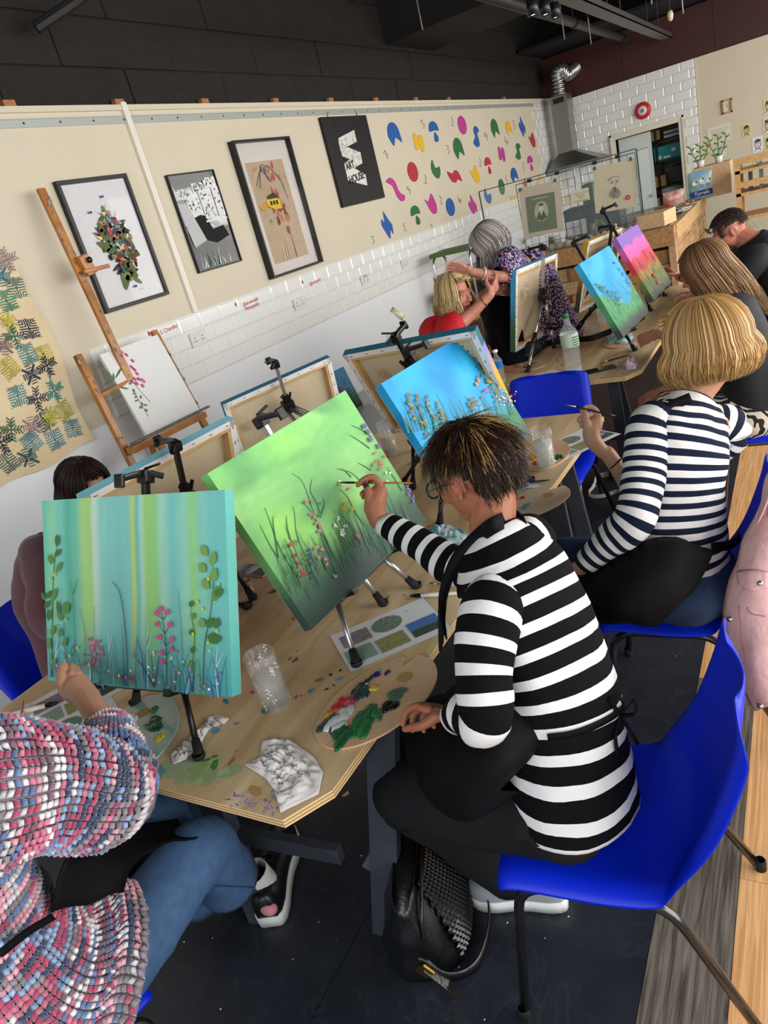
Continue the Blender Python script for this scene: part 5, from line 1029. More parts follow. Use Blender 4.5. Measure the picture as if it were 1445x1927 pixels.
# ======================= tripod table easels =======================
AL = mat('satin_aluminium', '#b9b9b5', .3, .9); BK = mat('easel_black', '#0f0f11', .32, spec=.5)
def tripod(M, feet, label, legm, w=CWD, h=CHT, z=TT, mast_top=.05, hubz=.03, hubx=0.0, d=.035):
 hub = M @ V((hubx, d + .04, hubz)); top = M @ V((hubx, d + .03, h / 2 + mast_top)); e = empty('tripod_easel', (hub.x, hub.y, z), label=label, cat='easel', group='tripod table easels'); O = V((hub.x, hub.y, z))
 rel = lambda p: V(p) - O; Q = M.to_3x3(); zx = Q @ V((1, 0, 0)); zy = Q @ V((0, 1, 0)); zz = Q @ V((0, 0, 1))
 b = nb(); beam(b, rel(hub - zz * .05), rel(top), .014, .02, up=zy, bev=.002); obj('mast', b, legm, e)
 RM = Q.to_4x4()
 b = nb(); box(b, rel(hub), (.06, .05, .04), rot=RM, bev=.008); box(b, rel(hub - zz * .03), (.035, .035, .03), rot=RM, bev=.006); box(b, rel(hub + zz * .035), (.03, .03, .04), rot=RM, bev=.005); obj('hub', b, BK, e)
 for s in (-1, 1): b = nb(); box(b, rel(hub + zx * s * .02 + zz * .045 + zy * .01), (.008, .012, .035), rot=RM @ Matrix.Rotation(s * .4, 4, 'Y'), bev=.002); obj('hub_lever', b, BK, e)
 # top clamp: jaw reaching over the canvas edge, knob and lever
 b = nb(); box(b, rel(top + zy * .002), (.032, .035, .035), rot=RM, bev=.005); box(b, rel(top - zy * .045 - zx * .006 + zz * .0), (.022, .085, .016), rot=RM @ Matrix.Rotation(.25, 4, 'X'), bev=.005); box(b, rel(top - zy * .088 - zz * .014), (.028, .012, .035), rot=RM, bev=.004); obj('clamp', b, BK, e)
 b = nb(); beam(b, rel(top + zz * .02), rel(top + zx * .05 + zz * .03), .008, .006); beam(b, rel(top + zz * .012), rel(top + zx * .035 + zy * .03 + zz * .0), .016, .014, bev=.003); obj('clamp_lever', b, BK, e)
 for i, f in enumerate(feet):
  f = V((f[0], f[1], z)); st = hub - zz * .02 + (zx * (.022 if i == 1 else -.022) if i < 2 else zy * .02); v = f - st; L = v.length; dn = v.normalized()
  b = nb(); tube(b, [rel(st), rel(st + dn * L * .52)], .0105, 10); obj('leg', b, legm, e, True); par = e.children[-1] if False else bpy.data.objects[b'' .decode() or 'leg'] if False else None
  leg = COL.objects[-1]
  b = nb(); tube(b, [rel(st + dn * L * .47), rel(st + dn * L * .60)], .0155, 10); box(b, rel(st + dn * L * .56 + zx * .012), (.016, .02, .03), rot=RM, bev=.003); obj('leg_lock', b, BK, leg, True)
  b = nb(); tube(b, [rel(st + dn * L * .58), rel(f - dn * .02)], .0082, 10); obj('lower_leg', b, legm if i != 9 else BK, leg, True)
  b = nb(); tube(b, [rel(f - dn * .045), rel(f - dn * .012), rel(f - dn * .008)], [.0105, .0135, .0155], 12); lathe(b, [(0, 0), (.014, 0), (.0165, .006), (.015, .014)], 12, tuple(rel(f))); obj('rubber_foot', b, mat('rubber', '#161617', .75), leg, True)
 bt = M @ V((0, 0, -h / 2 - .006))
 for s in (-.12, .12):
  p = bt + zx * s; b = nb(); box(b, rel(p + zy * .012), (.02, .06, .006), rot=RM, bev=.001); box(b, rel(p - zy * .016 + zz * .006), (.02, .004, .018), rot=RM); obj('canvas_rest', b, BK, e)
 b = nb(); box(b, rel(bt + zy * .045 - zz * .003), (.27, .014, .014), rot=RM, bev=.002); obj('rest_bar', b, BK, e)
 return e
def ft(px, py): p = az(px, py, TT); return (p.x, p.y)
tripod(M_TEAL, [ft(255, 1325), ft(376, 1426), ft(468, 1142)], 'black tripod easel holding the teal canvas with pink buds', BK)
tripod(M_GRN, [ft(672, 1252), ft(785, 1105), ft(722, 1138)], 'silver tripod easel holding the bright green meadow canvas', AL)
tripod(M_BLU, [(2.02, 1.15), ft(1000, 905), (2.4, 1.5)], 'black tripod easel behind the sky-blue canvas at the near table', BK)
tripod(M_A, [(1.75, 1.98), (1.28, 1.98), (1.5, 1.62)], 'black tripod easel holding the light-blue edged canvas', BK, hubx=-.02, hubz=.08, mast_top=.035)
tripod(M_B, [(3.0, 2.0), (2.6, 1.95), (2.72, 1.75)], 'silver tripod easel holding the dark teal edged canvas near the wall', AL, hubz=.12, mast_top=.10)
tripod(M_C, [(2.75, 1.1), (2.8, 1.62), (2.35, 1.42)], 'black tripod easel with a tape roll on its clamp, behind the sky-blue canvas', BK, hubz=.14, hubx=0.0, mast_top=.06)
tripod(M_D, [ft(1043, 655), ft(993, 700), ft(1065, 610)], 'silver tripod easel beside the floral-dressed woman', AL, mast_top=.08)
tripod(M_BL2, [ft(1195, 660), (4.65, .95), (4.45, 1.35)], 'black tripod easel holding the blue canvas with green bank', BK, mast_top=.12)
tripod(M_PNK, [(5.15, .93), (5.6, .9), (5.3, 1.4)], 'black tripod easel holding the purple and red sunset canvas', BK, mast_top=.2)
tripod(M_E, [(5.6, 1.55), (5.15, 1.55), (5.4, 1.15)], 'black tripod easel holding the yellow-edged canvas', BK)
# ======================= things on the tables =======================
WATER = mat('water', '#e4eeee', .02, alpha=.25, spec=.6); GL = mat('clear_glass', '#eef4f4', .03, alpha=.07, spec=1.0)
def onT(px, py, dz=0): p = az(px, py, TT); p.z += dz; return p
def tumbler(px, py, label, wat='#eef2f0', fill=.62, r=.040, hh=.165, murky=False):
 e = empty('glass_tumbler', onT(px, py), label=label, cat='glass', group='water tumblers')
 b = nb(); lathe(b, [(0, 0.001), (r * .86, 0.001), (r * .9, .006), (r, hh), (r - .0012, hh + .001), (r - .0024, hh), (r * .9 - .003, .014), (0, .013)], 32); obj('glass_wall', b, GL, e, True)
 wm = mat('water' + wat, wat, .03, alpha=.6 if murky else .10, spec=.8)
 b = nb(); lathe(b, [(0, .0135), (r * .9 - .0035, .0145), (r - .0028 - (1 - fill) * r * .08, hh * fill), (0, hh * fill)], 32); obj('water', b, wm, e, True)
 A = Art(lambda u, v, h: ((r * (.9 + .1 * v / hh) + .0003 + h * .2) * math.cos(u), (r * (.9 + .1 * v / hh) + .0003 + h * .2) * math.sin(u), v))
 A.dh = .00002; random.seed(int(px))
 for k in range(46):
  u, v = random.uniform(0, 2 * PI), random.uniform(.02, hh * .92)
  if k % 3 == 0: [A.ell(u + .11 * math.cos(j * 1.25), v + .0045 * math.sin(j * 1.25), .06, .0024, random.choice(['#f4f4f4', '#f2d6d8', '#ffffff']), j, n=5) for j in range(5)]
  elif k % 3 == 1: A.ribbon([(u, v - .012), (u + .03, v), (u, v + .012)], .012, '#eef2ee'); [A.ell(u + .08 * (-1) ** j, v - .008 + .006 * j, .07, .0018, '#eef2ee', n=5) for j in range(4)]
  else: A.ell(u, v, .06, .0028, random.choice(['#e0607a', '#7fa8c8', '#e8c84a', '#ffffff', '#5f86b0', '#c03a5a']), n=6)
 A.make('printed_flowers', e)
 return e
tumbler(524, 1330, 'tall floral-printed tumbler of clear water on the near table, beside the teal canvas')
tumbler(1029, 880, 'floral-printed tumbler of cloudy water near the far end of the near table', '#d8dad0', .68, murky=True)
tumbler(737, 855, 'floral tumbler of murky beige water between the green and sky-blue canvases', '#b0a888', .55, murky=True)
# palettes
PAL = wood('palette_ply', '#c39a78', '#d6b090', 4, (1, 3, 1), .55, .05)
def palette(cx_, cy_, z, rot, L, W, label, blobs, seed, thumb=True, m=None, holes=()):
 e = empty('paint_palette', (cx_, cy_, z), R(rot), label=label, cat='palette', group='oval wooden palettes'); pts = []
 for i in range(60):
  a = 2 * PI * i / 60; r_ = 1.0; x = L / 2 * math.cos(a); y = W / 2 * math.sin(a)
  if thumb:
   da = (a - .38) ; da = (da + PI) % (2 * PI) - PI; k = math.exp(-(da / .085) ** 2); x *= 1 - .34 * k; y *= 1 - .34 * k; k2 = math.exp(-((abs(da) - .2) / .12) ** 2); x *= 1 + .03 * k2
  pts.append((x, y))
 b = nb(); prism(b, pts, 0, .005); obj('board', b, m or PAL, e)
 b = nb()
 lathe(b, [(0, .0052), (W * .085, .0052), (W * .09, .0056)], 20, (L * .26, -W * .02, 0)); obj('thumb_hole', b, mat('hole_show', '#a98850', .6), e)
 random.seed(seed)
 for nm, (u, v, rr, col, el, ang) in blobs:
  b = nb()
  for k in range(5):
   a = random.uniform(0, 2 * PI); q_ = rr * .45; ball(b, (u * L / 2 + q_ * math.cos(a) * el, v * W / 2 + q_ * math.sin(a), .005), (rr * random.uniform(.4, .9) * el, rr * random.uniform(.3, .7), .003 + rr * .12), Matrix.Rotation(ang + random.uniform(-.3, .3), 3, 'Z'), n=10)
  for v_ in b.verts: v_.co += V((nz(v_.co.x * 160, v_.co.y * 160, 1), nz(v_.co.x * 160, v_.co.y * 160, 9), max(0, nz(v_.co.x * 260, v_.co.y * 260)) * .8)) * .0035; v_.co.z = max(v_.co.z, .0048)
  obj(nm, b, mat('wet' + col, col, .22, coat=.3), e, True)
 return e
G_, R_, W_, K_, Y_ = '#14512e', '#b01c28', '#d9dcd8', '#0d1214', '#c9c03a'
bl = [('paint_blob', a) for a in [(-.72, -.15, .030, G_, 1.6, .3), (-.50, -.32, .028, '#1c6a36', 1.5, .4), (-.35, -.1, .026, '#24603a', 1.6, .5), (-.62, .2, .03, '#c5ccc8', 1.4, .4), (-.75, .35, .022, '#2d3a40', 2, .5), (-.42, .3, .022, '#b8bdb8', 1.3, .6), (-.2, -.35, .02, '#2c6a44', 1.4, .8),
      (-.40, .60, .016, R_, 1.2, 0), (-.28, .68, .014, '#c01a22', 1, 0), (-.18, .55, .013, '#a32a48', 1, 0), (-.25, .42, .011, '#b83a5a', 1, 0), (-.05, .45, .022, '#263a3c', 1.8, .6), (.08, .62, .018, '#1f3034', 2, .3), (.12, .32, .012, Y_, 1, 0), (.36, .62, .011, '#2c1a66', 1, 0), (.44, .42, .009, '#2f2a5a', 1.6, .2), (-.02, -.42, .022, K_, 1.1, 0), (.12, -.28, .02, '#4a5c54', 2, -.5), (.46, .66, .006, '#2f9a84', 1, 0), (-.55, .62, .012, '#b08a2a', 1, 0)]]
pc = (onT(712, 1318)); pdx = onT(800, 1235) - onT(625, 1385); ang_ = math.degrees(math.atan2(pdx.y, pdx.x))
palette(pc.x, pc.y, TT + .001, ang_, .36, .23, 'large used palette overhanging the near table edge beside the striped woman', bl, 3)
palette(onT(990, 950).x, onT(990, 950).y, TT + .001, -42, .34, .22, 'palette with two red dabs, half hidden behind the short-haired woman\'s head', [('paint_blob', a) for a in [(-.1, .5, .010, '#b3245a', 1.6, .4), (.1, .45, .010, '#c82030', 1, 0), (-.1, -.2, .018, '#5c8292', 1.5, .2), (-.5, .3, .02, G_, 1.4, .2)]], 5)
palette(onT(1030, 855).x, onT(1030, 855).y + .02, TT + .001, 15, .34, .22, 'palette with yellow and white paint behind the far tumbler', [('paint_blob', a) for a in [(-.2, .3, .020, '#c89a20', 1.8, .2), (.1, -.2, .018, '#cfd2cc', 1.7, .2), (-.6, .2, .018, R_, 1.2, .2), (-.6, -.3, .022, '#d8dcdc', 1.2, .2), (-.4, -.6, .018, G_, 1.6, .2)]], 6)
palette(onT(275, 1385).x, onT(275, 1385).y + .03, TT + .001, 40, .32, .22, 'glossy palette with blue wash, black, yellow and green paint by the sweater sleeve', [('paint_blob', a) for a in [(-.1, .45, .018, K_, 1.2, 0), (.1, .35, .018, '#b8922a', 1.6, .8), (.45, .25, .02, '#d5d5da', 1.7, .5), (.1, -.35, .026, G_, 1.5, .6), (-.35, -.6, .014, '#d8c21c', 1.2, .3), (.5, -.35, .012, '#2c6a3a', 1.3, .3)]], 7, thumb=False, m=mat('wash_blue', '#7fa9ae', .25, col2='#9fb7b0', nscale=8, coat=.4))
palette(onT(1165, 650).x + .1, onT(1165, 650).y, TT + .001, 10, .34, .22, 'palette of pink and teal smears on the far table under the long-haired woman\'s hand', [('paint_blob', a) for a in [(-.4, .2, .02, '#b05a7a', 1.8, .2), (0, 0, .03, '#4a6a6a', 1.8, .2), (.4, .2, .02, '#8a3a4a', 1.5, 0), (.2, -.4, .02, '#3a5a7a', 1.6, .3)]], 8)
palette(onT(985, 690).x, onT(985, 690).y, TT + .001, 60, .32, .2, 'palette with green and orange paint on the far table by the silver easel', [('paint_blob', a) for a in [(-.4, .2, .022, '#2c5a34', 1.8, .2), (.1, .3, .02, '#c8742a', 1.4, .2), (.4, -.2, .018, '#7ab0c8', 1.5, 0), (-.2, -.4, .02, '#3a5a3a', 1.6, .3)]], 9)
# printed reference sheets
def pic(A, x0, y0, x1, y1, pal, oval=False, sky=None):
 n = 26
 if oval: A.ell((x0 + x1) / 2, (y0 + y1) / 2, (x1 - x0) / 2, (y1 - y0) / 2, pal[0], n=22)
 else:
  A.rect(x0, y0, x1, y1, sky or pal[0])
  if sky: A.rect(x0, y0, x1, y0 + (y1 - y0) * .45, pal[0]); A.ell(x0 + (x1 - x0) * .55, y0 + (y1 - y0) * .62, (x1 - x0) * .3, (y1 - y0) * .22, '#c08a78', n=12)
 for k in range(n * 4):
  t, s_ = random.random(), random.random() ** (1.6 if sky else 1)
  if oval and ((t - .5) ** 2 + (s_ - .5) ** 2) > .22: continue
  A.ell(x0 + (x1 - x0) * (.04 + .92 * t), y0 + (y1 - y0) * (.05 + .9 * s_), .0022, .0016, random.choice(pal[1:]), n=5)
def sheet_on(name, pxs, label, pics=True, th=.0006, dz=0, seed=1, curl=.0):
 P = [onT(*p) for p in pxs]; c = sum(P, V((0, 0, 0))) / 4; ex = ((P[1] - P[0]) + (P[2] - P[3])).normalized(); yaw = math.atan2(ex.y, ex.x); w, h = .297, .21
 e = empty(name, (c.x, c.y, TT + dz), yaw, label=label, cat='paper', group='printed reference sheets'); random.seed(seed)
 cz = lambda u, v: curl * max(0, abs(u) / w * 2 - .75) ** 2 * 1.2 + .0008
 A = Art(lambda u, v, hh: (u, v, cz(u, v) + .0003 + hh * .4)); A.dh = .00003
 b = nb(); g = [[b.verts.new((-w/2 + w * i / 12, -h/2 + h * j / 6, cz(-w/2 + w * i / 12, 0))) for i in range(13)] for j in range(7)]
 for j in range(6):
  for i in range(12): b.faces.new((g[j][i], g[j][i + 1], g[j + 1][i + 1], g[j + 1][i]))
 obj('sheet', b, mat('copier_paper', '#d8d8dc', .7), e, True)
 if pics:
  P1 = ['#5f6f5a', '#b8603a', '#8a9a5a', '#c8b86a', '#3a4a34', '#d8d8c8']; P2_ = ['#6a7f6f', '#b84a5a', '#d8d8d8', '#3a5a44', '#4a6a5a']; P3_ = ['#8a8a5a', '#c8883a', '#b84a3a', '#d8c84a', '#4a5a34']; P4_ = ['#3c4a3a', '#d8d8d8', '#c87a8a', '#5a7a4a', '#2a3a2a']
  pic(A, -.13, .01, -.045, .075, ['#8a7f86', '#6a4a5a', '#b88a9a', '#5a6a4a'] ); pic(A, -.035, .005, .055, .085, P2_, oval=True); pic(A, -.14, -.08, -.06, -.01, ['#7f9a8a', '#b8603a', '#5a7a6a', '#c8c8a8']); pic(A, -.05, -.085, .035, -.015, P3_); pic(A, .05, -.08, .14, .0, P4_, sky='#4a6fae')
  A.make('printed_pictures', e, ARTM)
 return e
sheet_on('reference_sheet', [(640, 1180), (760, 1120), (835, 1215), (700, 1260)], 'printed sheet of six flower paintings under the green canvas easel', seed=2, curl=.01)
sheet_on('reference_sheet', [(10, 1390), (150, 1310), (245, 1390), (90, 1470)], 'printed sheet of flower pictures beside the knitted sleeve', seed=3)
sheet_on('reference_sheet', [(60, 1300), (160, 1250), (240, 1320), (150, 1370)], 'white printed sheets behind the hand at the teal canvas', seed=4, dz=.001, curl=.012)
sheet_on('reference_sheet', [(1010, 840), (1120, 790), (1155, 830), (1050, 880)], 'printed flower sheet hanging past the table corner behind the far tumbler', seed=5, dz=.0005)
sheet_on('reference_sheet', [(985, 900), (1010, 915), (960, 975), (930, 950)], 'printed sheet mostly hidden behind the short-haired woman\'s head', seed=6)
sheet_on('reference_sheet', [(965, 712), (1045, 690), (1060, 712), (975, 745)], 'printed sheet at the near end of the far table behind the empty chair', seed=7)
sheet_on('reference_sheet', [(1160, 640), (1215, 620), (1235, 640), (1180, 660)], 'white sheet on the far table under the blue canvas', seed=8)
# brushes
def brush(a, b_, label, col='#1a1a1c', r=.0035, big=False, tip='#5a4030', gcol='#b9b9b5'):
 a, b_ = V(a), V(b_); d = (b_ - a); L = d.length; n = d / L; e = empty('paint_brush', a, label=label, cat='paint brush'); O = lambda t, off=0: n * (L * t)
 hm = mat('brush_' + col, col, .3, coat=.4)
 b = nb(); tube(b, [O(.22), O(.45), O(.8), O(1)], [r, r * 1.2, r * .9, r * .45], 10); obj('handle', b, hm, e, True)
 b = nb(); tube(b, [O(.10), O(.12), O(.22)], [r * .9, r * 1.0, r], 10); obj('ferrule', b, mat('fer' + gcol, gcol, .25, .9), e, True)
 b = nb(); tube(b, [O(0), O(.03), O(.08), O(.11)], [r * .15, r * .7, r * 1.0, r * .85], 10); obj('bristles', b, mat('tip' + tip, tip, .7), e, True)
def tb_(px, py, dz=.005): return onT(px, py, dz)
brush(tb_(772, 1126, .008), tb_(872, 1120, .008), 'black-headed brush with white handle lying by the woman\'s apron', '#d9d7d2', .006, tip='#0d0d0e', gcol='#141416')
brush(tb_(808, 1100, .006), tb_(880, 1108, .006), 'thin wooden brush lying just behind the white-handled one', '#a5632c', .003)
brush(tb_(112, 1328, .012), tb_(10, 1352, .008), 'black-tipped pale brush lying on the papers at the left edge', '#d8cdb8', .007, tip='#0d0d0e', gcol='#17181a')
brush(tb_(38, 1375, .008), tb_(50, 1328, .02), 'pink-ended slim brush beside the knitted shoulder', '#c8497c', .003, gcol='#b0b0b0')
brush(tb_(985, 912, .006), tb_(1035, 906, .006), 'slim black brush lying behind the short-haired woman\'s head', '#121214', .0035)
brush(tb_(1130, 685, .006), tb_(1190, 668, .006), 'slim black brush on the far table near the crumpled pink tissue', '#121214', .0035)
# phone + tissue by the green canvas
def slab_on(name, px1, px2, w, label, m, m2, th=.008, cat='phone'):
 a, b_ = onT(*px1), onT(*px2); d = b_ - a; L = d.length; c = (a + b_) / 2; e = empty(name, (c.x, c.y, TT), math.atan2(d.y, d.x), label=label, cat=cat)
 b = nb(); bbox(b, (-L/2, -w/2, 0), (L/2, w/2, th), bev=.003); obj('casing', b, m, e, True); b = nb(); bbox(b, (-L/2 + .004, -w/2 + .004, th), (L/2 - .004, w/2 - .004, th + .0006)); obj('screen', b, m2, e); return e
SCR = mat('dark_screen', '#1c2226', .06, spec=.7)
slab_on('mobile_phone', (448, 1072), (508, 1078), .075, 'phone in a mauve case lying behind the green canvas corner', mat('mauve_case', '#a88f9c', .4), SCR)
slab_on('mobile_phone', (1096, 704), (1158, 690), .075, 'black phone beside the large water bottle on the far table', BLACKM, SCR)
# crumpled cloths
def rag(name, outline, label, m, hgt=.02, seed=1, n=34, freq=22, cat='cloth', z0=.001, edge_drop=0):
 P = [onT(*p) for p in outline]; c = sum(P, V((0, 0, 0))) / len(P); b = nb(); rings = []; random.seed(seed); N = len(P)
 loop = [P[i].lerp(P[(i + 1) % N], j / 8) for i in range(N) for j in range(8)]; K = len(loop)
 for j in range(n):
  t = j / (n - 1); row = []
  for k in range(K):
   p = c.lerp(loop[k], t); q_ = p - c
   r1 = mnoise.ridged_multi_fractal(V((q_.x * freq, q_.y * freq * .8, seed)), .8, 2.1, 3, 1, 2) if False else abs(nz(q_.x * freq + q_.y * 6, q_.y * freq * .55 - q_.x * 8, seed)) + .5 * abs(nz(q_.x * freq * 2.3, q_.y * freq * 2.2, seed + 3))
   z = TT + z0 + hgt * (1.0 - .8 * t ** 3) * (.15 + 1.5 * r1) + .003 * abs(nz(q_.x * 90, q_.y * 60, 2))
   if t == 1: z = TT + z0 + .003 * abs(nz(k * .7, 1))
   row.append(b.verts.new((p.x - c.x, p.y - c.y, z - TT)))
  rings.append(row)
 for j in range(n - 1):
  for k in range(K): b.faces.new((rings[j][k], rings[j][(k + 1) % K], rings[j + 1][(k + 1) % K], rings[j + 1][k]))
 bmesh.ops.remove_doubles(b, verts=b.verts, dist=1e-5); bmesh.ops.recalc_face_normals(b, faces=b.faces)
 o = obj(name, b, m, None, True, label=label, cat=cat); o.location = (c.x, c.y, TT); return o
RAG = mat('white_tissue', '#dcd6d2', .9, bump=.2, bscale=300)
rag('cleaning_cloth', [(493, 1394), (545, 1392), (592, 1425), (609, 1455), (600, 1495), (528, 1530), (518, 1490), (500, 1465), (460, 1440), (490, 1425)], 'crumpled white cloth at the front corner of the near table', RAG, .017, 2, freq=42)
rag('tissue', [(405, 1345), (432, 1352), (424, 1362), (395, 1372), (378, 1400), (350, 1430), (325, 1440), (322, 1425), (345, 1400), (375, 1375)], 'twisted white tissue under the teal canvas easel leg', RAG, .02, 5, freq=40, cat='tissue')
rag('tissue', [(455, 1098), (475, 1100), (478, 1115), (458, 1118)], 'small pink-stained tissue behind the left leg of the green canvas easel', mat('pink_tissue', '#dcc4c8', .9, col2='#c87a90', nscale=30), .018, 6, n=10, cat='tissue')
rag('tissue', [(1172, 685), (1190, 672), (1200, 685), (1195, 695), (1178, 697)], 'crumpled white tissue with a magenta stain at the far table corner', mat('magenta_tissue', '#dad6d8', .9, col2='#c85a90', nscale=14), .04, 7, n=12, cat='tissue')
rag('wipes_packet', [(795, 1000), (840, 985), (880, 1005), (870, 1035), (820, 1030)], 'white and teal plastic wipes packet lying in front of the painter\'s arm', mat('wipes_plastic', '#cfd8d8', .25, col2='#3f9aa0', nscale=16, coat=.3), .03, 8, freq=26, cat='packet')
rag('wipes_packet', [(1140, 632), (1175, 622), (1195, 635), (1180, 648), (1145, 650)], 'turquoise patterned wipes packet on the far table under the blue canvas', mat('wipes2', '#4fb3bd', .3, col2='#c8e0e0', nscale=14), .04, 9, n=14, cat='packet')
# plastic bottles
PET = mat('clear_pet', '#e4eeee', .06, alpha=.16, spec=1.0, bump=.4, bscale=30)
def bottle(x, y, hh, r, label, cap, lab, z=TT, ribs=True):
 e = empty('water_bottle', (x, y, z), label=label, cat='bottle')
 prof = []
 for i in range(40):
  t = i / 39
  rr = r * (.86 + .14 * ss(0, .06, t)) if t < .72 else r * (1 - .66 * ss(.72, .93, t));
  if ribs and .06 < t < .44: rr *= .93 + .05 * math.sin(t * 95) - .06 * math.exp(-((t - .25) / .05) ** 2)
  prof.append((rr, hh * .93 * t))
 b = nb(); lathe(b, [(0, .003)] + prof, 24); obj('body', b, PET, e, True)
 b = nb(); lathe(b, [(.0, hh * .925), (.015, hh * .925), (.0155, hh * .985), (.013, hh), (0, hh)], 16); obj('cap', b, mat('cap' + cap, cap, .35), e, True)
 b = nb(); lathe(b, [(r * 1.005, hh * .47), (r * 1.005, hh * .68)], 24); obj('label', b, mat('lab' + lab, lab, .45), e, True)
 b = nb(); n0 = 6
 for j in range(4):
  A_ = R(205 + 8);
  for k in range(8): a = A_ + k * .1; tube(b, [(r * 1.012 * math.cos(a), r * 1.012 * math.sin(a), hh * (.50 + .04 * j)), (r * 1.012 * math.cos(a + .1), r * 1.012 * math.sin(a + .1), hh * (.50 + .04 * j))], hh * .011, 5, cap=False)
 obj('label_print', b, mat('labp' + cap, cap if cap != '#ffffff' else '#1f6fb8', .5), e, kind='stuff')
 b = nb(); lathe(b, [(0, .006), (r * .8, .006), (r * .84, hh * .10), (0, hh * .10)], 20); obj('water', b, WATER, e, True); return e
p = onT(1088, 702); bottle(p.x, p.y + .02, .33, .048, 'large clear water bottle with green cap and label on the far table', '#1d7a4a', '#b9cbb9')
p = onT(943, 722); bottle(p.x, p.y, .20, .03, 'small clear water bottle with blue label behind the sky-blue painting', '#ffffff', '#1f7fc4', ribs=False)
for px, py, lab in ((1058, 645, 'small clear plastic cup behind the large water bottle'), (1120, 640, 'tall clear plastic cup beside the black easel mast on the far table'), (1135, 610, 'clear ribbed plastic cup on the far table under the yellow-edged canvas')):
 p = onT(px, py); e = empty('plastic_cup', p, label=lab, cat='cup'); b = nb(); lathe(b, [(0, .002), (.027, .002), (.036, .10), (.038, .102), (.035, .10), (.026, .004), (0, .004)], 20); obj('cup_wall', b, PET, e, True)
# tape roll on the clamp of the canvas behind the sky-blue painting
tp_ = M_C @ V((0.0, -.02, CHT / 2 + .105)); b = nb(); lathe(b, [(.022, -.01), (.030, -.01), (.030, .01), (.022, .01), (.022, -.01)], 28); o = obj('tape_roll', b, mat('clear_tape', '#d8d8b0', .15, trans=.5), None, True, label='roll of clear tape lodged on the black easel clamp', cat='tape'); o.location = tp_; o.rotation_euler = (.9, .2, .5)
# black brush roll / belt bag on far table
b = nb(); tube(b, smoothpath([onT(900, 745, .0) , onT(1000, 668, .03), onT(1040, 650, .035), onT(1075, 640, .02), onT(1110, 630, .02), onT(1150, 618, .03)], 8), .006, 8)
pt_ = smoothpath([onT(1000, 680, .03), onT(1040, 655, .04), onT(1080, 645, .02), onT(1115, 645, .03), onT(1160, 635, .05)], 8)
b.free(); b = nb(); n_ = len(pt_)
for i in range(n_ - 1):
 vs = [b.verts.new(pt_[i + a] + V((.0, .0, .018 * s))) for a, s in ((0, -1), (1, -1), (1, 1), (0, 1))]; b.faces.new(vs)
o = obj('strap', b, BLACKM, None, label='black strap lying across the far table behind the large bottle', cat='strap'); m_ = o.modifiers.new('s', 'SOLIDIFY'); m_.thickness = .003
b = nb(); c_ = onT(1000, 672, .05); ball(b, (0, 0, 0), (.13, .07, .05), n=20)
for v in b.verts: v.co += V((nz(v.co.x * 12, v.co.y * 12), nz(v.co.y * 12, 4), nz(v.co.x * 14, v.co.y * 14, 8))) * .03
o = obj('black_pouch', b, mat('black_nylon', '#131316', .6), None, True, label='black fabric pouch on the far table between the silver easel legs', cat='pouch'); o.location = c_
# ======================= counter =======================
CW = [wood('reclaimed_%d' % i, a, c, 4, (1, 9, 9), .6, .25) for i, (a, c) in enumerate((('#8a5a34', '#a8784a'), ('#5a3524', '#7d4e33'), ('#a5805a', '#c4a279'), ('#6f452c', '#8e6040'), ('#96683e', '#b98c5c')))]
XC, YC, XE = 7.1, 1.02, 9.75
ct = empty('service_counter', (XC, YC, 0), label='L-shaped reclaimed timber counter with glass screen in front of the back wall', cat='counter'); random.seed(14)
OC = V((XC, YC, 0))
def cpart(name, a, c, m, bev=.003): b = nb(); bbox(b, V(a) - OC, V(c) - OC, bev=bev); return obj(name, b, m, ct)
z = .0; k = 0
hs = [.12, .13, .115, .13, .12, .13, .125]
while z < .86:
 h_ = hs[k % 7]; y = YC + .03
 while y < 3.36:
  L = random.choice([.7, .95, 1.2]); y1 = min(y + L, 3.38); dpt = random.choice([0, .015, .03, .045]); cpart('plank', (XC + .08 - dpt, y + .002, z + .002), (XC + .16, y1 - .002, min(z + h_, .90) - .002), CW[random.randrange(5)]); y = y1
 z += h_; k += 1
cpart('front_beam', (XC, YC, .90), (XC + .12, 3.38, 1.06), CW[4]); cpart('worktop', (XC + .12, YC + .02, 1.00), (XC + .75, 3.38, 1.045), mat('pale_top', '#8a8378', .4, noise=.2, nscale=6))
cpart('corner_post', (XC + .02, YC - .0, 0), (XC + .12, YC + .06, .90), CW[2])
z = 0
while z < .86:
 x = XC + .12
 while x < XE: x1 = min(x + random.choice([.8, 1.1, 1.4]), XE); cpart('side_plank', (x + .002, YC + .02 - random.choice([0, .006]), z + .002), (x1 - .002, YC + .05, min(z + .17, .93) - .002), wood('ply_side_%d' % random.randrange(2), '#8f6e48', '#bb986a', 3, (1, 1, 5), .6, .1)); x = x1
 z += .17
cpart('side_rail', (XC + .12, YC - .01, .93), (XE, YC + .06, 1.06), wood('rail_light', '#b08a58', '#caa675', 5)); cpart('side_worktop', (XC + .75, YC + .06, 1.0), (XE, YC + .85, 1.045), _m['pale_top'])
cpart('back_panel', (XC + .16, YC + .06, 0), (XC + .2, 3.38, .99), BLACKM)
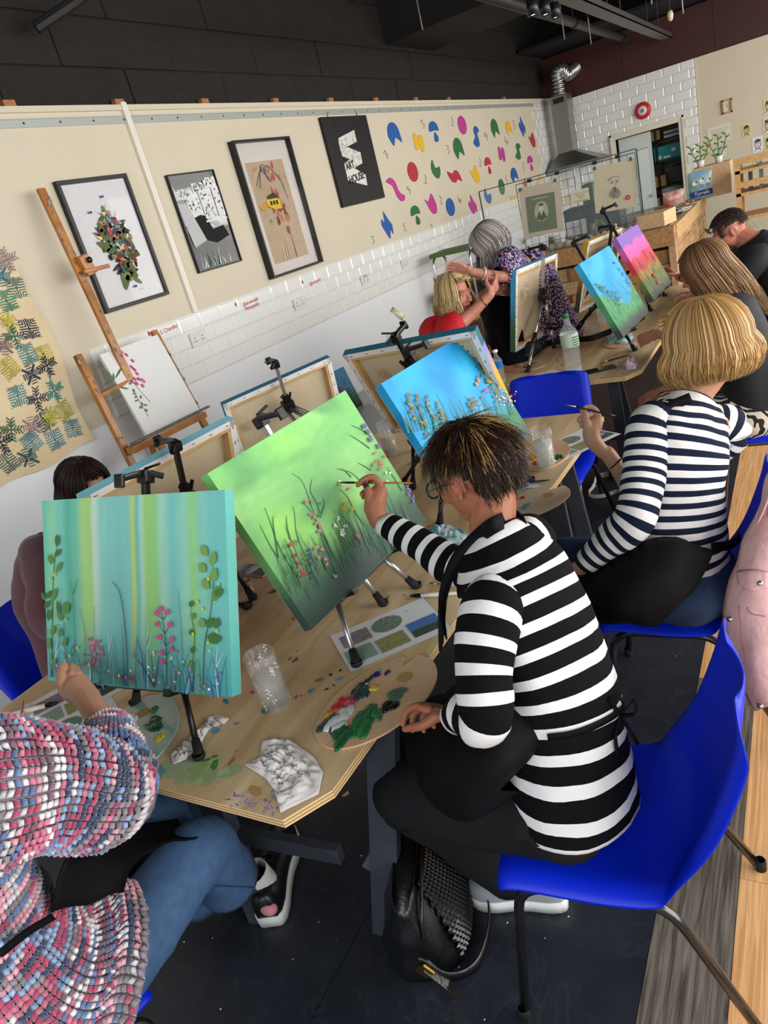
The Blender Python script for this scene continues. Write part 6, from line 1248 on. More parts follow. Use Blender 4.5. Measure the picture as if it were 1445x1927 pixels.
# upright end panel box (pale ply) with books/shelf
e = empty('plywood_caddy', (9.5, .98, 1.046), label='pale plywood box standing at the right end of the counter', cat='box')
for nm, a, c in (('side_panel', (-.18, -.26, 0), (-.165, .12, .31)), ('side_panel', (.165, -.26, 0), (.18, .12, .31)), ('end_panel', (-.165, -.26, 0), (.165, -.245, .31)), ('end_panel', (-.165, .105, 0), (.165, .12, .31)), ('top_panel', (-.18, -.26, .31), (.18, .12, .325))): b = nb(); bbox(b, a, c); obj(nm, b, wood('birch', '#c9a478', '#dcbc92', 4), e)
e = empty('wooden_block', (7.42, 1.2, 1.061), R(-12), label='pale wooden box at the corner of the counter beside the glass screen', cat='box');
for nm, a, c in (('side_panel', (-.15, -.12, 0), (-.135, .12, .11)), ('side_panel', (.135, -.12, 0), (.15, .12, .11)), ('front_panel', (-.135, -.12, 0), (.135, -.105, .11)), ('front_panel', (-.135, .105, 0), (.135, .12, .11)), ('lid', (-.152, -.122, .11), (.152, .122, .122))): b = nb(); bbox(b, a, c); obj(nm, b, _m['birch'], e)
# glass screen with wire grid
SG = mat('screen_glass', '#dfeeea', .02, alpha=.06, spec=.6)
e = empty('glass_screen', (7.5, 1.33, 1.045), label='tall clear glass screen with dark top edge standing on the counter', cat='glass screen')
HG = .70; b = nb(); bbox(b, (-.004, 0, 0.0), (.004, 1.55, HG)); obj('glass_pane', b, SG, e); b = nb(); bbox(b, (.004, 0, 0.0), (.62, .008, HG - .02)); obj('glass_pane', b, SG, e)
GE = mat('glass_edge', '#1f3836', .2); b = nb(); bbox(b, (-.006, 0, HG), (.006, 1.55, HG + .008)); obj('top_edge', b, GE, e); b = nb(); bbox(b, (0, -.002, HG - .02), (.62, .01, HG - .012)); obj('top_edge', b, GE, e); b = nb(); bbox(b, (-.006, 1.545, 0), (.006, 1.555, HG)); obj('side_edge', b, GE, e); b = nb(); bbox(b, (-.006, -.006, 0), (.006, .004, HG)); obj('side_edge', b, GE, e)
def wiregrid(y0, y1, lab, x=7.53, z0=1.05, z1=1.72):
 g = empty('wire_grid_panel', (x, y0, z0), label=lab, cat='wire grid', group='wire grid panels'); b = nb(); n = round((y1 - y0) / .075)
 for i in range(n + 1): y = (y1 - y0) * i / n; tube(b, [(0, y, 0), (0, y, z1 - z0)], .0022 if 0 < i < n else .004, 5)
 m_ = round((z1 - z0) / .075)
 for j in range(m_ + 1): zz = (z1 - z0) * j / m_; tube(b, [(0.002, 0, zz), (0.002, y1 - y0, zz)], .0022 if 0 < j < m_ else .004, 5)
 obj('wire', b, mat('grid_black', '#1c1c1e', .4, .5), g, kind='stuff')
 for yy in (.15, y1 - y0 - .15): b = nb(); bbox(b, (-.035, yy - .02, z1 - z0 - .01), (.01, yy + .02, z1 - z0 + .02)); obj('hook', b, BLACKM, g)
wiregrid(1.35, 1.86, 'black wire grid panel behind the bearded-face towel at the right of the glass'); wiregrid(1.92, 2.5, 'black wire grid panel behind the green portrait towel at the left of the glass')
# towels
def towel(name, y0, y1, z0, z1, label, draw, base):
 e = empty(name, (7.50 + .018, (y0 + y1) / 2, (z0 + z1) / 2), rotz=-PI / 2, label=label, cat='tea towel'); w, h = y1 - y0, z1 - z0
 A = Art(lambda u, v, hh: (u + .012 * math.sin(v * 9), -hh * 3, v - .02 * (u / w) )); A.grid(-w/2, -h/2, w/2, h/2, 20, 20, lambda u, v: tuple(c * (1 + .05 * nz(u * 4, v * 4)) for c in lin(base)), h=0); draw(A, w, h); A.make('fabric', e, ARTM)
 b = nb()
 for s in (-.42, .42): bbox(b, (s * w - .012, -.01, h/2 - .02), (s * w + .012, .01, h/2 + .012))
 obj('clip', b, BLACKM, e, kind='stuff')
def d1_(A, w, h):
 A.rect(-w*.36, -h*.42, w*.34, h*.30, '#59633a'); A.ell(-.0, -h*.03, w*.17, h*.20, '#a8a986', n=22); A.ell(0, h*.04, w*.055, h*.075, '#cfc8b0', n=14); A.ell(0, h*.10, w*.06, h*.03, '#2a2a24', n=10); A.poly([(-w*.13, -h*.16), (-w*.06, -h*.04), (w*.06, -h*.04), (w*.13, -h*.16), (0, -h*.22)], '#2f3028')
 A.poly([(-w*.03, -h*.04), (w*.03, -h*.04), (0, -h*.12)], '#d0c9b4')
 for k in range(10): A.rect(-w*.2 + w*.04 * k, h*.225, -w*.2 + w*.04 * k + w*.03, h*.245, '#b8b898')
def d2_(A, w, h):
 random.seed(3)
 for k in range(130): a = random.uniform(-1.1, 1.1); r_ = random.uniform(.02, 1); x = w*.0 + w*.17 * r_ * math.sin(a); z_ = -h*.02 - h*.26 * r_ * math.cos(a) * .9; A.ribbon([(x, z_ + .012), (x + .004, z_ - .012)], .0022, random.choice(['#6b665c', '#8a8478', '#55514a']))
 for k in range(60): a = random.uniform(.3, 2.84); A.ribbon([(w*.13 * math.cos(a), h*.14 + h*.08 * math.sin(a)), (w*.15 * math.cos(a + .15), h*.13 + h*.09 * math.sin(a + .15))], .003, '#7a7468')
 for s in (-1, 1): A.ell(s * w*.06, h*.1, w*.028, h*.012, '#3f3b36'); A.ribbon([(s * w*.1, h*.13), (s * w*.03, h*.135)], .004, '#5a554c')
 A.ribbon([(0, h*.09), (w*.02, h*.03), (-w*.01, h*.02)], .003, '#5a554c'); A.ell(0, -h*.02, w*.045, h*.01, '#4f4a43'); A.ell(w*.30, -h*.27, w*.055, w*.055, '#b02438', n=16); A.ell(w*.30, -h*.27, w*.025, w*.02, '#cfa0a0', n=10)
towel('printed_towel', 2.07, 2.49, 1.20, 1.67, 'cream towel with olive square and oval portrait clipped behind the glass', d1_, '#c4b499'); towel('printed_towel', 1.36, 1.75, 1.27, 1.68, 'cream towel with a bearded old man\'s face and small red stamp', d2_, '#c9bb9c')
# things behind the glass
def jar(x, y, r, hh, m, label, name='glass_jar', cat='jar', lid=None, z=1.046):
 e = empty(name, (x, y, z), label=label, cat=cat); b = nb(); lathe(b, [(0, 0), (r, 0), (r, hh * .75), (r * .8, hh * .88), (r * .8, hh), (r * .75, hh), (r * .74, hh * .87), (r * .93, hh * .74), (r * .93, .006), (0, .006)], 18); obj('body', b, m, e, True)
 if lid: b = nb(); lathe(b, [(0, hh), (r * .82, hh), (r * .82, hh + .02), (0, hh + .02)], 18); obj('lid', b, lid, e, True)
 return e
ja = [(2.40, .04, .13, GL, 'clear glass jar at the left behind the glass screen'), (2.28, .03, .10, mat('amber', '#7a4a20', .1, trans=.6), 'small amber jar behind the glass under the green towel'), (2.20, .035, .11, mat('white_jar', '#cfccc4', .3), 'white jar behind the glass under the green towel'), (2.10, .03, .09, mat('red_jar', '#a8402c', .3), 'small red-topped jar behind the glass'), (2.02, .035, .08, mat('grey_jar', '#8a8a86', .3), 'grey jar right of the red-topped jar behind the glass'), (1.64, .03, .07, mat('white_jar', '#cfccc4', .3), 'white jar under the bearded-face towel')]
for i, (y, r, hh, m, lab) in enumerate(ja): jar(7.62 + .06 * (i % 2), y, r, hh, m, lab, lid=SOC if i % 2 else None)
def spider_plant(x, y, z, label, n=34, L=.20, vase=True):
 e = empty('spider_plant', (x, y, z), label=label, cat='plant'); random.seed(int(y * 100))
 b = nb(); lathe(b, [(0, .002), (.04, .002), (.045, .03), (.04, .10), (.022, .125), (.026, .13), (.02, .122), (.036, .1), (.04, .03), (0, .006)], 20); obj('glass_vase', b, GL, e, True)
 for k in range(n):
  a = random.uniform(0, 2 * PI); l = L * random.uniform(.5, 1); up_ = random.uniform(.4, 1.0); b = nb(); pts = [V((0, 0, .09)) + V((math.cos(a), math.sin(a), 0)) * l * t * (1 - .2 * t) + V((0, 0, l * up_ * (1.6 * t - 1.5 * t * t))) for t in [i / 6 for i in range(7)]]; sd = V((-math.sin(a), math.cos(a), 0)) * .004
  vs = [(b.verts.new(p_ - sd * (1 - .8 * i / 6)), b.verts.new(p_ + sd * (1 - .8 * i / 6) + V((0, 0, .001)))) for i, p_ in enumerate(pts)]
  for i in range(6): b.faces.new((vs[i][0], vs[i][1], vs[i + 1][1], vs[i + 1][0]))
  obj('leaf', b, mat('pale_leaf', '#94a860', .5, col2='#c8cf96', nscale=40), e, True)
spider_plant(7.64, 1.83, 1.046, 'spider plant in a glass vase behind the middle of the glass screen', L=.26); spider_plant(7.66, 2.56, 1.046, 'small spider plant in a vase at the left end of the glass screen', 16, .22)
b = nb(); bbox(b, (7.75, 1.58, 1.046), (8.05, 2.14, 1.36), bev=.02); obj('coffee_machine', b, mat('dark_grey_case', '#33363a', .35), None, label='dark grey machine behind the glass between the two towels', cat='machine')
b = nb(); bbox(b, (7.54, 1.86, 1.12), (7.545, 2.07, 1.26)); o = obj('price_card', b, mat('card_grey', '#b9b9bd', .7), None, label='grey printed card behind the glass left of the middle spider plant', cat='card')
A = Art(lambda u, v, h: (-h, -u, v)); writing(A, .2, .13, '#55555a'); A.make('lettering', o, ARTM).location = (7.54, 1.965, 1.19)
b = nb(); bbox(b, (7.515, 1.80, 1.42), (7.52, 1.97, 1.53)); o = obj('small_poster', b, mat('card_cream', '#d6cdb0', .7), None, label='small cream and orange poster clipped on the wire grid between the towels', cat='poster')
A = Art(lambda u, v, h: (-h, -u, v)); writing(A, .15, .09, '#8a8a5a'); A.rect(-.07, -.05, .07, -.042, '#c8703a'); A.make('lettering', o, ARTM).location = (7.515, 1.885, 1.475)
b = nb(); bbox(b, (7.62, 1.78, 1.36), (7.78, 1.90, 1.56), bev=.03); obj('green_canister', b, mat('bottle_green', '#1f5a44', .35), None, label='dark green canister on the machine behind the glass', cat='canister')
b = nb(); n_ = 30; pts = smoothpath([(7.3, 1.40, 1.085), (7.28, 1.6, 1.10), (7.3, 1.75, 1.085), (7.27, 2.0, 1.09), (7.3, 2.2, 1.08)], 8); tube(b, pts, [.03 + .012 * math.sin(i * 1.9) for i in range(len(pts))], 10)
obj('draped_cloth', b, mat('grey_cloth', '#9d958a', .9, bump=.4, bscale=40), None, True, label='twisted pale grey cloth lying along the counter in front of the glass', cat='cloth')
for i in range(14):
 y = 2.28 + i * .045; r = random.uniform(.016, .022); jar(7.28 + random.uniform(-.03, .03), y, r, random.uniform(.05, .08), random.choice([GL, _m['white_jar'], _m['grey_jar'], GL]), '%s small jar from the right in the crowded row on the counter' % 'first second third fourth fifth sixth seventh eighth ninth tenth eleventh twelfth thirteenth fourteenth'.split()[i], name='small_jar', z=1.061)['group'] = 'small jars on the counter'
# snacks on the side worktop
def crisp(x, y, rz, w, h, label, m, z=1.046, stand=True):
 e = empty('crisp_packet', (x, y, z), R(rz), label=label, cat='snack packet'); b = nb(); N = 12; F, Bk = [], []
 for s, G in ((-1, F), (1, Bk)):
  for j in range(N + 1):
   row = []
   for i in range(N + 1):
    u, v = i / N - .5, j / N - .5; bl_ = max(0, (.25 - u * u) * (.25 - v * v) * 16) ** .5; row.append(b.verts.new((u * w, s * (.05 * bl_) + .006 * nz(u * 6, v * 6, s) , (v + .5) * h + .004 * math.cos(i * 3.1) * (j in (0, N)))))
   G.append(row)
  for j in range(N):
   for i in range(N): b.faces.new((G[j][i], G[j][i + 1], G[j + 1][i + 1], G[j + 1][i]) if s < 0 else (G[j][i], G[j + 1][i], G[j + 1][i + 1], G[j][i + 1]))
 o = obj('packet', b, m, e, True); return e, w, h
cp1 = mat('packet_cream_red', '#a83a2c', .3, col2='#d6c8b8', nscale=7, coat=.3)
q1 = az(1295, 372, 1.07); e, w, h = crisp(9.15, 1.28, -60, .24, .17, 'red and cream crisp packet on the food counter', cp1)
e, w, h = crisp(9.3, 1.02, -75, .26, .30, 'upright blue crisp packet printed with sheep on the food counter', mat('packet_blue', '#7fa6c4', .3, col2='#9fb890', nscale=5, coat=.3))
A = Art(lambda u, v, hh: (u, -.052 - hh, v))
A.rect(-.11, .04, .11, .10, '#2c3a7a');
for k in range(3): A.ell(-.07 + .07 * k, .18 + .02 * (k % 2), .026, .02, '#e6e2d6', n=10, jit=.1); A.ell(-.07 + .07 * k + .02, .195 + .02 * (k % 2), .009, .011, '#3a3430'); A.rect(-.08 + .07 * k, .13, -.076 + .07 * k, .165, '#4a443c'); A.rect(-.06 + .07 * k, .13, -.056 + .07 * k, .165, '#4a443c')
A.make('packet_print', e, ARTM); text_obj('lettering', 'Tyrrells', .05, mat('pk_white', '#e8e6e0', .5), e, Matrix.Translation((0, -.055, .07)))
PLT = mat('white_plate', '#d9d8d4', .25)
def plate(x, y, r, label, food, n=10, seed=0):
 e = empty('food_plate', (x, y, 1.046), label=label, cat='plate'); b = nb(); lathe(b, [(0, .004), (r * .6, .004), (r, .018), (r * 1.02, .020), (r, .022), (r * .6, .008), (0, .008)], 24); obj('dish', b, PLT, e, True); random.seed(seed)
 for i in range(n): b = nb(); a = random.uniform(0, 6.3); rr = r * .55 * math.sqrt(random.random()); ball(b, (rr * math.cos(a), rr * math.sin(a), .02 + .012 * (i % 2)), (.022, .016, .012), Matrix.Rotation(a, 3, 'Z'), n=8); obj('snack', b, mat('food' + food[i % len(food)], food[i % len(food)], .6), e, True)
plate(8.95, 1.12, .13, 'plate of golden snacks in front of the blue crisp packet', ['#c98a3c', '#b5702c', '#d8a458'], 14, 1); plate(8.6, 1.3, .12, 'plate of red and brown snacks by the red crisp packet', ['#a83a34', '#8a5a3a', '#c8b48a'], 10, 2); plate(8.35, 1.15, .12, 'plate with a bread roll nearer the counter corner', ['#c9a060'], 3, 3); plate(8.75, 1.5, .12, 'white plate of pale crisps at the back of the food counter', ['#d9c48a'], 8, 4); plate(9.15, .98 + .1, .07, 'small white dish beside the blue crisp packet', ['#d9d0c0'], 3, 5) if False else None
for i, (x, y, rz, c, lab) in enumerate(((8.05, 1.25, 10, '#c9c3a0', 'bundle of yellowish napkins at the counter corner'), (8.1, 1.45, -20, '#d6d4ce', 'white napkins behind the yellowish ones on the counter'), (8.5, 1.0 + .12, 14, '#cfcdc8', 'white paper sheet on the food counter'))):
 for k in range(3): b = nb(); bbox(b, (-.08, -.06, .012 * k), (.08, .06, .012 * k + .008), bev=.003); o = obj('napkin', b, mat('nap' + c, c, .9), None, label=lab + (', lowest sheet', ', middle sheet', ', top sheet')[k], cat='napkin'); o.location = (x, y, 1.046); o.rotation_euler = (0, 0, R(rz + 14 * k))
def bamboo(x, y, z, label, n=3, hh=.22):
 e = empty('lucky_bamboo', (x, y, z), label=label, cat='plant'); b = nb(); lathe(b, [(0, 0), (.035, 0), (.04, .07), (.036, .07), (.03, .006), (0, .006)], 14); obj('pot', b, SOC, e, True)
 for k in range(n):
  a = k * 2.1; P_ = smoothpath([(0, 0, .02), (.02 * math.cos(a), .05 * math.sin(a), hh * .4), (.05 * math.cos(a), .09 * math.sin(a), hh * .75), (.03 * math.cos(a), .1 * math.sin(a), hh)], 5); b = nb(); tube(b, P_, .006, 6); obj('stem', b, mat('bamboo_green', '#4f7a34', .5), e, True)
  for j in range(5): p_ = P_[-1 - j * 3 if j * 3 < len(P_) else 0]; b = nb(); ball(b, p_ + V((.0, .02 * (-1) ** j, .01)), (.006, .03, .009), Matrix.Rotation(.5 * (-1) ** j, 3, 'X'), n=8); obj('leaf', b, mat('bamboo_leaf', '#5c8a3c', .5), e, True)
bamboo(9.45, 1.02, 1.372, 'lucky bamboo sprigs on the left of the plywood box'); bamboo(9.5, .84, 1.372, 'taller lucky bamboo on the right of the plywood box', 3, .27)
# wooden display rack + boxes at right edge
e = empty('display_rack', (9.0, .35, 0), label='pale wooden slatted display rack at the right of the counter', cat='rack'); RW = wood('rack_pine', '#b58a55', '#d0a870', 5)
for i, (x, y, z1) in enumerate(((-.1, .25, 1.33), (.35, .25, 1.33), (-.1, -.25, 1.42), (.35, -.25, 1.42), (-.1, -.65, 1.4))): b = nb(); bbox(b, (x, y, 0), (x + .045, y + .045, z1)); obj('post', b, RW, e)
for z in (.78, 1.02, 1.24): b = nb(); bbox(b, (-.1, -.65, z), (.4, .3, z + .03)); obj('shelf_board', b, RW, e)
for z in (1.10, 1.33): b = nb(); bbox(b, (-.115, -.65, z), (-.1, .3, z + .06)); obj('slat', b, RW, e)
for i, (y, h_, c) in enumerate(((.15, .2, '#3a3f48'), (.05, .24, '#6a7078'), (-.08, .22, '#c8c4bc'), (-.2, .2, '#2c5a6a'), (-.35, .18, '#8a4a3a'))): b = nb(); bbox(b, (8.98, .35 + y, 1.052), (9.2, .35 + y + .03, 1.052 + h_)); o = obj('book', b, mat('bk' + c, c, .5), None, label='%s book standing on the pine display rack' % ('charcoal', 'slate grey', 'pale', 'dark teal', 'rust red')[i], cat='book', group='books on the display rack')
spider_plant(8.75, .62, .55, 'leafy green plant at the right edge behind the man', 40, .42); b = nb(); bbox(b, (8.6, .5, 0), (8.9, .74, .55), bev=.01); obj('plant_stand', b, BLACKM, None, label='black stand under the leafy plant behind the man', cat='plant stand')
# green-topped glass case at the corner behind the grey-haired woman
e = empty('display_case', (6.95, 3.02, -.0), label='metal-framed case with a green top by the wall behind the grey-haired woman', cat='case')
for x in (-.16, .16):
 for y in (-.2, .2): b = nb(); tube(b, cornerpath([(x, y, 0), (x, y, 1.22), (x * .6, y, 1.27)], .05, 4), .012, 8); obj('frame_tube', b, CHROME, e, True)
b = nb(); bbox(b, (-.18, -.22, 1.27), (.18, .22, 1.31), bev=.01); obj('top_board', b, mat('moss_green', '#4a6a2c', .6), e); b = nb(); bbox(b, (-.15, -.19, .3), (.15, .19, .32)); obj('shelf', b, GL, e); b = nb(); bbox(b, (-.14, -.18, .85), (.14, .18, .95), bev=.01); obj('tray', b, BLACKM, e)
# ======================= bags, floor things =======================
# pink tote by the far table leg
def softbag(name, c, w, d, h, rz, label, m, seed=1, top=.6, cat='bag', strap=True):
 e = empty(name, c, R(rz), label=label, cat=cat); b = nb(); N, Mv = 28, 14; rows = []
 for j in range(Mv + 1):
  v = j / Mv; k = (1 - (1 - top) * v) * (1 + .12 * math.sin(v * PI)); row = []
  for i in range(N):
   a = 2 * PI * i / N; ca, sa = math.cos(a), math.sin(a); ex = .55; x = math.copysign(abs(ca) ** ex, ca) * w / 2 * k; y = math.copysign(abs(sa) ** ex, sa) * d / 2 * k * (1 - .5 * v)
   s_ = 1 + .10 * nz(ca * 2 + seed, sa * 2, v * 3); row.append(b.verts.new((x * s_, y * s_, h * v * (1 + .06 * nz(ca, sa, seed)))))
  rows.append(row)
 for j in range(Mv):
  for i in range(N): b.faces.new((rows[j][i], rows[j][(i + 1) % N], rows[j + 1][(i + 1) % N], rows[j + 1][i]))
 b.faces.new(list(reversed(rows[0]))); b.faces.new(rows[-1]); obj('bag_body', b, m, e, True)
 if strap: b = nb(); tube(b, smoothpath([(-w * .3, 0, h * .95), (-w * .2, d * .3, h * 1.25), (w * .2, d * .3, h * 1.25), (w * .3, 0, h * .95)], 6), .008, 8); obj('handle', b, m, e, True)
 return e
PK = mat('cerise_fabric', '#b02462', .8, bump=.2, bscale=60)
softbag('tote_bag', (3.93, 1.22, .26), .34, .16, .42, 95, 'cerise pink bag standing under the near end of the far table', PK, strap=False)
b = nb(); bbox(b, (3.78, 1.05, .225), (4.1, 1.4, .255)); obj('low_stool', b, BLACKM, None, label='low black stool under the pink bag', cat='stool')
for x_, y_ in ((3.79, 1.06), (3.79, 1.38), (4.07, 1.06), (4.07, 1.38)): pass
o = bpy.data.objects['low_stool']
for x_, y_ in ((3.80, 1.07), (3.80, 1.38), (4.08, 1.07), (4.08, 1.38)): b = nb(); tube(b, [(x_, y_, 0), (x_, y_, .228)], .01, 6); obj('leg', b, BLACKM, o)
softbag('brown_bag', (1.28, 2.95, 0), .42, .22, .30, 20, 'brown leather bag on the floor at the left edge beyond the blue chair', mat('tan_leather', '#7a4a2c', .5, noise=.2, nscale=12, bump=.2), 4)
# ---- black studded handbag ----
hb = empty('studded_handbag', (1.09, .955, 0), 0, label='black leather handbag with pyramid studs and gold zip on the floor', cat='handbag'); LB = mat('black_leather', '#0f1012', .3, spec=.55, coat=.15, bump=.15, bscale=120); OH = V((1.09, .955, 0))
ax_ = (V((1.26, .94, 0)) - V((.88, .79, 0))).normalized(); ay_ = V((-ax_.y, ax_.x, 0))
def hbp(s, t, z): return ax_ * (s * .195) + ay_ * (t * .115) + V((0, 0, z * .95))
b = nb(); N, Mv = 40, 16; rows = []
for j in range(Mv + 1):
 v = j / Mv; row = []
 for i in range(N):
  a = 2 * PI * i / N; ca, sa = math.cos(a), math.sin(a); kx = (1 + .06 * math.sin(v * PI)); ky = (1 - .74 * v ** 1.3) * (1 + .12 * math.sin(v * PI)); ex = .7
  x = math.copysign(abs(ca) ** ex, ca) * kx; y = math.copysign(abs(sa) ** ex, sa) * ky; n_ = .09 * nz(ca * 3, sa * 3, v * 4); p_ = hbp(x * (1 + n_ * .5), y * (1 + n_), .30 * v * (1 - .10 * ca * ca) + .02 * nz(ca * 2, v * 3))
  row.append(b.verts.new(p_))
 rows.append(row)
for j in range(Mv):
 for i in range(N): b.faces.new((rows[j][i], rows[j][(i + 1) % N], rows[j + 1][(i + 1) % N], rows[j + 1][i]))
b.faces.new(list(reversed(rows[0]))); b.faces.new(rows[-1]); body_ = obj('bag_body', b, LB, hb, True)
# studded panel on the camera-right side (t<0)
def side_pt(u, v, off=0.0):   # u -1..1 along, v 0..1 up, on the -t side
 ky = (1 - .74 * v ** 1.3) * (1 + .12 * math.sin(v * PI)) + .10; return hbp(u * (1.0 - .25 * v * v), -ky * math.sqrt(max(0, 1 - (abs(u) ** 3.2) * .75)) - off / .125, .02 + .285 * v)
b = nb(); NU, NV = 24, 17
for i in range(NU):
 for j in range(NV):
  u0, u1, v0, v1 = [(-.82 + 1.64 * (i + a) / NU) for a in (0, 1)] + [(.04 + .9 * (j + a) / NV) for a in (0, 1)]
  sh = (.5 if j % 2 else 0) * 1.64 / NU; c4 = [b.verts.new(side_pt(*q_)) for q_ in ((u0 + sh, v0), (u1 + sh, v0), (u1 + sh, v1), (u0 + sh, v1))]; ap = b.verts.new(side_pt((u0 + u1) / 2 + sh, (v0 + v1) / 2, .007))
  for k in range(4): b.faces.new((c4[k], c4[(k + 1) % 4], ap))
obj('studded_panel', b, LB, hb, kind='stuff')
GD = mat('gold_metal', '#b98c3c', .25, 1.0)
zp = smoothpath([hbp(.75, -.30, .285), hbp(.4, -.42, .30), hbp(0, -.44, .305), hbp(-.45, -.42, .295), hbp(-.9, -.36, .24), hbp(-1.04, -.32, .18)], 8)
b = nb(); tube(b, zp, .0055, 6); obj('zip_tape', b, LB, hb, True); b = nb()
for i in range(len(zp) * 2 - 2): p_ = zp[i // 2].lerp(zp[min(i // 2 + 1, len(zp) - 1)], (i % 2) / 2); box(b, p_ + V((0, 0, .004)), (.004, .006, .003))
obj('zip_teeth', b, GD, hb, kind='stuff'); b = nb(); beam(b, zp[18], zp[18] + V((-.005, .01, -.04)), .008, .003, bev=.001); obj('zip_pull', b, GD, hb)
st = smoothpath([hbp(1.0, -.2, .27), hbp(.9, -.9, .22), hbp(.4, -1.35, .08), hbp(-.2, -1.55, .03), hbp(-.9, -1.3, .04), hbp(-1.15, -.7, .06), hbp(-1.12, -.1, .12)], 10); b = nb(); pr = None
for p_ in st:
 q1, q2 = b.verts.new(p_ + V((0, 0, .018))), b.verts.new(p_ - V((0, 0, .014)))
 if pr: b.faces.new((pr[0], q1, q2, pr[1]))
 pr = (q1, q2)
o = obj('shoulder_strap', b, LB, hb, True); m_ = o.modifiers.new('s', 'SOLIDIFY'); m_.thickness = .004
b = nb(); beam(b, hbp(-1.15, -.2, .115), hbp(-1.2, -.62, .05), .034, .008, bev=.002); obj('buckle_strap', b, LB, hb)
for a, c in ((hbp(-1.19, -.12, .12), hbp(-1.2, -.30, .09)),): b = nb(); beam(b, a, c, .006, .03); obj('gold_buckle', b, GD, hb)
vp = hbp(-1.26, -.70, .045)
for s in (-1, 1): b = nb(); beam(b, vp + V((0, 0, -.035)), vp + ay_ * s * .011 + V((0, 0, .012)), .004, .004); obj('gold_letter_stroke', b, GD, hb)
# white cable coil on the floor beyond
b = nb(); c_ = az(1130, 960, 0) + V((.3, 0, 0)); pts = []
for i in range(70): a = i * .3; r_ = .13 + .03 * math.sin(i * .9); pts.append((c_.x + r_ * math.cos(a) * 1.1, c_.y + r_ * math.sin(a), .006 + .0004 * i))
tube(b, pts, .0035, 6); obj('extension_lead', b, SOC, None, True, label='white cable loosely coiled on the black floor beyond the near table', cat='cable')
# ======================= people =======================
def skin_mat(n, c): return mat(n, c, .5, attr=True, noise=.05, nscale=60, bump=.06, bscale=220, spec=.4)
def F3(o, y, z=(0, 0, 1)):   # frame with y = facing, z ~ up
 y = V(y).normalized(); x = y.cross(V(z)).normalized(); z = x.cross(y); return Matrix(((x.x, y.x, z.x, o[0]), (x.y, y.y, z.y, o[1]), (x.z, y.z, z.z, o[2]), (0, 0, 0, 1)))
def limb(b, pts, rs, k=3, n=12):
 P = smoothpath(pts, k); m = len(pts) - 1; r = []
 for i in range(len(P)): t = i / k; j = min(int(t), m - 1); f = t - j; r.append(rs[j] * (1 - f) + rs[j + 1] * f)
 tube(b, P, r, n); ball(b, P[0], r[0], n=n); ball(b, P[-1], r[-1], n=n)
def head(b, H, s=1.0, ears=True):
 def B_(c, r, rot=None): c = H @ (V(c) * s); ball(b, c, tuple(x * s for x in r), (H.to_3x3() @ (rot or Matrix.Identity(3))), n=14)
 B_((0, -.015, .03), (.073, .092, .083)); B_((0, .022, -.02), (.062, .068, .085)); B_((0, .035, -.078), (.043, .045, .033)); B_((0, .01, -.06), (.052, .055, .045))
 for x in (-1, 1):
  B_((x * .033, .070, -.022), (.022, .018, .022)); B_((x * .028, .078, .026), (.024, .012, .009)); B_((x * .011, .096, -.024), (.009, .010, .008)); B_((x * .030, .072, .008), (.016, .012, .011))
  if not ears: continue
  for k in range(9):
   a = -1.9 + k * .48; B_((x * .076, -.012 - .015 * math.sin(a) * 1.0, .0 + .028 * math.cos(a)), (.0055, .0065, .0065))
  B_((x * .071, -.006, .0), (.006, .013, .022)); B_((x * .073, -.002, -.027), (.006, .007, .008))
 b_ = [H @ (V(p) * s) for p in ((0, .082, .022), (0, .092, .005), (0, .106, -.014), (0, .112, -.022))]; limb(b, b_, [.008 * s, .007 * s, .009 * s, .010 * s], 2, 8)
 B_((0, .088, -.050), (.023, .009, .005)); B_((0, .087, -.060), (.019, .009, .006)); B_((0, .082, -.082), (.018, .014, .012))
def eyes(e, H, s=1.0, col='#5a4a38'):
 for x in (-1, 1):
  c = H @ (V((x * .031, .071, .007)) * s); b = nb(); ball(b, c, .0125 * s, n=12); o = obj('eye', b, mat('eye_white', '#d8d0c8', .2), e, True)
  b = nb(); ball(b, H @ (V((x * .031, .0795, .007)) * s), .0058 * s, n=10); obj('iris', b, mat('iris' + col, col, .15), o, True)
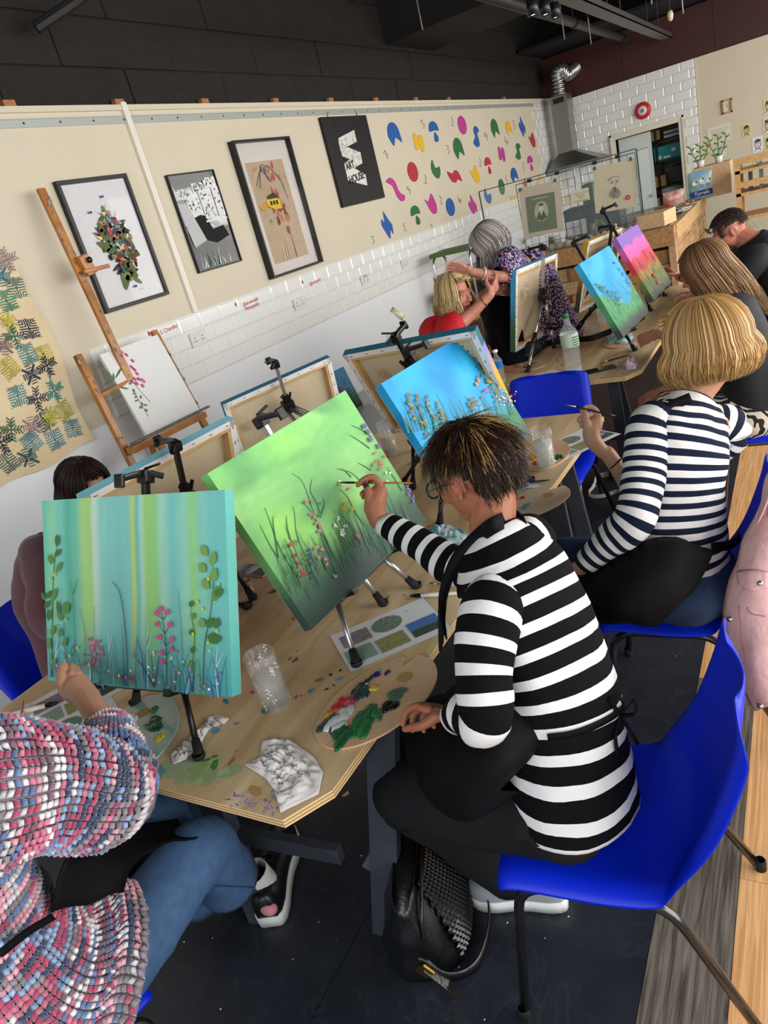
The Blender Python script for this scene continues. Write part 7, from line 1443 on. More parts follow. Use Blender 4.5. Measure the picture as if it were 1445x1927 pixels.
def hand(b, wr, d, pn, side, curl=.5, L=1.0, splay=1.0, thumb=.5, pinch=False):
 """wr wrist point, d pointing direction, pn palm-facing direction, side = towards the thumb"""
 d = V(d).normalized(); side = V(side); side = (side - d * side.dot(d)).normalized(); pn = V(pn); pn = (pn - d * pn.dot(d) - side * pn.dot(side)).normalized(); wr = V(wr)
 for t, w, th in ((.0, .022, .017), (.03, .028, .016), (.06, .034, .0145), (.082, .036, .013)):
  for s in (-1, -.33, .33, 1): ball(b, wr + d * t * L + side * s * w * .62 * L, (th * L,) * 3, n=8)
 for i, (s, ln) in enumerate(((.030, .070), (.010, .078), (-.010, .072), (-.028, .057))):
  p = wr + (d * .088 + side * s) * L; a = curl * (.55 + .1 * i); v = (d + side * s * 3 * splay).normalized(); pts = [p - d * .02, p]; seg = [ln * .46, ln * .30, ln * .24]; ang = a
  for j, g in enumerate(seg): q_ = v * math.cos(ang) + pn * math.sin(ang); p = p + q_ * g * L; pts.append(p); ang += a * (1.5 if j == 0 else .9)
  limb(b, pts, [.0095 * L, .0092 * L, .0085 * L, .0078 * L, .0068 * L], 2, 8)
 tb = wr + (d * .025 + side * .026 + pn * .006) * L; v1 = (d * .55 + side * .8 * (1 - thumb * .6) + pn * (.3 + thumb)).normalized(); v2 = (d * .9 + side * .2 * (1 - thumb) + pn * (.2 + .4 * thumb)).normalized()
 limb(b, [tb, tb + v1 * .035 * L, tb + v1 * .035 * L + v2 * .03 * L, tb + v1 * .035 * L + v2 * .055 * L], [.014 * L, .0115 * L, .010 * L, .008 * L], 2, 8)
def skinmesh(e, b, vox, col, spots=(), name='body', smooth=4):
 me = bpy.data.meshes.new('tmp'); b.to_mesh(me); b.free(); o = bpy.data.objects.new('tmp', me); COL.objects.link(o)
 m = o.modifiers.new('r', 'REMESH'); m.mode = 'VOXEL'; m.voxel_size = vox; m = o.modifiers.new('s', 'SMOOTH'); m.factor = .5; m.iterations = smooth
 me2 = bpy.data.meshes.new_from_object(o.evaluated_get(bpy.context.evaluated_depsgraph_get())); bpy.data.objects.remove(o); me2.materials.clear(); me2.name = name
 n = len(me2.vertices); co = np.empty(n * 3, np.float32); me2.vertices.foreach_get('co', co); co = co.reshape(-1, 3); C = np.ones((n, 4), np.float32); C[:, :3] = lin(col)
 for (p, r, c) in spots: w = np.clip(1.3 - np.linalg.norm((co - np.array(p)) / np.array(r if isinstance(r, tuple) else (r, r, r)), axis=1), 0, 1)[:, None]; w = np.clip(w * 3, 0, 1); C[:, :3] = C[:, :3] * (1 - w) + np.array(lin(c)) * w
 at = me2.color_attributes.new('Col', 'FLOAT_COLOR', 'POINT'); at.data.foreach_set('color', C.ravel()); return obj(name, me2, skin_mat('skin', '#b08060'), e, True)
def cloth(name, e, m, parts, amp=.004, freq=14, seed=1, thick=.0025, sub=False):
 """parts: (points, [(rx, ry)], forward axis, n, k) lofts of one garment, UV v = length for stripes"""
 b = nb(); uv = b.loops.layers.uv.new('UVMap')
 for pt in parts:
  P0, ell, up = pt[0], pt[1], pt[2]; n = pt[3] if len(pt) > 3 else 28; k = pt[4] if len(pt) > 4 else 5; v0 = pt[5] if len(pt) > 5 else 0; P = smoothpath(P0, k); E_ = []
  if isinstance(ell[0], (int, float)): ell = [(x, x) for x in ell]
  q_ = smoothpath([(a, c, 0) for a, c in ell], k); E_ = [(x.x, x.y) for x in q_]
  tube(b, P, 0, n, cap=False, ell=E_, up=up, uvl=uv, v0=v0)
 b.normal_update()
 for v in b.verts:
  f = nz(v.co.x * freq, v.co.y * freq, v.co.z * freq + seed) + .5 * nz(v.co.x * freq * 2.4, v.co.y * freq * 2.4, v.co.z * freq * 1.2 + seed); v.co += v.normal * f * amp
 o = obj(name, b, m, e, True); s = o.modifiers.new('s', 'SOLIDIFY'); s.thickness = thick; s.offset = 0; return o
def hairmesh(name, e, H, n, drop, pal, m, face=.9, s=1.0, vol=1.0, wave=.004, r=.0014, seed=0, part=0.0, grav=V((0, 0, -1)), back=V((0, 0, 0)), flare=0.0, tmax=95, endjit=.08, rootcol=None, sag=0.0):
 random.seed(seed); Vv, Ff, Cc = [], [], []; G = (H.to_3x3().inverted() @ grav).normalized(); Bk = H.to_3x3().inverted() @ back; a_, b_, c_ = .083 * vol, .100 * vol, .092 * vol
 def surf(phi, th, k): return V((a_ * math.sin(th) * math.sin(phi) * k, b_ * math.sin(th) * math.cos(phi) * k - .014, c_ * math.cos(th) * k + .030))
 def path(phi, k, dl, ph, amp, tm=None):
  tm = tm or R(tmax); P = [surf(phi, tm * (i / 6) ** .9 + R(.5), 1 + (k - 1) * min(1, i / 2)) for i in range(7)]
  P = [p + V((part * (1 - i / 6), 0, 0)) for i, p in enumerate(P)]; last = P[-1]; out = V((math.sin(phi), math.cos(phi), 0)); N = 7
  for j in range(1, N + 1): t = j / N; P.append(last + G * dl * t + Bk * dl * t + out * (flare * math.sin(t * PI * .9) * .02 - .012 * t * t) + V((math.sin(ph + t * 7), math.cos(ph * 1.7 + t * 6), 0)) * amp * t)
  return P
 def add(P, rr, col, cl2):
  i0 = len(Vv); m_ = len(P)
  for i, p in enumerate(P):
   dd = (P[min(i + 1, m_ - 1)] - P[max(i - 1, 0)]).normalized(); x = dd.cross(V((p.x, p.y + .014, .05))).normalized(); y = dd.cross(x); w = rr * (1 - .75 * max(0, i / (m_ - 1) - .6) / .4) * (.2 if i == 0 else 1); q_ = H @ (p * s)
   for k in range(3): a = k * 2.094; Vv.append(q_ + (H.to_3x3() @ (x * math.cos(a) + y * math.sin(a))) * w); Cc.append((*mixc(cl2, col, min(1, i / 5)), 1))
  for i in range(m_ - 1):
   for k in range(3): A0 = i0 + i * 3; Ff.append((A0 + k, A0 + (k + 1) % 3, A0 + 3 + (k + 1) % 3, A0 + 3 + k))
 dark = lin(rootcol or pal[0])
 # closed under-volume
 M_, K_ = 40, 14; i0 = len(Vv); rows_ = [path(-PI + face + (2 * PI - 2 * face) * i / M_ + PI, .93, drop * .9, 0, 0) for i in range(M_ + 1)]
 for P in rows_:
  for p in P: Vv.append(H @ (p * s)); Cc.append((*mixc(dark, lin(pal[0]), .5), 1))
 for i in range(M_):
  for j in range(K_ - 1): A0 = i0 + i * K_ + j; Ff.append((A0, A0 + 1, A0 + K_ + 1, A0 + K_))
 if face < 1.2:
  for i in range(13):
   P = path(-face + face * 2 * i / 12, .95, .002, 0, 0, R(48)); rows_.append(P); [(Vv.append(H @ (p * s)), Cc.append((*dark, 1))) for p in P]
  for i in range(M_ + 1, M_ + 13):
   for j in range(K_ - 1): A0 = i0 + i * K_ + j; Ff.append((A0, A0 + 1, A0 + K_ + 1, A0 + K_))
  for i in range(n // 6): c = lin(random.choice(pal)); add(path(random.uniform(-face, face), random.uniform(.97, 1.04), .004, 0, .001, R(random.uniform(42, 56))), r, c, mixc(c, dark, .6))
 for i in range(n):
  ph = face + (2 * PI - 2 * face) * random.random() ; phi = ph; k = random.uniform(.95, 1.05); c = lin(random.choice(pal)); f = random.uniform(.75, 1.2); c = tuple(x * f for x in c)
  add(path(phi, k, drop * (1 + random.uniform(-endjit, endjit * .5)), random.uniform(0, 6), wave * random.uniform(.4, 1.4)), r * random.uniform(.7, 1.3), c, mixc(c, dark, .6))
 me = bpy.data.meshes.new(name); me.from_pydata([tuple(v) for v in Vv], [], Ff); at = me.color_attributes.new('Col', 'FLOAT_COLOR', 'POINT'); at.data.foreach_set('color', np.array(Cc, dtype=np.float32).ravel())
 return obj(name, me, m, e, True)
def shorthair(name, e, H, n, L, pal, m, s=1.0, tmax=100, face=.95, r=.0009, seed=0, hi=None, curl=.3, facet=55, lift=.25, crown=V((0, -.03, .13)), a_=(.078, .098, .090)):
 random.seed(seed); Vv, Ff, Cc = [], [], []
 for i in range(n):
  z = random.uniform(math.cos(R(tmax)), 1); phi = random.uniform(-PI, PI); th = math.acos(z)
  if abs(phi) < face and th > R(facet): continue
  if (abs(abs(phi) - PI / 2) < .42 and th > R(80)) or (th > R(100) and abs(phi) < 1.9): continue
  nr = V((math.sin(th) * math.sin(phi), math.sin(th) * math.cos(phi), math.cos(th))); p = V((nr.x * a_[0], nr.y * a_[1] - .014, nr.z * a_[2] + .028)); away = (p - crown); t_ = (away - nr * away.dot(nr)).normalized()
  l = L * random.uniform(.6, 1.2) * (1.15 if th < R(60) else .75) * (.4 if abs(abs(phi) - PI / 2) < .55 and th > R(62) else 1); sw = V((random.gauss(0, curl), random.gauss(0, curl), random.gauss(0, curl))); c = random.choice(pal)
  if hi and random.random() < hi[1](p): c = random.choice(hi[0])
  c = lin(c); f = random.uniform(.7, 1.25); c = tuple(x * f for x in c); i0 = len(Vv); P = []
  for j in range(5): t = j / 4; P.append(p + t_ * l * t + nr * (lift * l * math.sin(t * 2.2) * .9) + sw * l * t * t * .4 + V((0, 0, -.25 * l * t * t)))
  for j, q_ in enumerate(P):
   x = t_.cross(nr).normalized(); w = r * (1 - .7 * j / 4)
   for a in (x, nr * .8, -x): Vv.append(H @ ((q_ + a * w) * s)); Cc.append((*c, 1))
  for j in range(4):
   for k in range(3): A0 = i0 + j * 3; Ff.append((A0 + k, A0 + (k + 1) % 3, A0 + 3 + (k + 1) % 3, A0 + 3 + k))
 b = nb(); ball(b, (0, -.014, .03), (a_[0] * .985, a_[1] * .985, a_[2] * .985), n=24); bmesh.ops.delete(b, geom=[v for v in b.verts if v.co.z < .03 + .09 * math.cos(R(tmax - 4)) or (v.co.y > .03 and v.co.z < .03 + .085 * math.cos(R(facet))) or (abs(v.co.x) > .055 and v.co.z < .035 and v.co.y > -.04)], context='VERTS')
 i0 = len(Vv); b.verts.ensure_lookup_table()
 for v in b.verts: Vv.append(H @ (v.co * s)); Cc.append((*lin(pal[0]), 1))
 for f in b.faces: Ff.append(tuple(i0 + v.index for v in f.verts))
 b.free(); me = bpy.data.meshes.new(name); me.from_pydata([tuple(v) for v in Vv], [], Ff); at = me.color_attributes.new('Col', 'FLOAT_COLOR', 'POINT'); at.data.foreach_set('color', np.array(Cc, dtype=np.float32).ravel()); return obj(name, me, m, e, True)
HAIR = mat('hair', rough=.42, attr=True, spec=.3); HAIRM = mat('hair_matt', rough=.55, attr=True, spec=.3)
def shoe(e, heel, toe, w, upper, sole, name='shoe', up=(0, 0, 1), lace='#1a1a1c', sock=None, thick=.032):
 heel, toe = V(heel), V(toe); d = toe - heel; L = d.length; Fm = F3(heel, d, up); N = 14
 def ring(t, wd_, z): return [(Fm @ V((x * wd_, L * t, z))) for x in (-1, 1)]
 prof = [(-.02, .55), (.03, .78), (.15, .86), (.35, .78), (.5, .80), (.7, 1.0), (.85, .96), (.95, .72), (1.01, .35)]
 out = [(x * w / 2, L * t) for t, x in prof] + [(-x * w / 2, L * t) for t, x in reversed(prof)]
 b = nb(); prism(b, out, 0, thick, M=Fm); bmesh.ops.bevel(b, geom=b.edges[:], offset=.004, segments=2, affect='EDGES'); o = obj(name + '_sole', b, sole, e, True)
 b = nb(); hs = [.075, .085, .085, .075, .068, .056, .045, .034, .02]; rows = []
 for (t, x), h_ in zip(prof, hs): rows.append([b.verts.new(Fm @ V((math.cos(a) * x * w / 2 * .94, L * t * .985 + .003, thick - .004 + h_ * math.sin(a) ** .7))) for a in [PI * k / 12 for k in range(13)]])
 for i in range(len(rows) - 1):
  for k in range(12): b.faces.new((rows[i][k], rows[i + 1][k], rows[i + 1][k + 1], rows[i][k + 1]))
 b.faces.new(rows[0]); b.faces.new(list(reversed(rows[-1]))); bmesh.ops.recalc_face_normals(b, faces=b.faces); u_ = obj(name + '_upper', b, upper, e, True)
 b = nb()
 for k in range(5): t = .38 + .09 * k; z = thick + .074 - .30 * (t - .38) * .35; tube(b, [Fm @ V((-.022, L * t, z - .005)), Fm @ V((0, L * t + .006, z + .004)), Fm @ V((.022, L * t, z - .005))], .0022, 6)
 obj('laces', b, mat('lace' + lace, lace, .8), u_, True, kind='stuff')
 return Fm
DKT = mat('charcoal_trousers', '#1b1b1d', .9, bump=.3, bscale=14, spec=.15); BLKF = mat('black_cotton', '#07070a', .75, bump=.35, bscale=11, spec=.18); DEN = mat('mid_blue_denim', '#3f5f86', .8, noise=.18, nscale=45, bump=.2, bscale=350); DEN2 = mat('dark_denim', '#22385a', .8, noise=.3, nscale=20, bump=.2, bscale=350); SOLEW = mat('white_sole', '#d5d5d2', .5)
def drape(name, e, m, pts, hang=.0, thick=.004, amp=.006, seed=1):
 """cloth patch through a grid of world points"""
 b = nb(); g = [smoothpath(r_, 5) for r_ in pts]; cols = [smoothpath([g[j][i] for j in range(len(g))], 5) for i in range(len(g[0]))]
 vs = [[b.verts.new(p + V((nz(p.x * 16, p.y * 16, seed), nz(p.y * 16, p.z * 16, seed + 5), nz(p.x * 13, p.z * 15, seed + 9))) * amp) for p in c] for c in cols]
 for i in range(len(vs) - 1):
  for j in range(len(vs[0]) - 1): b.faces.new((vs[i][j], vs[i][j + 1], vs[i + 1][j + 1], vs[i + 1][j]))
 o = obj(name, b, m, e, True); s = o.modifiers.new('s', 'SOLIDIFY'); s.thickness = thick; return o
def band(name, e, m, pts, w, up, k=6, th=.003, closed=False):
 P = smoothpath(pts, k, closed); b = nb(); u = V(up).normalized(); vs = [(b.verts.new(p + u * w / 2), b.verts.new(p - u * w / 2)) for p in P]
 for i in range(len(vs) - (0 if closed else 1)): j = (i + 1) % len(vs); b.faces.new((vs[i][0], vs[j][0], vs[j][1], vs[i][1]))
 o = obj(name, b, m, e, True); s = o.modifiers.new('s', 'SOLIDIFY'); s.thickness = th; s.offset = 0; return o
# ---------------- short-haired woman in black and white stripes ----------------
e = empty('person', label='person with short brown highlighted hair in black and white striped top, painting the green canvas', cat='person')
Hd = F3(ad(893, 893, 1.62), (.25, .93, -.28)); nk = [V((1.325, .60, 1.06)), ad(905, 968, 1.60)]
sp = [V((1.14, .50, .50)), V((1.15, .48, .63)), V((1.20, .495, .77)), V((1.25, .54, .90)), V((1.29, .585, 1.00)), V((1.31, .61, 1.07)), V((1.32, .625, 1.10))]
b = nb(); head(b, Hd, 1.0); limb(b, [V((1.315, .61, 1.05)), V((1.33, .625, 1.10)), Hd @ V((0, -.02, -.07))], [.062, .054, .052]); tube(b, sp[:-1], 0, 20, ell=[(.15, .11), (.14, .10), (.13, .10), (.14, .10), (.13, .08), (.06, .05)], up=(0, 1, 0))
Ls, Le, Lw = V((1.115, .57, 1.015)), ad(906, 1338, 1.40), ad(852, 1352, 1.50); Rs, Re, Rw = V((1.455, .60, 1.0)), ad(868, 1070, 1.84), ad(716, 982, 1.99)
limb(b, [V((1.25, .58, 1.02)), Ls, Le, Lw], [.05, .045, .034, .025], 4); limb(b, [V((1.35, .60, 1.02)), Rs, Re, Rw], [.05, .045, .035, .026], 4)
hand(b, Lw, ad(815, 1335, 1.56) - Lw, (0, .2, -1), (0, 1, .2), curl=.9)
Zh = lambda x, y, d: ad(640 + x / 6.02, 860 + y / 6.02, d)
D0 = 2.0
limb(b, [Zh(430, 720, 1.99), Zh(400, 600, 1.99), Zh(400, 500, 1.99), Zh(440, 410, 1.995)], [.026, .030, .031, .026], 4)   # palm
limb(b, [Zh(340, 600, 1.985), Zh(330, 500, 1.98), Zh(320, 410, 1.975), Zh(288, 310, 1.985)], [.018, .014, .0115, .0085], 3)   # thumb
limb(b, [Zh(480, 430, 1.99), Zh(455, 310, 1.99), Zh(365, 225, 1.985), Zh(260, 260, 1.985), Zh(200, 320, 1.99)], [.012, .0115, .010, .009, .0075], 3)   # index
limb(b, [Zh(490, 460, 2.01), Zh(440, 300, 2.012), Zh(340, 235, 2.01), Zh(255, 290, 2.005)], [.012, .0115, .010, .008], 3)
limb(b, [Zh(470, 500, 2.03), Zh(380, 400, 2.03), Zh(290, 390, 2.025), Zh(245, 420, 2.01)], [.012, .0105, .0095, .008], 3)
limb(b, [Zh(440, 540, 2.04), Zh(350, 460, 2.04), Zh(285, 445, 2.03), Zh(262, 455, 2.02)], [.011, .0095, .0085, .0075], 3)
skinmesh(e, b, .0038, '#9c6146', [(Hd @ V((0, .092, -.055)), .02, '#8a4038'), (Zh(288, 318, 1.98), .010, '#4a1420'), (Hd @ V((-.08, -.01, 0)), .02, '#a8624a')])
eyes(e, Hd)
b = nb()
for x in (-1, 1): tube(b, smoothpath([Hd @ V((x * .078, -.005, .012)), Hd @ V((x * .074, .04, .012)), Hd @ V((x * .064, .105, .005))], 4), .0022, 6); tube(b, [Hd @ V((x * .036 + .026 * math.cos(a), .108 - .004 * abs(math.cos(a)), -.0 + .02 * math.sin(a))) for a in [k * .42 for k in range(16)]], .0026, 6)
tube(b, [Hd @ V((-.01, .11, .004)), Hd @ V((.01, .11, .004))], .0022, 6); obj('spectacles', b, mat('dark_teal_frame', '#12333a', .2), e, True, kind=None)
shorthair('hair', e, Hd, 6500, .050, ['#1c110b', '#2c1b11', '#150d09', '#3a2517'], HAIR, seed=2, tmax=122, curl=.42, r=.0014, lift=.22, hi=(['#a8824c', '#b8925a', '#7a5830'], lambda p: 1.1 * max(0, nz(p.x * 38, p.y * 24, 3)) * (p.z > .05) + (.25 if (p.y > .02 and p.z > .03) else .03)), a_=(.088, .108, .098))
S2 = stripe_mat('wide_stripe_jersey', '#08080b', '#dcdad8', .0505, .40, .15)
cloth('striped_top', e, S2, [([sp[0] + V((0, -.01, .035))] + sp[1:], [(.185, .150), (.165, .135), (.16, .125), (.175, .125), (.18, .115), (.105, .085), (.062, .058)], (0, 1, 0), 44, 6),
      ([V((1.20, .575, 1.02)), Ls, Ls.lerp(Le, .5) + V((-.02, 0, .0)), Le + V((-.008, -.008, -.01)), Le.lerp(Lw, .5), Lw.lerp(Le, .08)], [.055, .066, .056, .054, .046, .034], (0, 1, .1), 28, 6),
      ([V((1.37, .60, 1.02)), Rs, Rs.lerp(Re, .55), Re, Re.lerp(Rw, .5), Rw.lerp(Re, .05)], [.06, .064, .056, .053, .044, .034], (0, 0, 1), 28, 6)], amp=.006, freq=13)
brush(ad(638, 908, 2.055), ad(776, 909, 1.95), 'wooden paintbrush held against the green canvas', '#b5702c', .0032, tip='#3a2a20', gcol='#1c1c1e')
hipL, hipR = V((1.07, .52, .54)), V((1.24, .52, .54)); knL, knR = V((1.06, .88, .50)), V((1.30, .90, .50)); anL, anR = V((1.22, .74, .10)), V((1.38, .78, .10))
cloth('trousers', e, DKT, [([V((1.14, .385, .52)), V((1.14, .43, .53)), V((1.15, .51, .535)), V((1.17, .60, .53))], [(.10, .045), (.175, .08), (.19, .095), (.17, .095)], (0, 0, 1), 30, 4), ([hipL, hipL.lerp(knL, .5), knL, knL.lerp(anL, .45) , anL], [.105, .10, .08, .078, .085], (0, 0, 1), 24), ([hipR, hipR.lerp(knR, .5), knR, knR.lerp(anR, .45), anR], [.105, .10, .085, .095, .105], (0, 0, 1), 24)], amp=.008, freq=9)
P_ = lambda x, y, d: ad(x, y, d)
drape('apron', e, BLKF, [[P_(1025, 1385, 1.44), P_(940, 1305, 1.50), P_(900, 1290, 1.66), P_(850, 1290, 1.80)], [P_(985, 1440, 1.42), P_(930, 1420, 1.38), P_(850, 1400, 1.50), P_(790, 1360, 1.66)], [P_(940, 1490, 1.45), P_(895, 1530, 1.42), P_(820, 1500, 1.50), P_(765, 1410, 1.66)], [P_(1000, 1480, 1.50), P_(890, 1535, 1.50), P_(830, 1520, 1.56), P_(775, 1440, 1.72)]], amp=.014)
TOP = [o for o in e.children if o.name.startswith('striped_top')][0]; OS = lambda x, y, off=.006, d0=1.5: onsurf(TOP, x, y, off, d0)
band('apron_neck_strap', e, BLKF, [P_(835, 1190, 1.52), P_(832, 1130, 1.55), P_(855, 1060, 1.56), OS(900, 1010), OS(935, 985), OS(972, 972), OS(990, 985)], .035, (.25, .3, .9))
drape('apron_bib', e, BLKF, [[P_(850, 1080, 1.56), P_(838, 1130, 1.55), P_(832, 1210, 1.55)], [P_(845, 1080, 1.66), P_(824, 1140, 1.66), P_(826, 1225, 1.66)]], amp=.003)
band('apron_tie', e, BLKF, [OS(1030, 1388), OS(1070, 1383), OS(1110, 1370), OS(1150, 1350), OS(1175, 1330)], .016, (0, 0, 1), th=.003)
for q_ in ([(1165, 1345), (1148, 1312), (1172, 1318), (1168, 1345)], [(1168, 1345), (1192, 1318), (1195, 1342), (1168, 1347)], [(1166, 1348), (1158, 1385), (1162, 1420)], [(1168, 1348), (1185, 1375), (1200, 1402)]): band('apron_bow', e, BLKF, [OS(x, y, .012, 1.45) for x, y in q_], .009, (.6, -.3, .2))
shoe(e, V((1.235, .60, 0)), V((1.17, .86, 0)), .10, mat('trainer_grey', '#8c8f94', .6), SOLEW, thick=.045, lace='#c8c8c8'); shoe(e, V((1.40, .62, 0)), V((1.34, .88, 0)), .10, _m['trainer_grey'], SOLEW, thick=.045, lace='#c8c8c8')
# ---------------- blonde bob ----------------
e = empty('person', label='person with straight blonde bob in navy striped top, seen from behind holding a brush', cat='person')
Hb = F3(ad(1322, 655, 2.13), (.35, .90, -.10)); sb = [V((2.07, .36, .53)), V((2.085, .36, .66)), V((2.12, .355, .79)), V((2.16, .345, .90)), V((2.205, .33, .985)), V((2.235, .32, 1.04)), V((2.25, .315, 1.06))]
Ls, Le, Lw = ad(1228, 800, 2.10), ad(1196, 975, 2.05), ad(1092, 1068, 2.17); Rs, Re, Rw = ad(1375, 810, 2.22), ad(1222, 938, 2.40), ad(1143, 853, 2.43)
b = nb(); head(b, Hb, ears=False); limb(b, [sb[4], sb[6], Hb @ V((0, -.02, -.07))], [.06, .054, .05]); tube(b, sb[:-1], 0, 20, ell=[(.14, .10), (.13, .10), (.13, .09), (.13, .09), (.13, .08), (.06, .05)], up=(.3, 1, 0))
limb(b, [sb[4], Ls, Le, Lw], [.05, .045, .034, .025], 4); limb(b, [sb[4], Rs, Re, Rw], [.05, .042, .034, .026], 4); hand(b, Lw, ad(1060, 1075, 2.22) - Lw, (0, 0, -1), (0, 1, 0), curl=.5)
Zb = lambda x, y, d: ad(960 + x / 5.16, 760 + y / 5.16, d)
limb(b, [Zb(900, 470, 2.43), Zb(800, 350, 2.43), Zb(790, 250, 2.43), Zb(830, 180, 2.43)], [.024, .029, .030, .026], 4); limb(b, [Zb(860, 220, 2.42), Zb(850, 100, 2.42), Zb(790, 30, 2.42), Zb(725, 35, 2.42)], [.013, .011, .0095, .008], 3)
limb(b, [Zb(760, 280, 2.42), Zb(745, 200, 2.41), Zb(735, 120, 2.41), Zb(720, 60, 2.42)], [.016, .0125, .011, .009], 3); limb(b, [Zb(800, 200, 2.44), Zb(720, 110, 2.44), Zb(700, 60, 2.44)], [.012, .011, .009], 3)
limb(b, [Zb(780, 230, 2.46), Zb(690, 140, 2.46), Zb(665, 160, 2.46)], [.012, .0105, .009], 3); limb(b, [Zb(770, 270, 2.47), Zb(700, 200, 2.47), Zb(690, 215, 2.47)], [.011, .0095, .0085], 3)
skinmesh(e, b, .004, '#b8876c'); eyes(e, Hb)
hairmesh('hair', e, Hb, 1500, .098, ['#8a6434', '#b8905a', '#d2ac74', '#c69e62', '#e0c08c', '#a87c44'], HAIR, face=.75, s=1.14, vol=1.14, wave=.004, seed=4, flare=1.2, rootcol='#8a6840', endjit=.05, r=.0016)
SB = stripe_mat('navy_breton_jersey', '#141c30', '#dad6d2', .0345, .52, .2)
cloth('striped_top', e, SB, [(sb, [(.175, .135), (.168, .125), (.162, .12), (.17, .12), (.175, .105), (.10, .08), (.064, .06)], (.25, 1, 0), 44, 6), ([sb[4] + V((-.05, .02, .01)), Ls, Ls.lerp(Le, .5), Le, Le.lerp(Lw, .5), Lw.lerp(Le, .06)], [.055, .066, .060, .058, .048, .036], (0, 1, .1), 28, 6), ([sb[4] + V((.05, 0, .01)), Rs, Rs.lerp(Re, .5), Re, Re.lerp(Rw, .45)], [.055, .062, .056, .052, .046], (0, 0, 1), 28, 6)], amp=.007, freq=12, seed=5)
brush(Zb(525, 5, 2.42), Zb(1030, 120, 2.40), 'slim black brush held up by the blonde bob woman', '#121214', .003, tip='#7a3a30')
for rr, cc, nm, t in ((.030, '#15110f', 'hair_tie', .22), (.031, '#b8b8b4', 'bracelet', .36)): c_ = Rw.lerp(Re, t); x_, y_, d_ = basis(Re - Rw); b = nb(); tube(b, [c_ + (x_ * math.cos(a) + y_ * math.sin(a)) * rr for a in [k * .4 for k in range(16)]], .0028, 6, closed=True); obj(nm, b, mat(nm + '_m', cc, .35, .0 if nm == 'hair_tie' else .9), e, True, label='black hair tie on the wrist' if nm == 'hair_tie' else 'silver bracelet')
hl, hr = V((1.99, .42, .53)), V((2.15, .40, .53)); kl, kr = V((1.93, .86, .50)), V((2.20, .86, .50)); al, ar = V((2.0, .86, .08)), V((2.22, .92, .08))
cloth('jeans', e, DEN2, [([V((2.07, .21, .50)), V((2.07, .29, .52)), V((2.07, .37, .53)), V((2.07, .46, .54))], [(.11, .05), (.195, .105), (.205, .12), (.18, .10)], (0, 0, 1), 30, 4), ([hl, hl.lerp(kl, .5), kl, kl.lerp(al, .5), al], [.10, .09, .07, .06, .055], (0, 0, 1), 20), ([hr, hr.lerp(kr, .5), kr, kr.lerp(ar, .5), ar], [.10, .09, .07, .06, .055], (0, 0, 1), 20)], amp=.005)
drape('apron', e, BLKF, [[P_(1345, 1040, 2.02), P_(1270, 1010, 2.02), P_(1180, 1030, 2.10), P_(1080, 1060, 2.30)], [P_(1310, 1100, 1.98), P_(1240, 1090, 1.96), P_(1150, 1090, 2.02), P_(1070, 1090, 2.25)], [P_(1265, 1150, 1.98), P_(1210, 1160, 1.97), P_(1140, 1150, 2.02), P_(1090, 1120, 2.2)], [P_(1235, 1172, 2.02), P_(1190, 1170, 2.04), P_(1130, 1165, 2.08), P_(1105, 1150, 2.2)]], amp=.016, seed=4)
band('apron_tie', e, BLKF, [P_(1340, 1030, 2.06), P_(1375, 1025, 2.14), P_(1392, 1010, 2.25)], .03, (0, 0, 1), th=.005); band('apron_neck_strap', e, BLKF, [P_(1235, 790, 2.06), P_(1262, 765, 2.06), P_(1300, 748, 2.05)], .03, (.2, .3, .9))
for a, c in ((V((2.0, .83, 0)), V((1.97, 1.07, 0))), (V((2.22, .89, 0)), V((2.2, 1.13, 0)))): shoe(e, a, c, .09, BLKF, SOLEW)
# ---------------- pink denim jacket on the chair back ----------------
PD = mat('pink_denim', '#d3a5a3', .8, noise=.10, nscale=30, bump=.25, bscale=60)
e = empty('denim_jacket', (2.1, .1, .8), label='pink denim jacket with metal buttons hung over a chair at the right edge', cat='jacket'); OJ = e.location
Jp = lambda x, y, d: ad(x, y, d) - OJ
JB = drape('jacket_body', e, PD, [[Jp(1440, 920, 2.0), Jp(1470, 900, 2.0), Jp(1540, 900, 1.98)], [Jp(1400, 1010, 1.96), Jp(1450, 1000, 1.90), Jp(1540, 1000, 1.90)], [Jp(1378, 1075, 1.93), Jp(1440, 1070, 1.86), Jp(1540, 1080, 1.86)], [Jp(1360, 1150, 1.92), Jp(1430, 1160, 1.84), Jp(1530, 1170, 1.84)], [Jp(1372, 1260, 1.90), Jp(1430, 1260, 1.82), Jp(1520, 1280, 1.82)], [Jp(1420, 1335, 1.90), Jp(1450, 1330, 1.84), Jp(1510, 1350, 1.84)]], amp=.014, seed=6, thick=.006)
drape('collar', e, PD, [[Jp(1425, 975, 1.93), Jp(1440, 900, 1.95), Jp(1470, 860, 1.95)], [Jp(1422, 985, 1.90), Jp(1450, 930, 1.88), Jp(1480, 880, 1.90)]], amp=.004)
drape('pocket_flap', e, PD, [[onsurf(JB, x, y, .006, 1.84) - OJ for x, y in q_] for q_ in (((1385, 1076), (1410, 1074), (1444, 1078)), ((1388, 1100), (1412, 1112), (1444, 1106)))], amp=.0)
STC = mat('pink_stitch', '#a8706e', .8)
for ps in ([(1388, 1074), (1420, 1072), (1444, 1076)], [(1398, 1105), (1410, 1150), (1440, 1160)], [(1390, 1140), (1400, 1230), (1418, 1300)]): b = nb(); tube(b, smoothpath([onsurf(JB, x, y, .001, 1.84) - OJ for x, y in ps], 5), .0016, 5); obj('seam', b, STC, e, True)
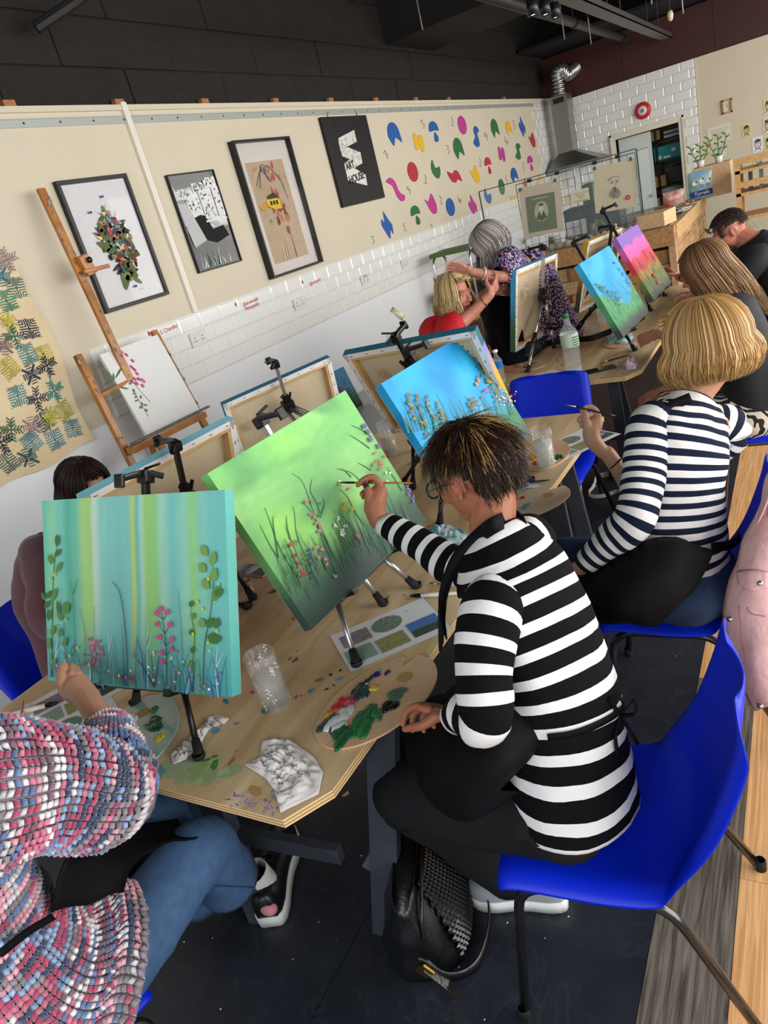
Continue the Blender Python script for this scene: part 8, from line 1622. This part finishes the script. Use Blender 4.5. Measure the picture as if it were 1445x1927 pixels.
for x, y in ((1430, 1098), (1374, 1165), (1431, 1328)): b = nb(); ball(b, onsurf(JB, x, y, .0, 1.83) - OJ, (.009, .009, .009), n=14); obj('metal_button', b, CHROME, e, True)
# ---------------- knitted sweater woman, lower left ----------------
e = empty('person', label='person in chunky pink, white and blue knitted sweater and jeans at the lower left corner', cat='person')
Cs, Rs, Re, Rw = V((.33, 1.40, 1.12)), V((.38, 1.20, 1.11)), ad(218, 1458, 1.42), ad(198, 1352, 1.60); hip = V((.28, 1.42, .53))
b = nb(); Hw = F3(V((.38, 1.42, 1.36)), (.9, .25, -.2)); head(b, Hw); limb(b, [Cs, Hw @ V((0, -.02, -.07))], [.06, .05]); tube(b, [hip, V((.30, 1.42, .8)), Cs], 0, 18, ell=[(.15, .11), (.14, .1), (.13, .08)], up=(1, 0, 0)); limb(b, [Cs, Rs, Re, Rw], [.06, .05, .038, .028], 4)
Zw = lambda x, y, d: ad(x / 4.817, 1220 + y / 4.817, d)
limb(b, [Zw(900, 640, 1.58), Zw(800, 470, 1.63), Zw(700, 350, 1.67), Zw(640, 260, 1.70)], [.028, .029, .032, .018], 4); limb(b, [Zw(740, 400, 1.65), Zw(620, 400, 1.67), Zw(565, 285, 1.67), Zw(572, 165, 1.69)], [.026, .019, .0145, .0115], 3)
limb(b, [Zw(625, 255, 1.70), Zw(640, 175, 1.73), Zw(615, 150, 1.76)], [.014, .012, .009], 3); limb(b, [Zw(690, 260, 1.71), Zw(680, 190, 1.74), Zw(650, 185, 1.77)], [.014, .012, .009], 3); limb(b, [Zw(730, 290, 1.71), Zw(720, 230, 1.75), Zw(690, 220, 1.78)], [.013, .0115, .009], 3); limb(b, [Zw(770, 330, 1.70), Zw(765, 290, 1.73), Zw(740, 285, 1.76)], [.012, .0105, .009], 3)
[ball(b, Zw(x, y, 1.675), (.0125,) * 3, n=8) for x, y in ((655, 235), (705, 248), (745, 285), (782, 335))]; skinmesh(e, b, .003, '#bd8a70', smooth=2, spots=[(Zw(700, 330, 1.65), .03, '#c49078')]); eyes(e, Hw); hairmesh('hair', e, Hw, 260, .05, ['#8a8078', '#b0a8a0'], HAIR, seed=9)
brush(Zw(462, 158, 1.80), Zw(640, 250, 1.70), 'thin dark brush held by the hand at the teal canvas', '#3a2a2a', .003, tip='#6a3a2a')
KNP = ['#e6e2e4', '#cf6f8c', '#b04468', '#8ea8cc', '#34456a', '#8a8088', '#e0a0b0', '#d0ccd2', '#b04468', '#5f7aa8', '#7a5a6c']
def knit(e, P0, ell, up, rowh=.0125, colw=.0145, k=8, seed=0, rib=None, name='knit_stitches'):
 P = smoothpath(P0, k); E_ = [(q_.x, q_.y) for q_ in smoothpath([(a, c, 0) for a, c in ell], k)]; L = [0]
 for i in range(1, len(P)): L.append(L[-1] + math.hypot((P[i] - P[i - 1]).length, E_[i][0] - E_[i - 1][0]))
 nr = int(L[-1] / rowh); Vv, Ff, Cc = [], [], []; prevx = None; rows = []
 for r_ in range(nr + 1):
  s_ = r_ * rowh; i = max(j for j in range(len(L)) if L[j] <= s_ + 1e-9); i = min(i, len(P) - 2); f = (s_ - L[i]) / max(1e-9, L[i + 1] - L[i]); c = P[i].lerp(P[i + 1], f); rx = E_[i][0] * (1 - f) + E_[i + 1][0] * f; ry = E_[i][1] * (1 - f) + E_[i + 1][1] * f; x, y, d = basis(P[i + 1] - P[i], up); rows.append((c, x, y, d, rx, ry))
 rr_ = sum(max(q_[4], q_[5]) for q_ in rows) / len(rows); K = int(2 * PI * rr_ / colw)
 def S(r_, a):
  r0 = max(0, min(len(rows) - 1.001, r_)); i = int(r0); f = r0 - i; A_, B_ = rows[i], rows[i + 1]; g = lambda q_: q_[0] + q_[1] * q_[4] * math.cos(a) + q_[2] * q_[5] * math.sin(a); p = g(A_).lerp(g(B_), f); w = .014 * nz(p.x * 8, p.y * 8, p.z * 8 + seed) + .010 * nz(p.x * 3 + r_ * .12, math.cos(a) * 1.5, r_ * .22); n = (p - A_[0]).normalized(); return p + n * abs(w), n
 for r_ in range(nr):
  for k_ in range(K):
   a0 = 2 * PI * (k_ + .5) / K; v = nz(k_ / 5.0 + r_ * .35 + seed, r_ / 1.7, 3) * .9 + .5 * nz(k_ / 16., r_ / 1.1, 8); ci = int((v + .9) * 6.5 + r_ * .37) % len(KNP); col = lin(KNP[ci]); f_ = random.uniform(.75, 1.15); col = tuple(min(1, x * f_) for x in col)
   for sg in (-1, 1):
    A_, n1 = S(r_ - .15, a0 + sg * .05 * PI * 2 / K); B_, n2 = S(r_ + 1.55, a0 + sg * .50 * PI * 2 / K); mid = (A_ + B_) / 2 + n1 * .0030; dd = (B_ - A_).normalized(); x = dd.cross(n1).normalized(); w = colw * .29; i0 = len(Vv)
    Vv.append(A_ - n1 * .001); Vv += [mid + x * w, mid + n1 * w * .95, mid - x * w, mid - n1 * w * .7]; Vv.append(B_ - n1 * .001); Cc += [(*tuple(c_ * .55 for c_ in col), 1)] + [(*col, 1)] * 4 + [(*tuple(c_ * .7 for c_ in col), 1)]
    for j in range(4): Ff.append((i0, i0 + 1 + (j + 1) % 4, i0 + 1 + j)); Ff.append((i0 + 5, i0 + 1 + j, i0 + 1 + (j + 1) % 4))
 me = bpy.data.meshes.new(name); me.from_pydata([tuple(v) for v in Vv], [], Ff); at = me.color_attributes.new('Col', 'FLOAT_COLOR', 'POINT'); at.data.foreach_set('color', np.array(Cc, dtype=np.float32).ravel()); return obj(name, me, mat('chunky_yarn', rough=.9, attr=True, noise=.25, nscale=500, sheen=.4), e, True, kind='stuff')
slv = [Rs - (Re - Rs) * .45, Rs, Rs.lerp(Re, .4), Re + V((-.03, -.0, -.02)), Re + V((.005, .03, .0)), Rw.lerp(Re, .45), Rw.lerp(Re, .22)]; sle = [.115, .125, .105, .095, .078, .056, .043]
tor = [V((.40, 1.33, .45)), V((.35, 1.37, .53)), V((.31, 1.39, .64)), V((.30, 1.40, .80)), V((.32, 1.40, .95)), V((.34, 1.40, 1.08)), V((.35, 1.40, 1.16))]; toe_ = [(.235, .23), (.225, .215), (.205, .18), (.19, .15), (.19, .14), (.17, .12), (.08, .08)]
cloth('sweater', e, mat('yarn_shadow', '#7f7682', .95), [(slv, [(x - .004, x - .004) for x in sle], (0, 0, 1), 28, 6), (tor, [(a - .004, c - .004) for a, c in toe_], (1, 0, 0), 40, 6)], amp=.0)
sw = e.children[-1] if False else COL.objects[-1]
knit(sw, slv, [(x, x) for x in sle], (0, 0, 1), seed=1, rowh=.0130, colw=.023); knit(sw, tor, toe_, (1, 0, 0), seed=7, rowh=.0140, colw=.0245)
kn1, kn2 = ad(385, 1590, 1.78), V((.80, 1.52, .50)); an1 = ad(432, 1665, 1.95); an2 = V((.86, 1.60, .10)); h1, h2 = V((.40, 1.32, .50)), V((.38, 1.52, .50))
cloth('jeans', e, DEN, [([h1, h1.lerp(kn1, .5), kn1 + V((-.02, 0, 0)), kn1.lerp(an1, .45), an1 + V((0, 0, .0))], [(.10, .095), (.09, .085), (.075, .078), (.075, .075), (.08, .07)], (0, 0, 1), 26, 6), ([h2, h2.lerp(kn2, .5), kn2, kn2.lerp(an2, .5), an2], [.10, .09, .08, .075, .07], (0, 0, 1), 22)], amp=.009, freq=10, seed=3)
b = nb(); tube(b, smoothpath([ad(285, 1745, 1.55), ad(325, 1710, 1.60), ad(345, 1680, 1.66), ad(400, 1668, 1.72), ad(478, 1670, 1.82)], 6), .0018, 5); obj('jean_seam', b, mat('seam_navy', '#22344e', .8), e, True)
drape('apron', e, BLKF, [[P_(95, 1722, 1.30), P_(135, 1600, 1.34), P_(200, 1560, 1.55), P_(330, 1540, 1.80)], [P_(160, 1700, 1.36), P_(180, 1620, 1.40), P_(260, 1580, 1.60), P_(360, 1560, 1.76)], [P_(230, 1685, 1.44), P_(250, 1630, 1.48), P_(310, 1590, 1.62), P_(400, 1565, 1.74)]], amp=.012, seed=9)
band('apron_tie', e, BLKF, [P_(0, 1795, 1.10), P_(50, 1755, 1.16), P_(100, 1725, 1.22)], .014, (0, .3, 1))
LBT = mat('shoe_leather', '#101113', .35, spec=.5, bump=.1, bscale=40)
shoe(e, V((.91, 1.395, 0)), V((1.20, 1.535, .02)), .115, LBT, mat('sole_cream', '#cfd0ca', .5), thick=.048, lace='#17181a')
b = nb(); ball(b, V((.915, 1.385, .075)), (.022, .03, .022), n=12); obj('pink_heel_tab', b, mat('heel_pink', '#c98088', .6), e, True); shoe(e, V((.90, 1.66, 0)), V((1.14, 1.72, 0)), .10, LBT, _m['sole_cream'], thick=.045)
cloth('sock', e, mat('white_sock', '#c8c8c6', .9), [([V((.97, 1.43, .08)), V((.95, 1.43, .17))], [.042, .04], (1, 0, 0), 16, 3)], amp=.001)
# ---------------- dark-haired woman behind the teal canvas ----------------
e = empty('person', label='person with long dark hair in plum top, mostly hidden behind the teal canvas', cat='person')
Hk = F3(ad(165, 925, 2.62), (-.05, -.95, -.35)); ck = ad(95, 1030, 2.62)
b = nb(); head(b, Hk, ears=False); limb(b, [V((1.33, 2.33, 1.02)), Hk @ V((0, -.02, -.07))], [.06, .05]); tube(b, [V((1.3, 2.36, .52)), V((1.31, 2.35, .8)), V((1.33, 2.33, 1.0))], 0, 18, ell=[(.14, .1), (.13, .1), (.12, .08)], up=(0, -1, 0))
Ls, Le, Lw = ad(78, 1045, 2.45), ad(98, 1170, 2.30), V((1.25, 1.9, .80)); Rs, Re, Rw = V((1.52, 2.28, 1.0)), V((1.6, 2.15, .80)), V((1.5, 1.95, .85)); limb(b, [V((1.3, 2.33, 1.0)), Ls, Le, Lw], [.05, .045, .035, .026], 4); limb(b, [V((1.35, 2.33, 1.0)), Rs, Re, Rw], [.05, .045, .035, .026], 4)
hand(b, Lw, (.1, -1, .1), (0, 0, -1), (1, 0, 0)); hand(b, Rw, (.0, -1, .2), (0, 0, -1), (-1, 0, 0)); skinmesh(e, b, .006, '#c08a70'); eyes(e, Hk)
hairmesh('hair', e, Hk, 700, .24, ['#1c110f', '#2a1814', '#3a221a', '#150c0a'], HAIR, s=1.06, face=.55, seed=5, back=V((-.35, .05, 0)), flare=.6, wave=.006)
cloth('plum_top', e, mat('plum_jersey', '#5a363c', .85, noise=.12, nscale=30, sheen=.2), [([V((1.3, 2.36, .50)), V((1.31, 2.35, .7)), V((1.32, 2.34, .9)), V((1.33, 2.33, 1.02)), V((1.335, 2.32, 1.07))], [(.18, .14), (.17, .13), (.175, .12), (.12, .09), (.065, .06)], (0, -1, 0), 30), ([V((1.27, 2.33, 1.0)), Ls, Ls.lerp(Le, .5), Le, Le.lerp(Lw, .6), Lw], [.06, .072, .066, .062, .045, .035], (0, 0, 1), 24), ([V((1.4, 2.3, 1.0)), Rs, Re, Rw], [.06, .06, .052, .035], (0, 0, 1), 24)], amp=.007)
k1, k2 = V((1.20, 1.95, .50)), V((1.42, 1.95, .50)); cloth('dark_trousers', e, DEN2, [([V((1.24, 2.38, .5)), k1.lerp(V((1.24, 2.38, .5)), .5), k1, V((1.17, 2.02, .3)), V((1.15, 2.05, .09))], [.10, .09, .075, .065, .06], (0, 0, 1), 20), ([V((1.38, 2.38, .5)), k2.lerp(V((1.38, 2.38, .5)), .5), k2, V((1.42, 2.0, .3)), V((1.42, 2.02, .09))], [.10, .09, .075, .065, .06], (0, 0, 1), 20)])
NVS = mat('navy_mesh', '#22304c', .8, bump=.3, bscale=200)
shoe(e, V((1.17, 2.08, 0)), V((1.12, 1.84, 0)), .10, NVS, mat('sole_peach', '#cbb4a0', .6), thick=.035, lace='#3a4a6c'); shoe(e, V((1.42, 2.05, 0)), V((1.4, 1.8, 0)), .10, NVS, _m['sole_peach'], thick=.035, lace='#3a4a6c')
# ---------------- long-haired woman at the far table ----------------
e = empty('person', label='person with long light brown hair, black top and zebra-print trousers at the far table', cat='person')
H4 = F3(ad(1325, 510, 3.28), (.2, .93, -.35)); s4 = [V((3.62, .24, .50)), V((3.63, .25, .66)), V((3.65, .27, .82)), V((3.68, .30, .96)), V((3.70, .32, 1.04)), V((3.71, .33, 1.08))]
Ls, Le, Lw = ad(1372, 612, 3.15), V((3.50, .40, .74)), ad(1248, 735, 3.52); Rs, Re, Rw = V((3.86, .34, .98)), V((3.95, .52, .80)), ad(1240, 628, 3.85)
b = nb(); head(b, H4, ears=False); limb(b, [s4[4], H4 @ V((0, -.02, -.07))], [.06, .05]); tube(b, s4, 0, 18, ell=[(.14, .1), (.13, .1), (.12, .09), (.12, .08), (.1, .07), (.06, .05)], up=(0, 1, 0)); limb(b, [s4[3], Ls, Le, Lw], [.05, .045, .034, .025], 4); limb(b, [s4[3], Rs, Re, Rw], [.05, .042, .034, .025], 4)
hand(b, Lw, ad(1210, 752, 3.6) - Lw, (0, .2, -1), (.6, .6, 0), curl=.35, L=1.05); hand(b, Rw, ad(1205, 640, 3.93) - Rw, (0, .3, -1), (.5, .5, .5), curl=.55); skinmesh(e, b, .006, '#b98068'); eyes(e, H4)
hairmesh('hair', e, H4, 900, .27, ['#6a4a30', '#8a6848', '#a8845c', '#5a3c28', '#c09c70', '#7a5638'], HAIR, s=1.1, face=.6, seed=6, back=V((.18, -.55, 0)), flare=.5, wave=.006, rootcol='#4a3020', r=.0018)
BT = mat('black_knit_top', '#111215', .75, sheen=.1)
cloth('black_top', e, BT, [(s4, [(.17, .13), (.165, .125), (.165, .12), (.175, .11), (.11, .09), (.066, .06)], (0, 1, 0), 30), ([s4[3], Ls, Ls.lerp(Le, .5), Le, Le.lerp(Lw, .6)], [.06, .07, .062, .055, .045], (0, 0, 1), 22), ([s4[3], Rs, Re, Re.lerp(Rw, .6)], [.06, .062, .052, .042], (0, 0, 1), 22)], amp=.006)
zm = mat('zebra_print', '#cdbfae', .8); nt = zm.node_tree; w_ = nt.nodes.new('ShaderNodeTexWave'); w_.inputs['Scale'].default_value = 9; w_.inputs['Distortion'].default_value = 7; w_.inputs['Detail'].default_value = 1.5; w_.inputs['Detail Scale'].default_value = 1.6; tc_ = nt.nodes.new('ShaderNodeTexCoord'); nt.links.new(tc_.outputs['Object'], w_.inputs['Vector']); cr_ = nt.nodes.new('ShaderNodeValToRGB'); cr_.color_ramp.interpolation = 'CONSTANT'; cr_.color_ramp.elements[0].color = (*lin('#15110f'), 1); cr_.color_ramp.elements[1].position = .45; cr_.color_ramp.elements[1].color = (*lin('#cdbfae'), 1); nt.links.new(w_.outputs['Fac'], cr_.inputs[0]); nt.links.new(cr_.outputs[0], nt.nodes['Principled BSDF'].inputs['Base Color'])
k1 = ad(1262, 765, 3.45); cloth('zebra_trousers', e, zm, [([V((3.62, .12, .49)), V((3.62, .2, .50)), V((3.62, .30, .52)), V((3.62, .40, .53))], [(.1, .05), (.20, .10), (.21, .12), (.17, .10)], (0, 0, 1), 26), ([V((3.55, .32, .53)), V((3.52, .5, .54)), k1, k1 + V((.0, .06, -.18)), k1 + V((0, .08, -.42))], [.105, .095, .085, .08, .085], (0, 0, 1), 24), ([V((3.72, .32, .53)), V((3.78, .5, .54)), V((3.84, .70, .51)), V((3.85, .74, .3)), V((3.86, .75, .1))], [.105, .095, .085, .08, .085], (0, 0, 1), 24)], amp=.006)
for a in (V((k1.x, k1.y + .02, 0)), V((3.86, .70, 0))): shoe(e, a, a + V((-.02, .25, 0)), .09, BLKF, BLKF)
# ---------------- man with sunglasses on his head ----------------
e = empty('person', label='person with cropped hair, beard and sunglasses on the head in black tee', cat='person')
Hm = F3(ad(1372, 437, 4.35), (-.25, .86, -.45)); sm_ = [V((5.0, .12, .50)), V((5.02, .14, .7)), V((5.04, .18, .88)), V((5.05, .24, 1.0)), V((5.05, .28, 1.07)), V((5.05, .30, 1.11))]
Ls, Le, Lw = V((4.84, .28, 1.0)), V((4.78, .46, .80)), V((4.95, .62, .86)); Lw2 = ad(1283, 528, 4.75); Rs, Re, Rw = V((5.26, .28, 1.0)), V((5.3, .5, .85)), ad(1278, 522, 5.3)
b = nb(); head(b, Hm, 1.05); limb(b, [sm_[4], Hm @ V((0, -.03, -.06))], [.075, .064]); tube(b, sm_, 0, 18, ell=[(.16, .12), (.16, .12), (.17, .11), (.16, .1), (.12, .09), (.07, .07)], up=(0, 1, 0)); limb(b, [sm_[3], Rs, Re, Rw], [.06, .052, .045, .03], 4); limb(b, [sm_[3], Ls, Le, Lw], [.06, .052, .045, .03], 4)
hand(b, Rw, ad(1250, 500, 5.42) - Rw, (0, 0, -1), (-.5, .2, .6), curl=.85, L=1.15); hand(b, Lw, (.2, 1, 0), (0, 0, -1), (1, 0, 0)); skinmesh(e, b, .006, '#b5745c', [(Hm @ V((0, .07, -.075)), (.07, .07, .045), '#5a3a30'), (Hm @ V((0, .09, -.05)), .014, '#a86058')]); eyes(e, Hm, 1.05, '#4a5a5a')
shorthair('hair', e, Hm, 5000, .014, ['#2c201c', '#3a2a24', '#4a3a34'], HAIRM, s=1.07, seed=3, tmax=100, r=.0018, curl=.3, lift=.5, face=.8, facet=48)
b = nb(); tube(b, [Hm @ V((-.07, .03, .085)), Hm @ V((-.06, .085, .075)), Hm @ V((.06, .085, .075)), Hm @ V((.07, .03, .085))], .003, 6); obj('sunglasses_frame', b, BLACKM, e, True); b = nb()
for x in (-1, 1): ball(b, Hm @ V((x * .035, .092, .085)), (.028, .006, .02), Hm.to_3x3(), n=12)
obj('sunglasses_lens', b, SCR, e, True, kind='stuff'); x_, y_, d_ = basis(Re - Rw); c_ = Rw.lerp(Re, .12); b = nb(); tube(b, [c_ - d_ * .015, c_ + d_ * .015], .034, 16); obj('wrist_watch', b, BLACKM, e, True, label='black wrist watch')
cloth('black_tee', e, mat('black_tee', '#0c0d10', .8), [(sm_, [(.21, .16), (.21, .155), (.22, .15), (.21, .13), (.14, .11), (.08, .078)], (0, 1, 0), 30), ([sm_[3], Rs, Rs.lerp(Re, .7)], [.08, .082, .068], (0, 0, 1), 22), ([sm_[3], Ls, Ls.lerp(Le, .7)], [.08, .082, .068], (0, 0, 1), 22)], amp=.006)
cloth('trousers', e, BLKF, [([V((4.9, .15, .5)), V((4.88, .4, .52)), V((4.86, .62, .5)), V((4.86, .66, .1))], [.1, .095, .08, .07], (0, 0, 1), 20), ([V((5.12, .15, .5)), V((5.16, .4, .52)), V((5.18, .62, .5)), V((5.18, .66, .1))], [.1, .095, .08, .07], (0, 0, 1), 20)])
for x in (4.86, 5.18): shoe(e, V((x, .6, 0)), V((x, .87, 0)), .1, BLKF, BLKF)
make_chair('blue chair hidden under the man in the black tee', 5.02, .12, 0)
# ---------------- blonde woman in red ----------------
e = empty('person', label='person with long blonde hair and red top looking round, arm raised', cat='person')
Hr = F3(ad(857, 556, 4.05), (-.32, -.9, -.12)); sr_ = [V((4.0, 2.12, .52)), V((3.98, 2.08, .7)), V((3.95, 2.0, .88)), V((3.91, 1.93, 1.02)), V((3.89, 1.90, 1.09)), V((3.885, 1.89, 1.12))]
Ls, Le, Lw = ad(862, 612, 3.98), ad(888, 596, 3.80), ad(922, 555, 3.95); Rs, Re, Rw = ad(818, 622, 4.1), V((3.62, 1.9, .85)), V((3.8, 1.7, .82))
b = nb(); head(b, Hr, ears=False); limb(b, [sr_[4], Hr @ V((0, -.02, -.07))], [.06, .05]); tube(b, sr_, 0, 18, ell=[(.14, .1), (.13, .1), (.13, .09), (.12, .08), (.1, .07), (.06, .05)], up=(0, -1, 0)); limb(b, [sr_[3], ad(850, 622, 4.0), ad(885, 592, 3.98), Lw], [.05, .045, .036, .026], 4); limb(b, [sr_[3], Rs, Re, Rw], [.05, .042, .034, .025], 4)
hand(b, Lw, ad(942, 520, 4.0) - Lw, (.5, .3, 0), (-.6, 0, .3), curl=.6); hand(b, Rw, (0, -1, 0), (0, 0, -1), (1, 0, 0)); skinmesh(e, b, .005, '#b87a68', [(Hr @ V((0, .092, -.055)), (.022, .02, .008), '#8a3038'), (Hr @ V((-.03, .09, .03)), (.02, .02, .004), '#7a5a3c'), (Hr @ V((.03, .09, .03)), (.02, .02, .004), '#7a5a3c')]); eyes(e, Hr, col='#3a4a4a')
hairmesh('hair', e, Hr, 800, .16, ['#b09058', '#cdb078', '#dcc490', '#9a7844', '#e4d0a4'], HAIR, s=1.08, face=.62, seed=7, wave=.014, flare=1.2, rootcol='#7a5a34', part=.02, r=.002)
cloth('red_top', e, mat('red_jersey', '#c01220', .7, bump=.4, bscale=25), [(sr_, [(.17, .13), (.165, .12), (.165, .12), (.16, .10), (.11, .09), (.075, .07)], (0, -1, 0), 30), ([sr_[3], ad(845, 622, 4.0), ad(862, 612, 3.99)], [.07, .085, .08], (0, 0, 1), 22), ([sr_[3], Rs, Rs.lerp(Re, .5)], [.07, .085, .075], (0, 0, 1), 22)], amp=.012, freq=22)
b = nb(); c_ = Lw.lerp(ad(885, 592, 3.98), .35); x_, y_, d_ = basis(ad(885, 592, 3.98) - Lw); tube(b, [c_ + (x_ * math.cos(a) + y_ * math.sin(a)) * .031 for a in [k * .4 for k in range(16)]], .004, 6, closed=True); obj('bracelet', b, mat('copper', '#b06a4a', .3, .8), e, True)
cloth('trousers', e, BLKF, [([V((4.08, 2.12, .5)), V((4.05, 1.9, .5)), V((4.02, 1.7, .48)), V((4.02, 1.7, .1))], [.1, .095, .08, .07], (0, 0, 1), 20), ([V((3.9, 2.12, .5)), V((3.86, 1.9, .5)), V((3.84, 1.72, .48)), V((3.84, 1.72, .1))], [.1, .095, .08, .07], (0, 0, 1), 20)])
for x in (4.02, 3.84): shoe(e, V((x, 1.78, 0)), V((x, 1.53, 0)), .09, BLKF, BLKF)
# ---------------- grey-haired woman in floral dress, bending ----------------
e = empty('person', label='person with wavy grey hair and dark floral dress bending over the blonde woman', cat='person')
Hs = F3(ad(922, 462, 4.35), (-.45, .62, -.62)); hipc = ad(1028, 610, 4.75); shc = ad(978, 500, 4.55)
ss_ = [hipc, hipc.lerp(shc, .3) + V((0, 0, .03)), hipc.lerp(shc, .6) + V((0, 0, .04)), hipc.lerp(shc, .9) + V((0, 0, .02)), shc + V((-.05, 0, .0)), ad(950, 480, 4.42)]
Ls, Le, Lw = ad(958, 490, 4.25), ad(952, 520, 4.15), ad(888, 512, 4.12); Rs, Re, Rw = ad(985, 500, 4.75), ad(975, 555, 4.6), ad(948, 540, 4.3)
b = nb(); head(b, Hs, ears=False); limb(b, [shc, Hs @ V((0, -.03, -.06))], [.06, .05]); tube(b, ss_, 0, 18, ell=[(.15, .12), (.14, .11), (.14, .10), (.13, .09), (.1, .08), (.055, .05)], up=(-.5, 0, -.8)); limb(b, [ss_[3], Ls, Le, Lw], [.05, .045, .036, .026], 4); limb(b, [ss_[3], Rs, Re, Rw], [.05, .045, .036, .026], 4)
hand(b, Lw, ad(855, 500, 4.1) - Lw, (0, 0, -1), (-.2, .8, 0), curl=.3); hand(b, Rw, ad(925, 520, 4.2) - Rw, (0, 0, -1), (.2, -.8, 0), curl=.5); skinmesh(e, b, .006, '#b87f6c', [(Hs @ V((0, .09, -.055)), .014, '#93404a')]); eyes(e, Hs)
b = nb(); c_ = Lw.lerp(Le, .35); x_, y_, d_ = basis(Le - Lw); tube(b, [c_ + (x_ * math.cos(a) + y_ * math.sin(a)) * .034 for a in [k * .4 for k in range(16)]], .005, 6, closed=True); obj('bangle', b, mat('pale_bangle', '#d8d0cc', .3), e, True)
b = nb()
for x in (-1, 1): tube(b, [Hs @ V((x * .034 + .024 * math.cos(a), .102, .0 + .018 * math.sin(a))) for a in [k * .42 for k in range(16)]], .0022, 6)
obj('spectacles', b, BLACKM, e, True)
hairmesh('hair', e, Hs, 900, .16, ['#7a7470', '#9a928c', '#b8b0aa', '#6a645f', '#ccc4bc'], HAIR, s=1.14, face=.42, seed=11, wave=.020, flare=1.4, rootcol='#8a837c', r=.0022, back=V((.1, -.1, 0)))
fm_ = mat('floral_viscose', '#0c0c18', .75); nt = fm_.node_tree; cur = None; tc_ = nt.nodes.new('ShaderNodeTexCoord'); col_ = (*lin('#0c0c18'), 1); prev = None
for sc, th, cc in ((38, .26, '#6a5aa8'), (46, .22, '#4a5ab0'), (52, .24, '#c86a8a'), (75, .22, '#d8d0d0')):
 mp_ = nt.nodes.new('ShaderNodeMapping'); mp_.inputs['Location'].default_value = (sc * 1.7, sc, 0); nt.links.new(tc_.outputs['Object'], mp_.inputs[0]); vo = nt.nodes.new('ShaderNodeTexVoronoi'); vo.inputs['Scale'].default_value = sc; nt.links.new(mp_.outputs[0], vo.inputs['Vector']); lt = nt.nodes.new('ShaderNodeMath'); lt.operation = 'LESS_THAN'; lt.inputs[1].default_value = th + .08; nt.links.new(vo.outputs['Distance'], lt.inputs[0])
 mx_ = nt.nodes.new('ShaderNodeMix'); mx_.data_type = 'RGBA'; mx_.inputs[6].default_value = col_; mx_.inputs[7].default_value = (*lin(cc), 1)
 if prev: nt.links.new(prev, mx_.inputs[6])
 nt.links.new(lt.outputs[0], mx_.inputs[0]); prev = mx_.outputs[2]
nt.links.new(prev, nt.nodes['Principled BSDF'].inputs['Base Color'])
cloth('floral_dress', e, fm_, [([hipc + V((.08, -.02, -.42)), hipc + V((.05, -.02, -.2))] + ss_[:-1], [(.27, .24), (.23, .2), (.20, .17), (.19, .15), (.19, .14), (.17, .12), (.11, .09)], (-.5, 0, -.8), 34), ([ss_[3], Ls, Ls.lerp(Le, .6), Le.lerp(Lw, .15)], [.07, .08, .072, .06], (0, 0, 1), 22), ([ss_[3], Rs, Re], [.07, .078, .065], (0, 0, 1), 22)], amp=.008)
cloth('black_trousers', e, BLKF, [([hipc + V((-.06, .08, -.1)), hipc + V((-.10, .12, -.5)), V((hipc.x - .10, hipc.y + .14, .08))], [.11, .085, .07], (0, 1, 0), 20), ([hipc + V((.06, -.02, -.1)), hipc + V((.06, -.02, -.5)), V((hipc.x + .08, hipc.y - .02, .08))], [.11, .085, .07], (0, 1, 0), 20)])
drape('black_apron', e, BLKF, [[ad(975, 560, 4.45), ad(935, 560, 4.42), ad(905, 560, 4.5)], [ad(985, 640, 4.4), ad(940, 640, 4.4), ad(905, 600, 4.5)], [ad(1000, 700, 4.45), ad(965, 700, 4.42), ad(930, 670, 4.5)]], amp=.02)
for dx, dy in ((-.10, .14), (.08, -.02)): shoe(e, V((hipc.x + dx + .08, hipc.y + dy, 0)), V((hipc.x + dx - .15, hipc.y + dy + .03, 0)), .09, BLKF, BLKF)
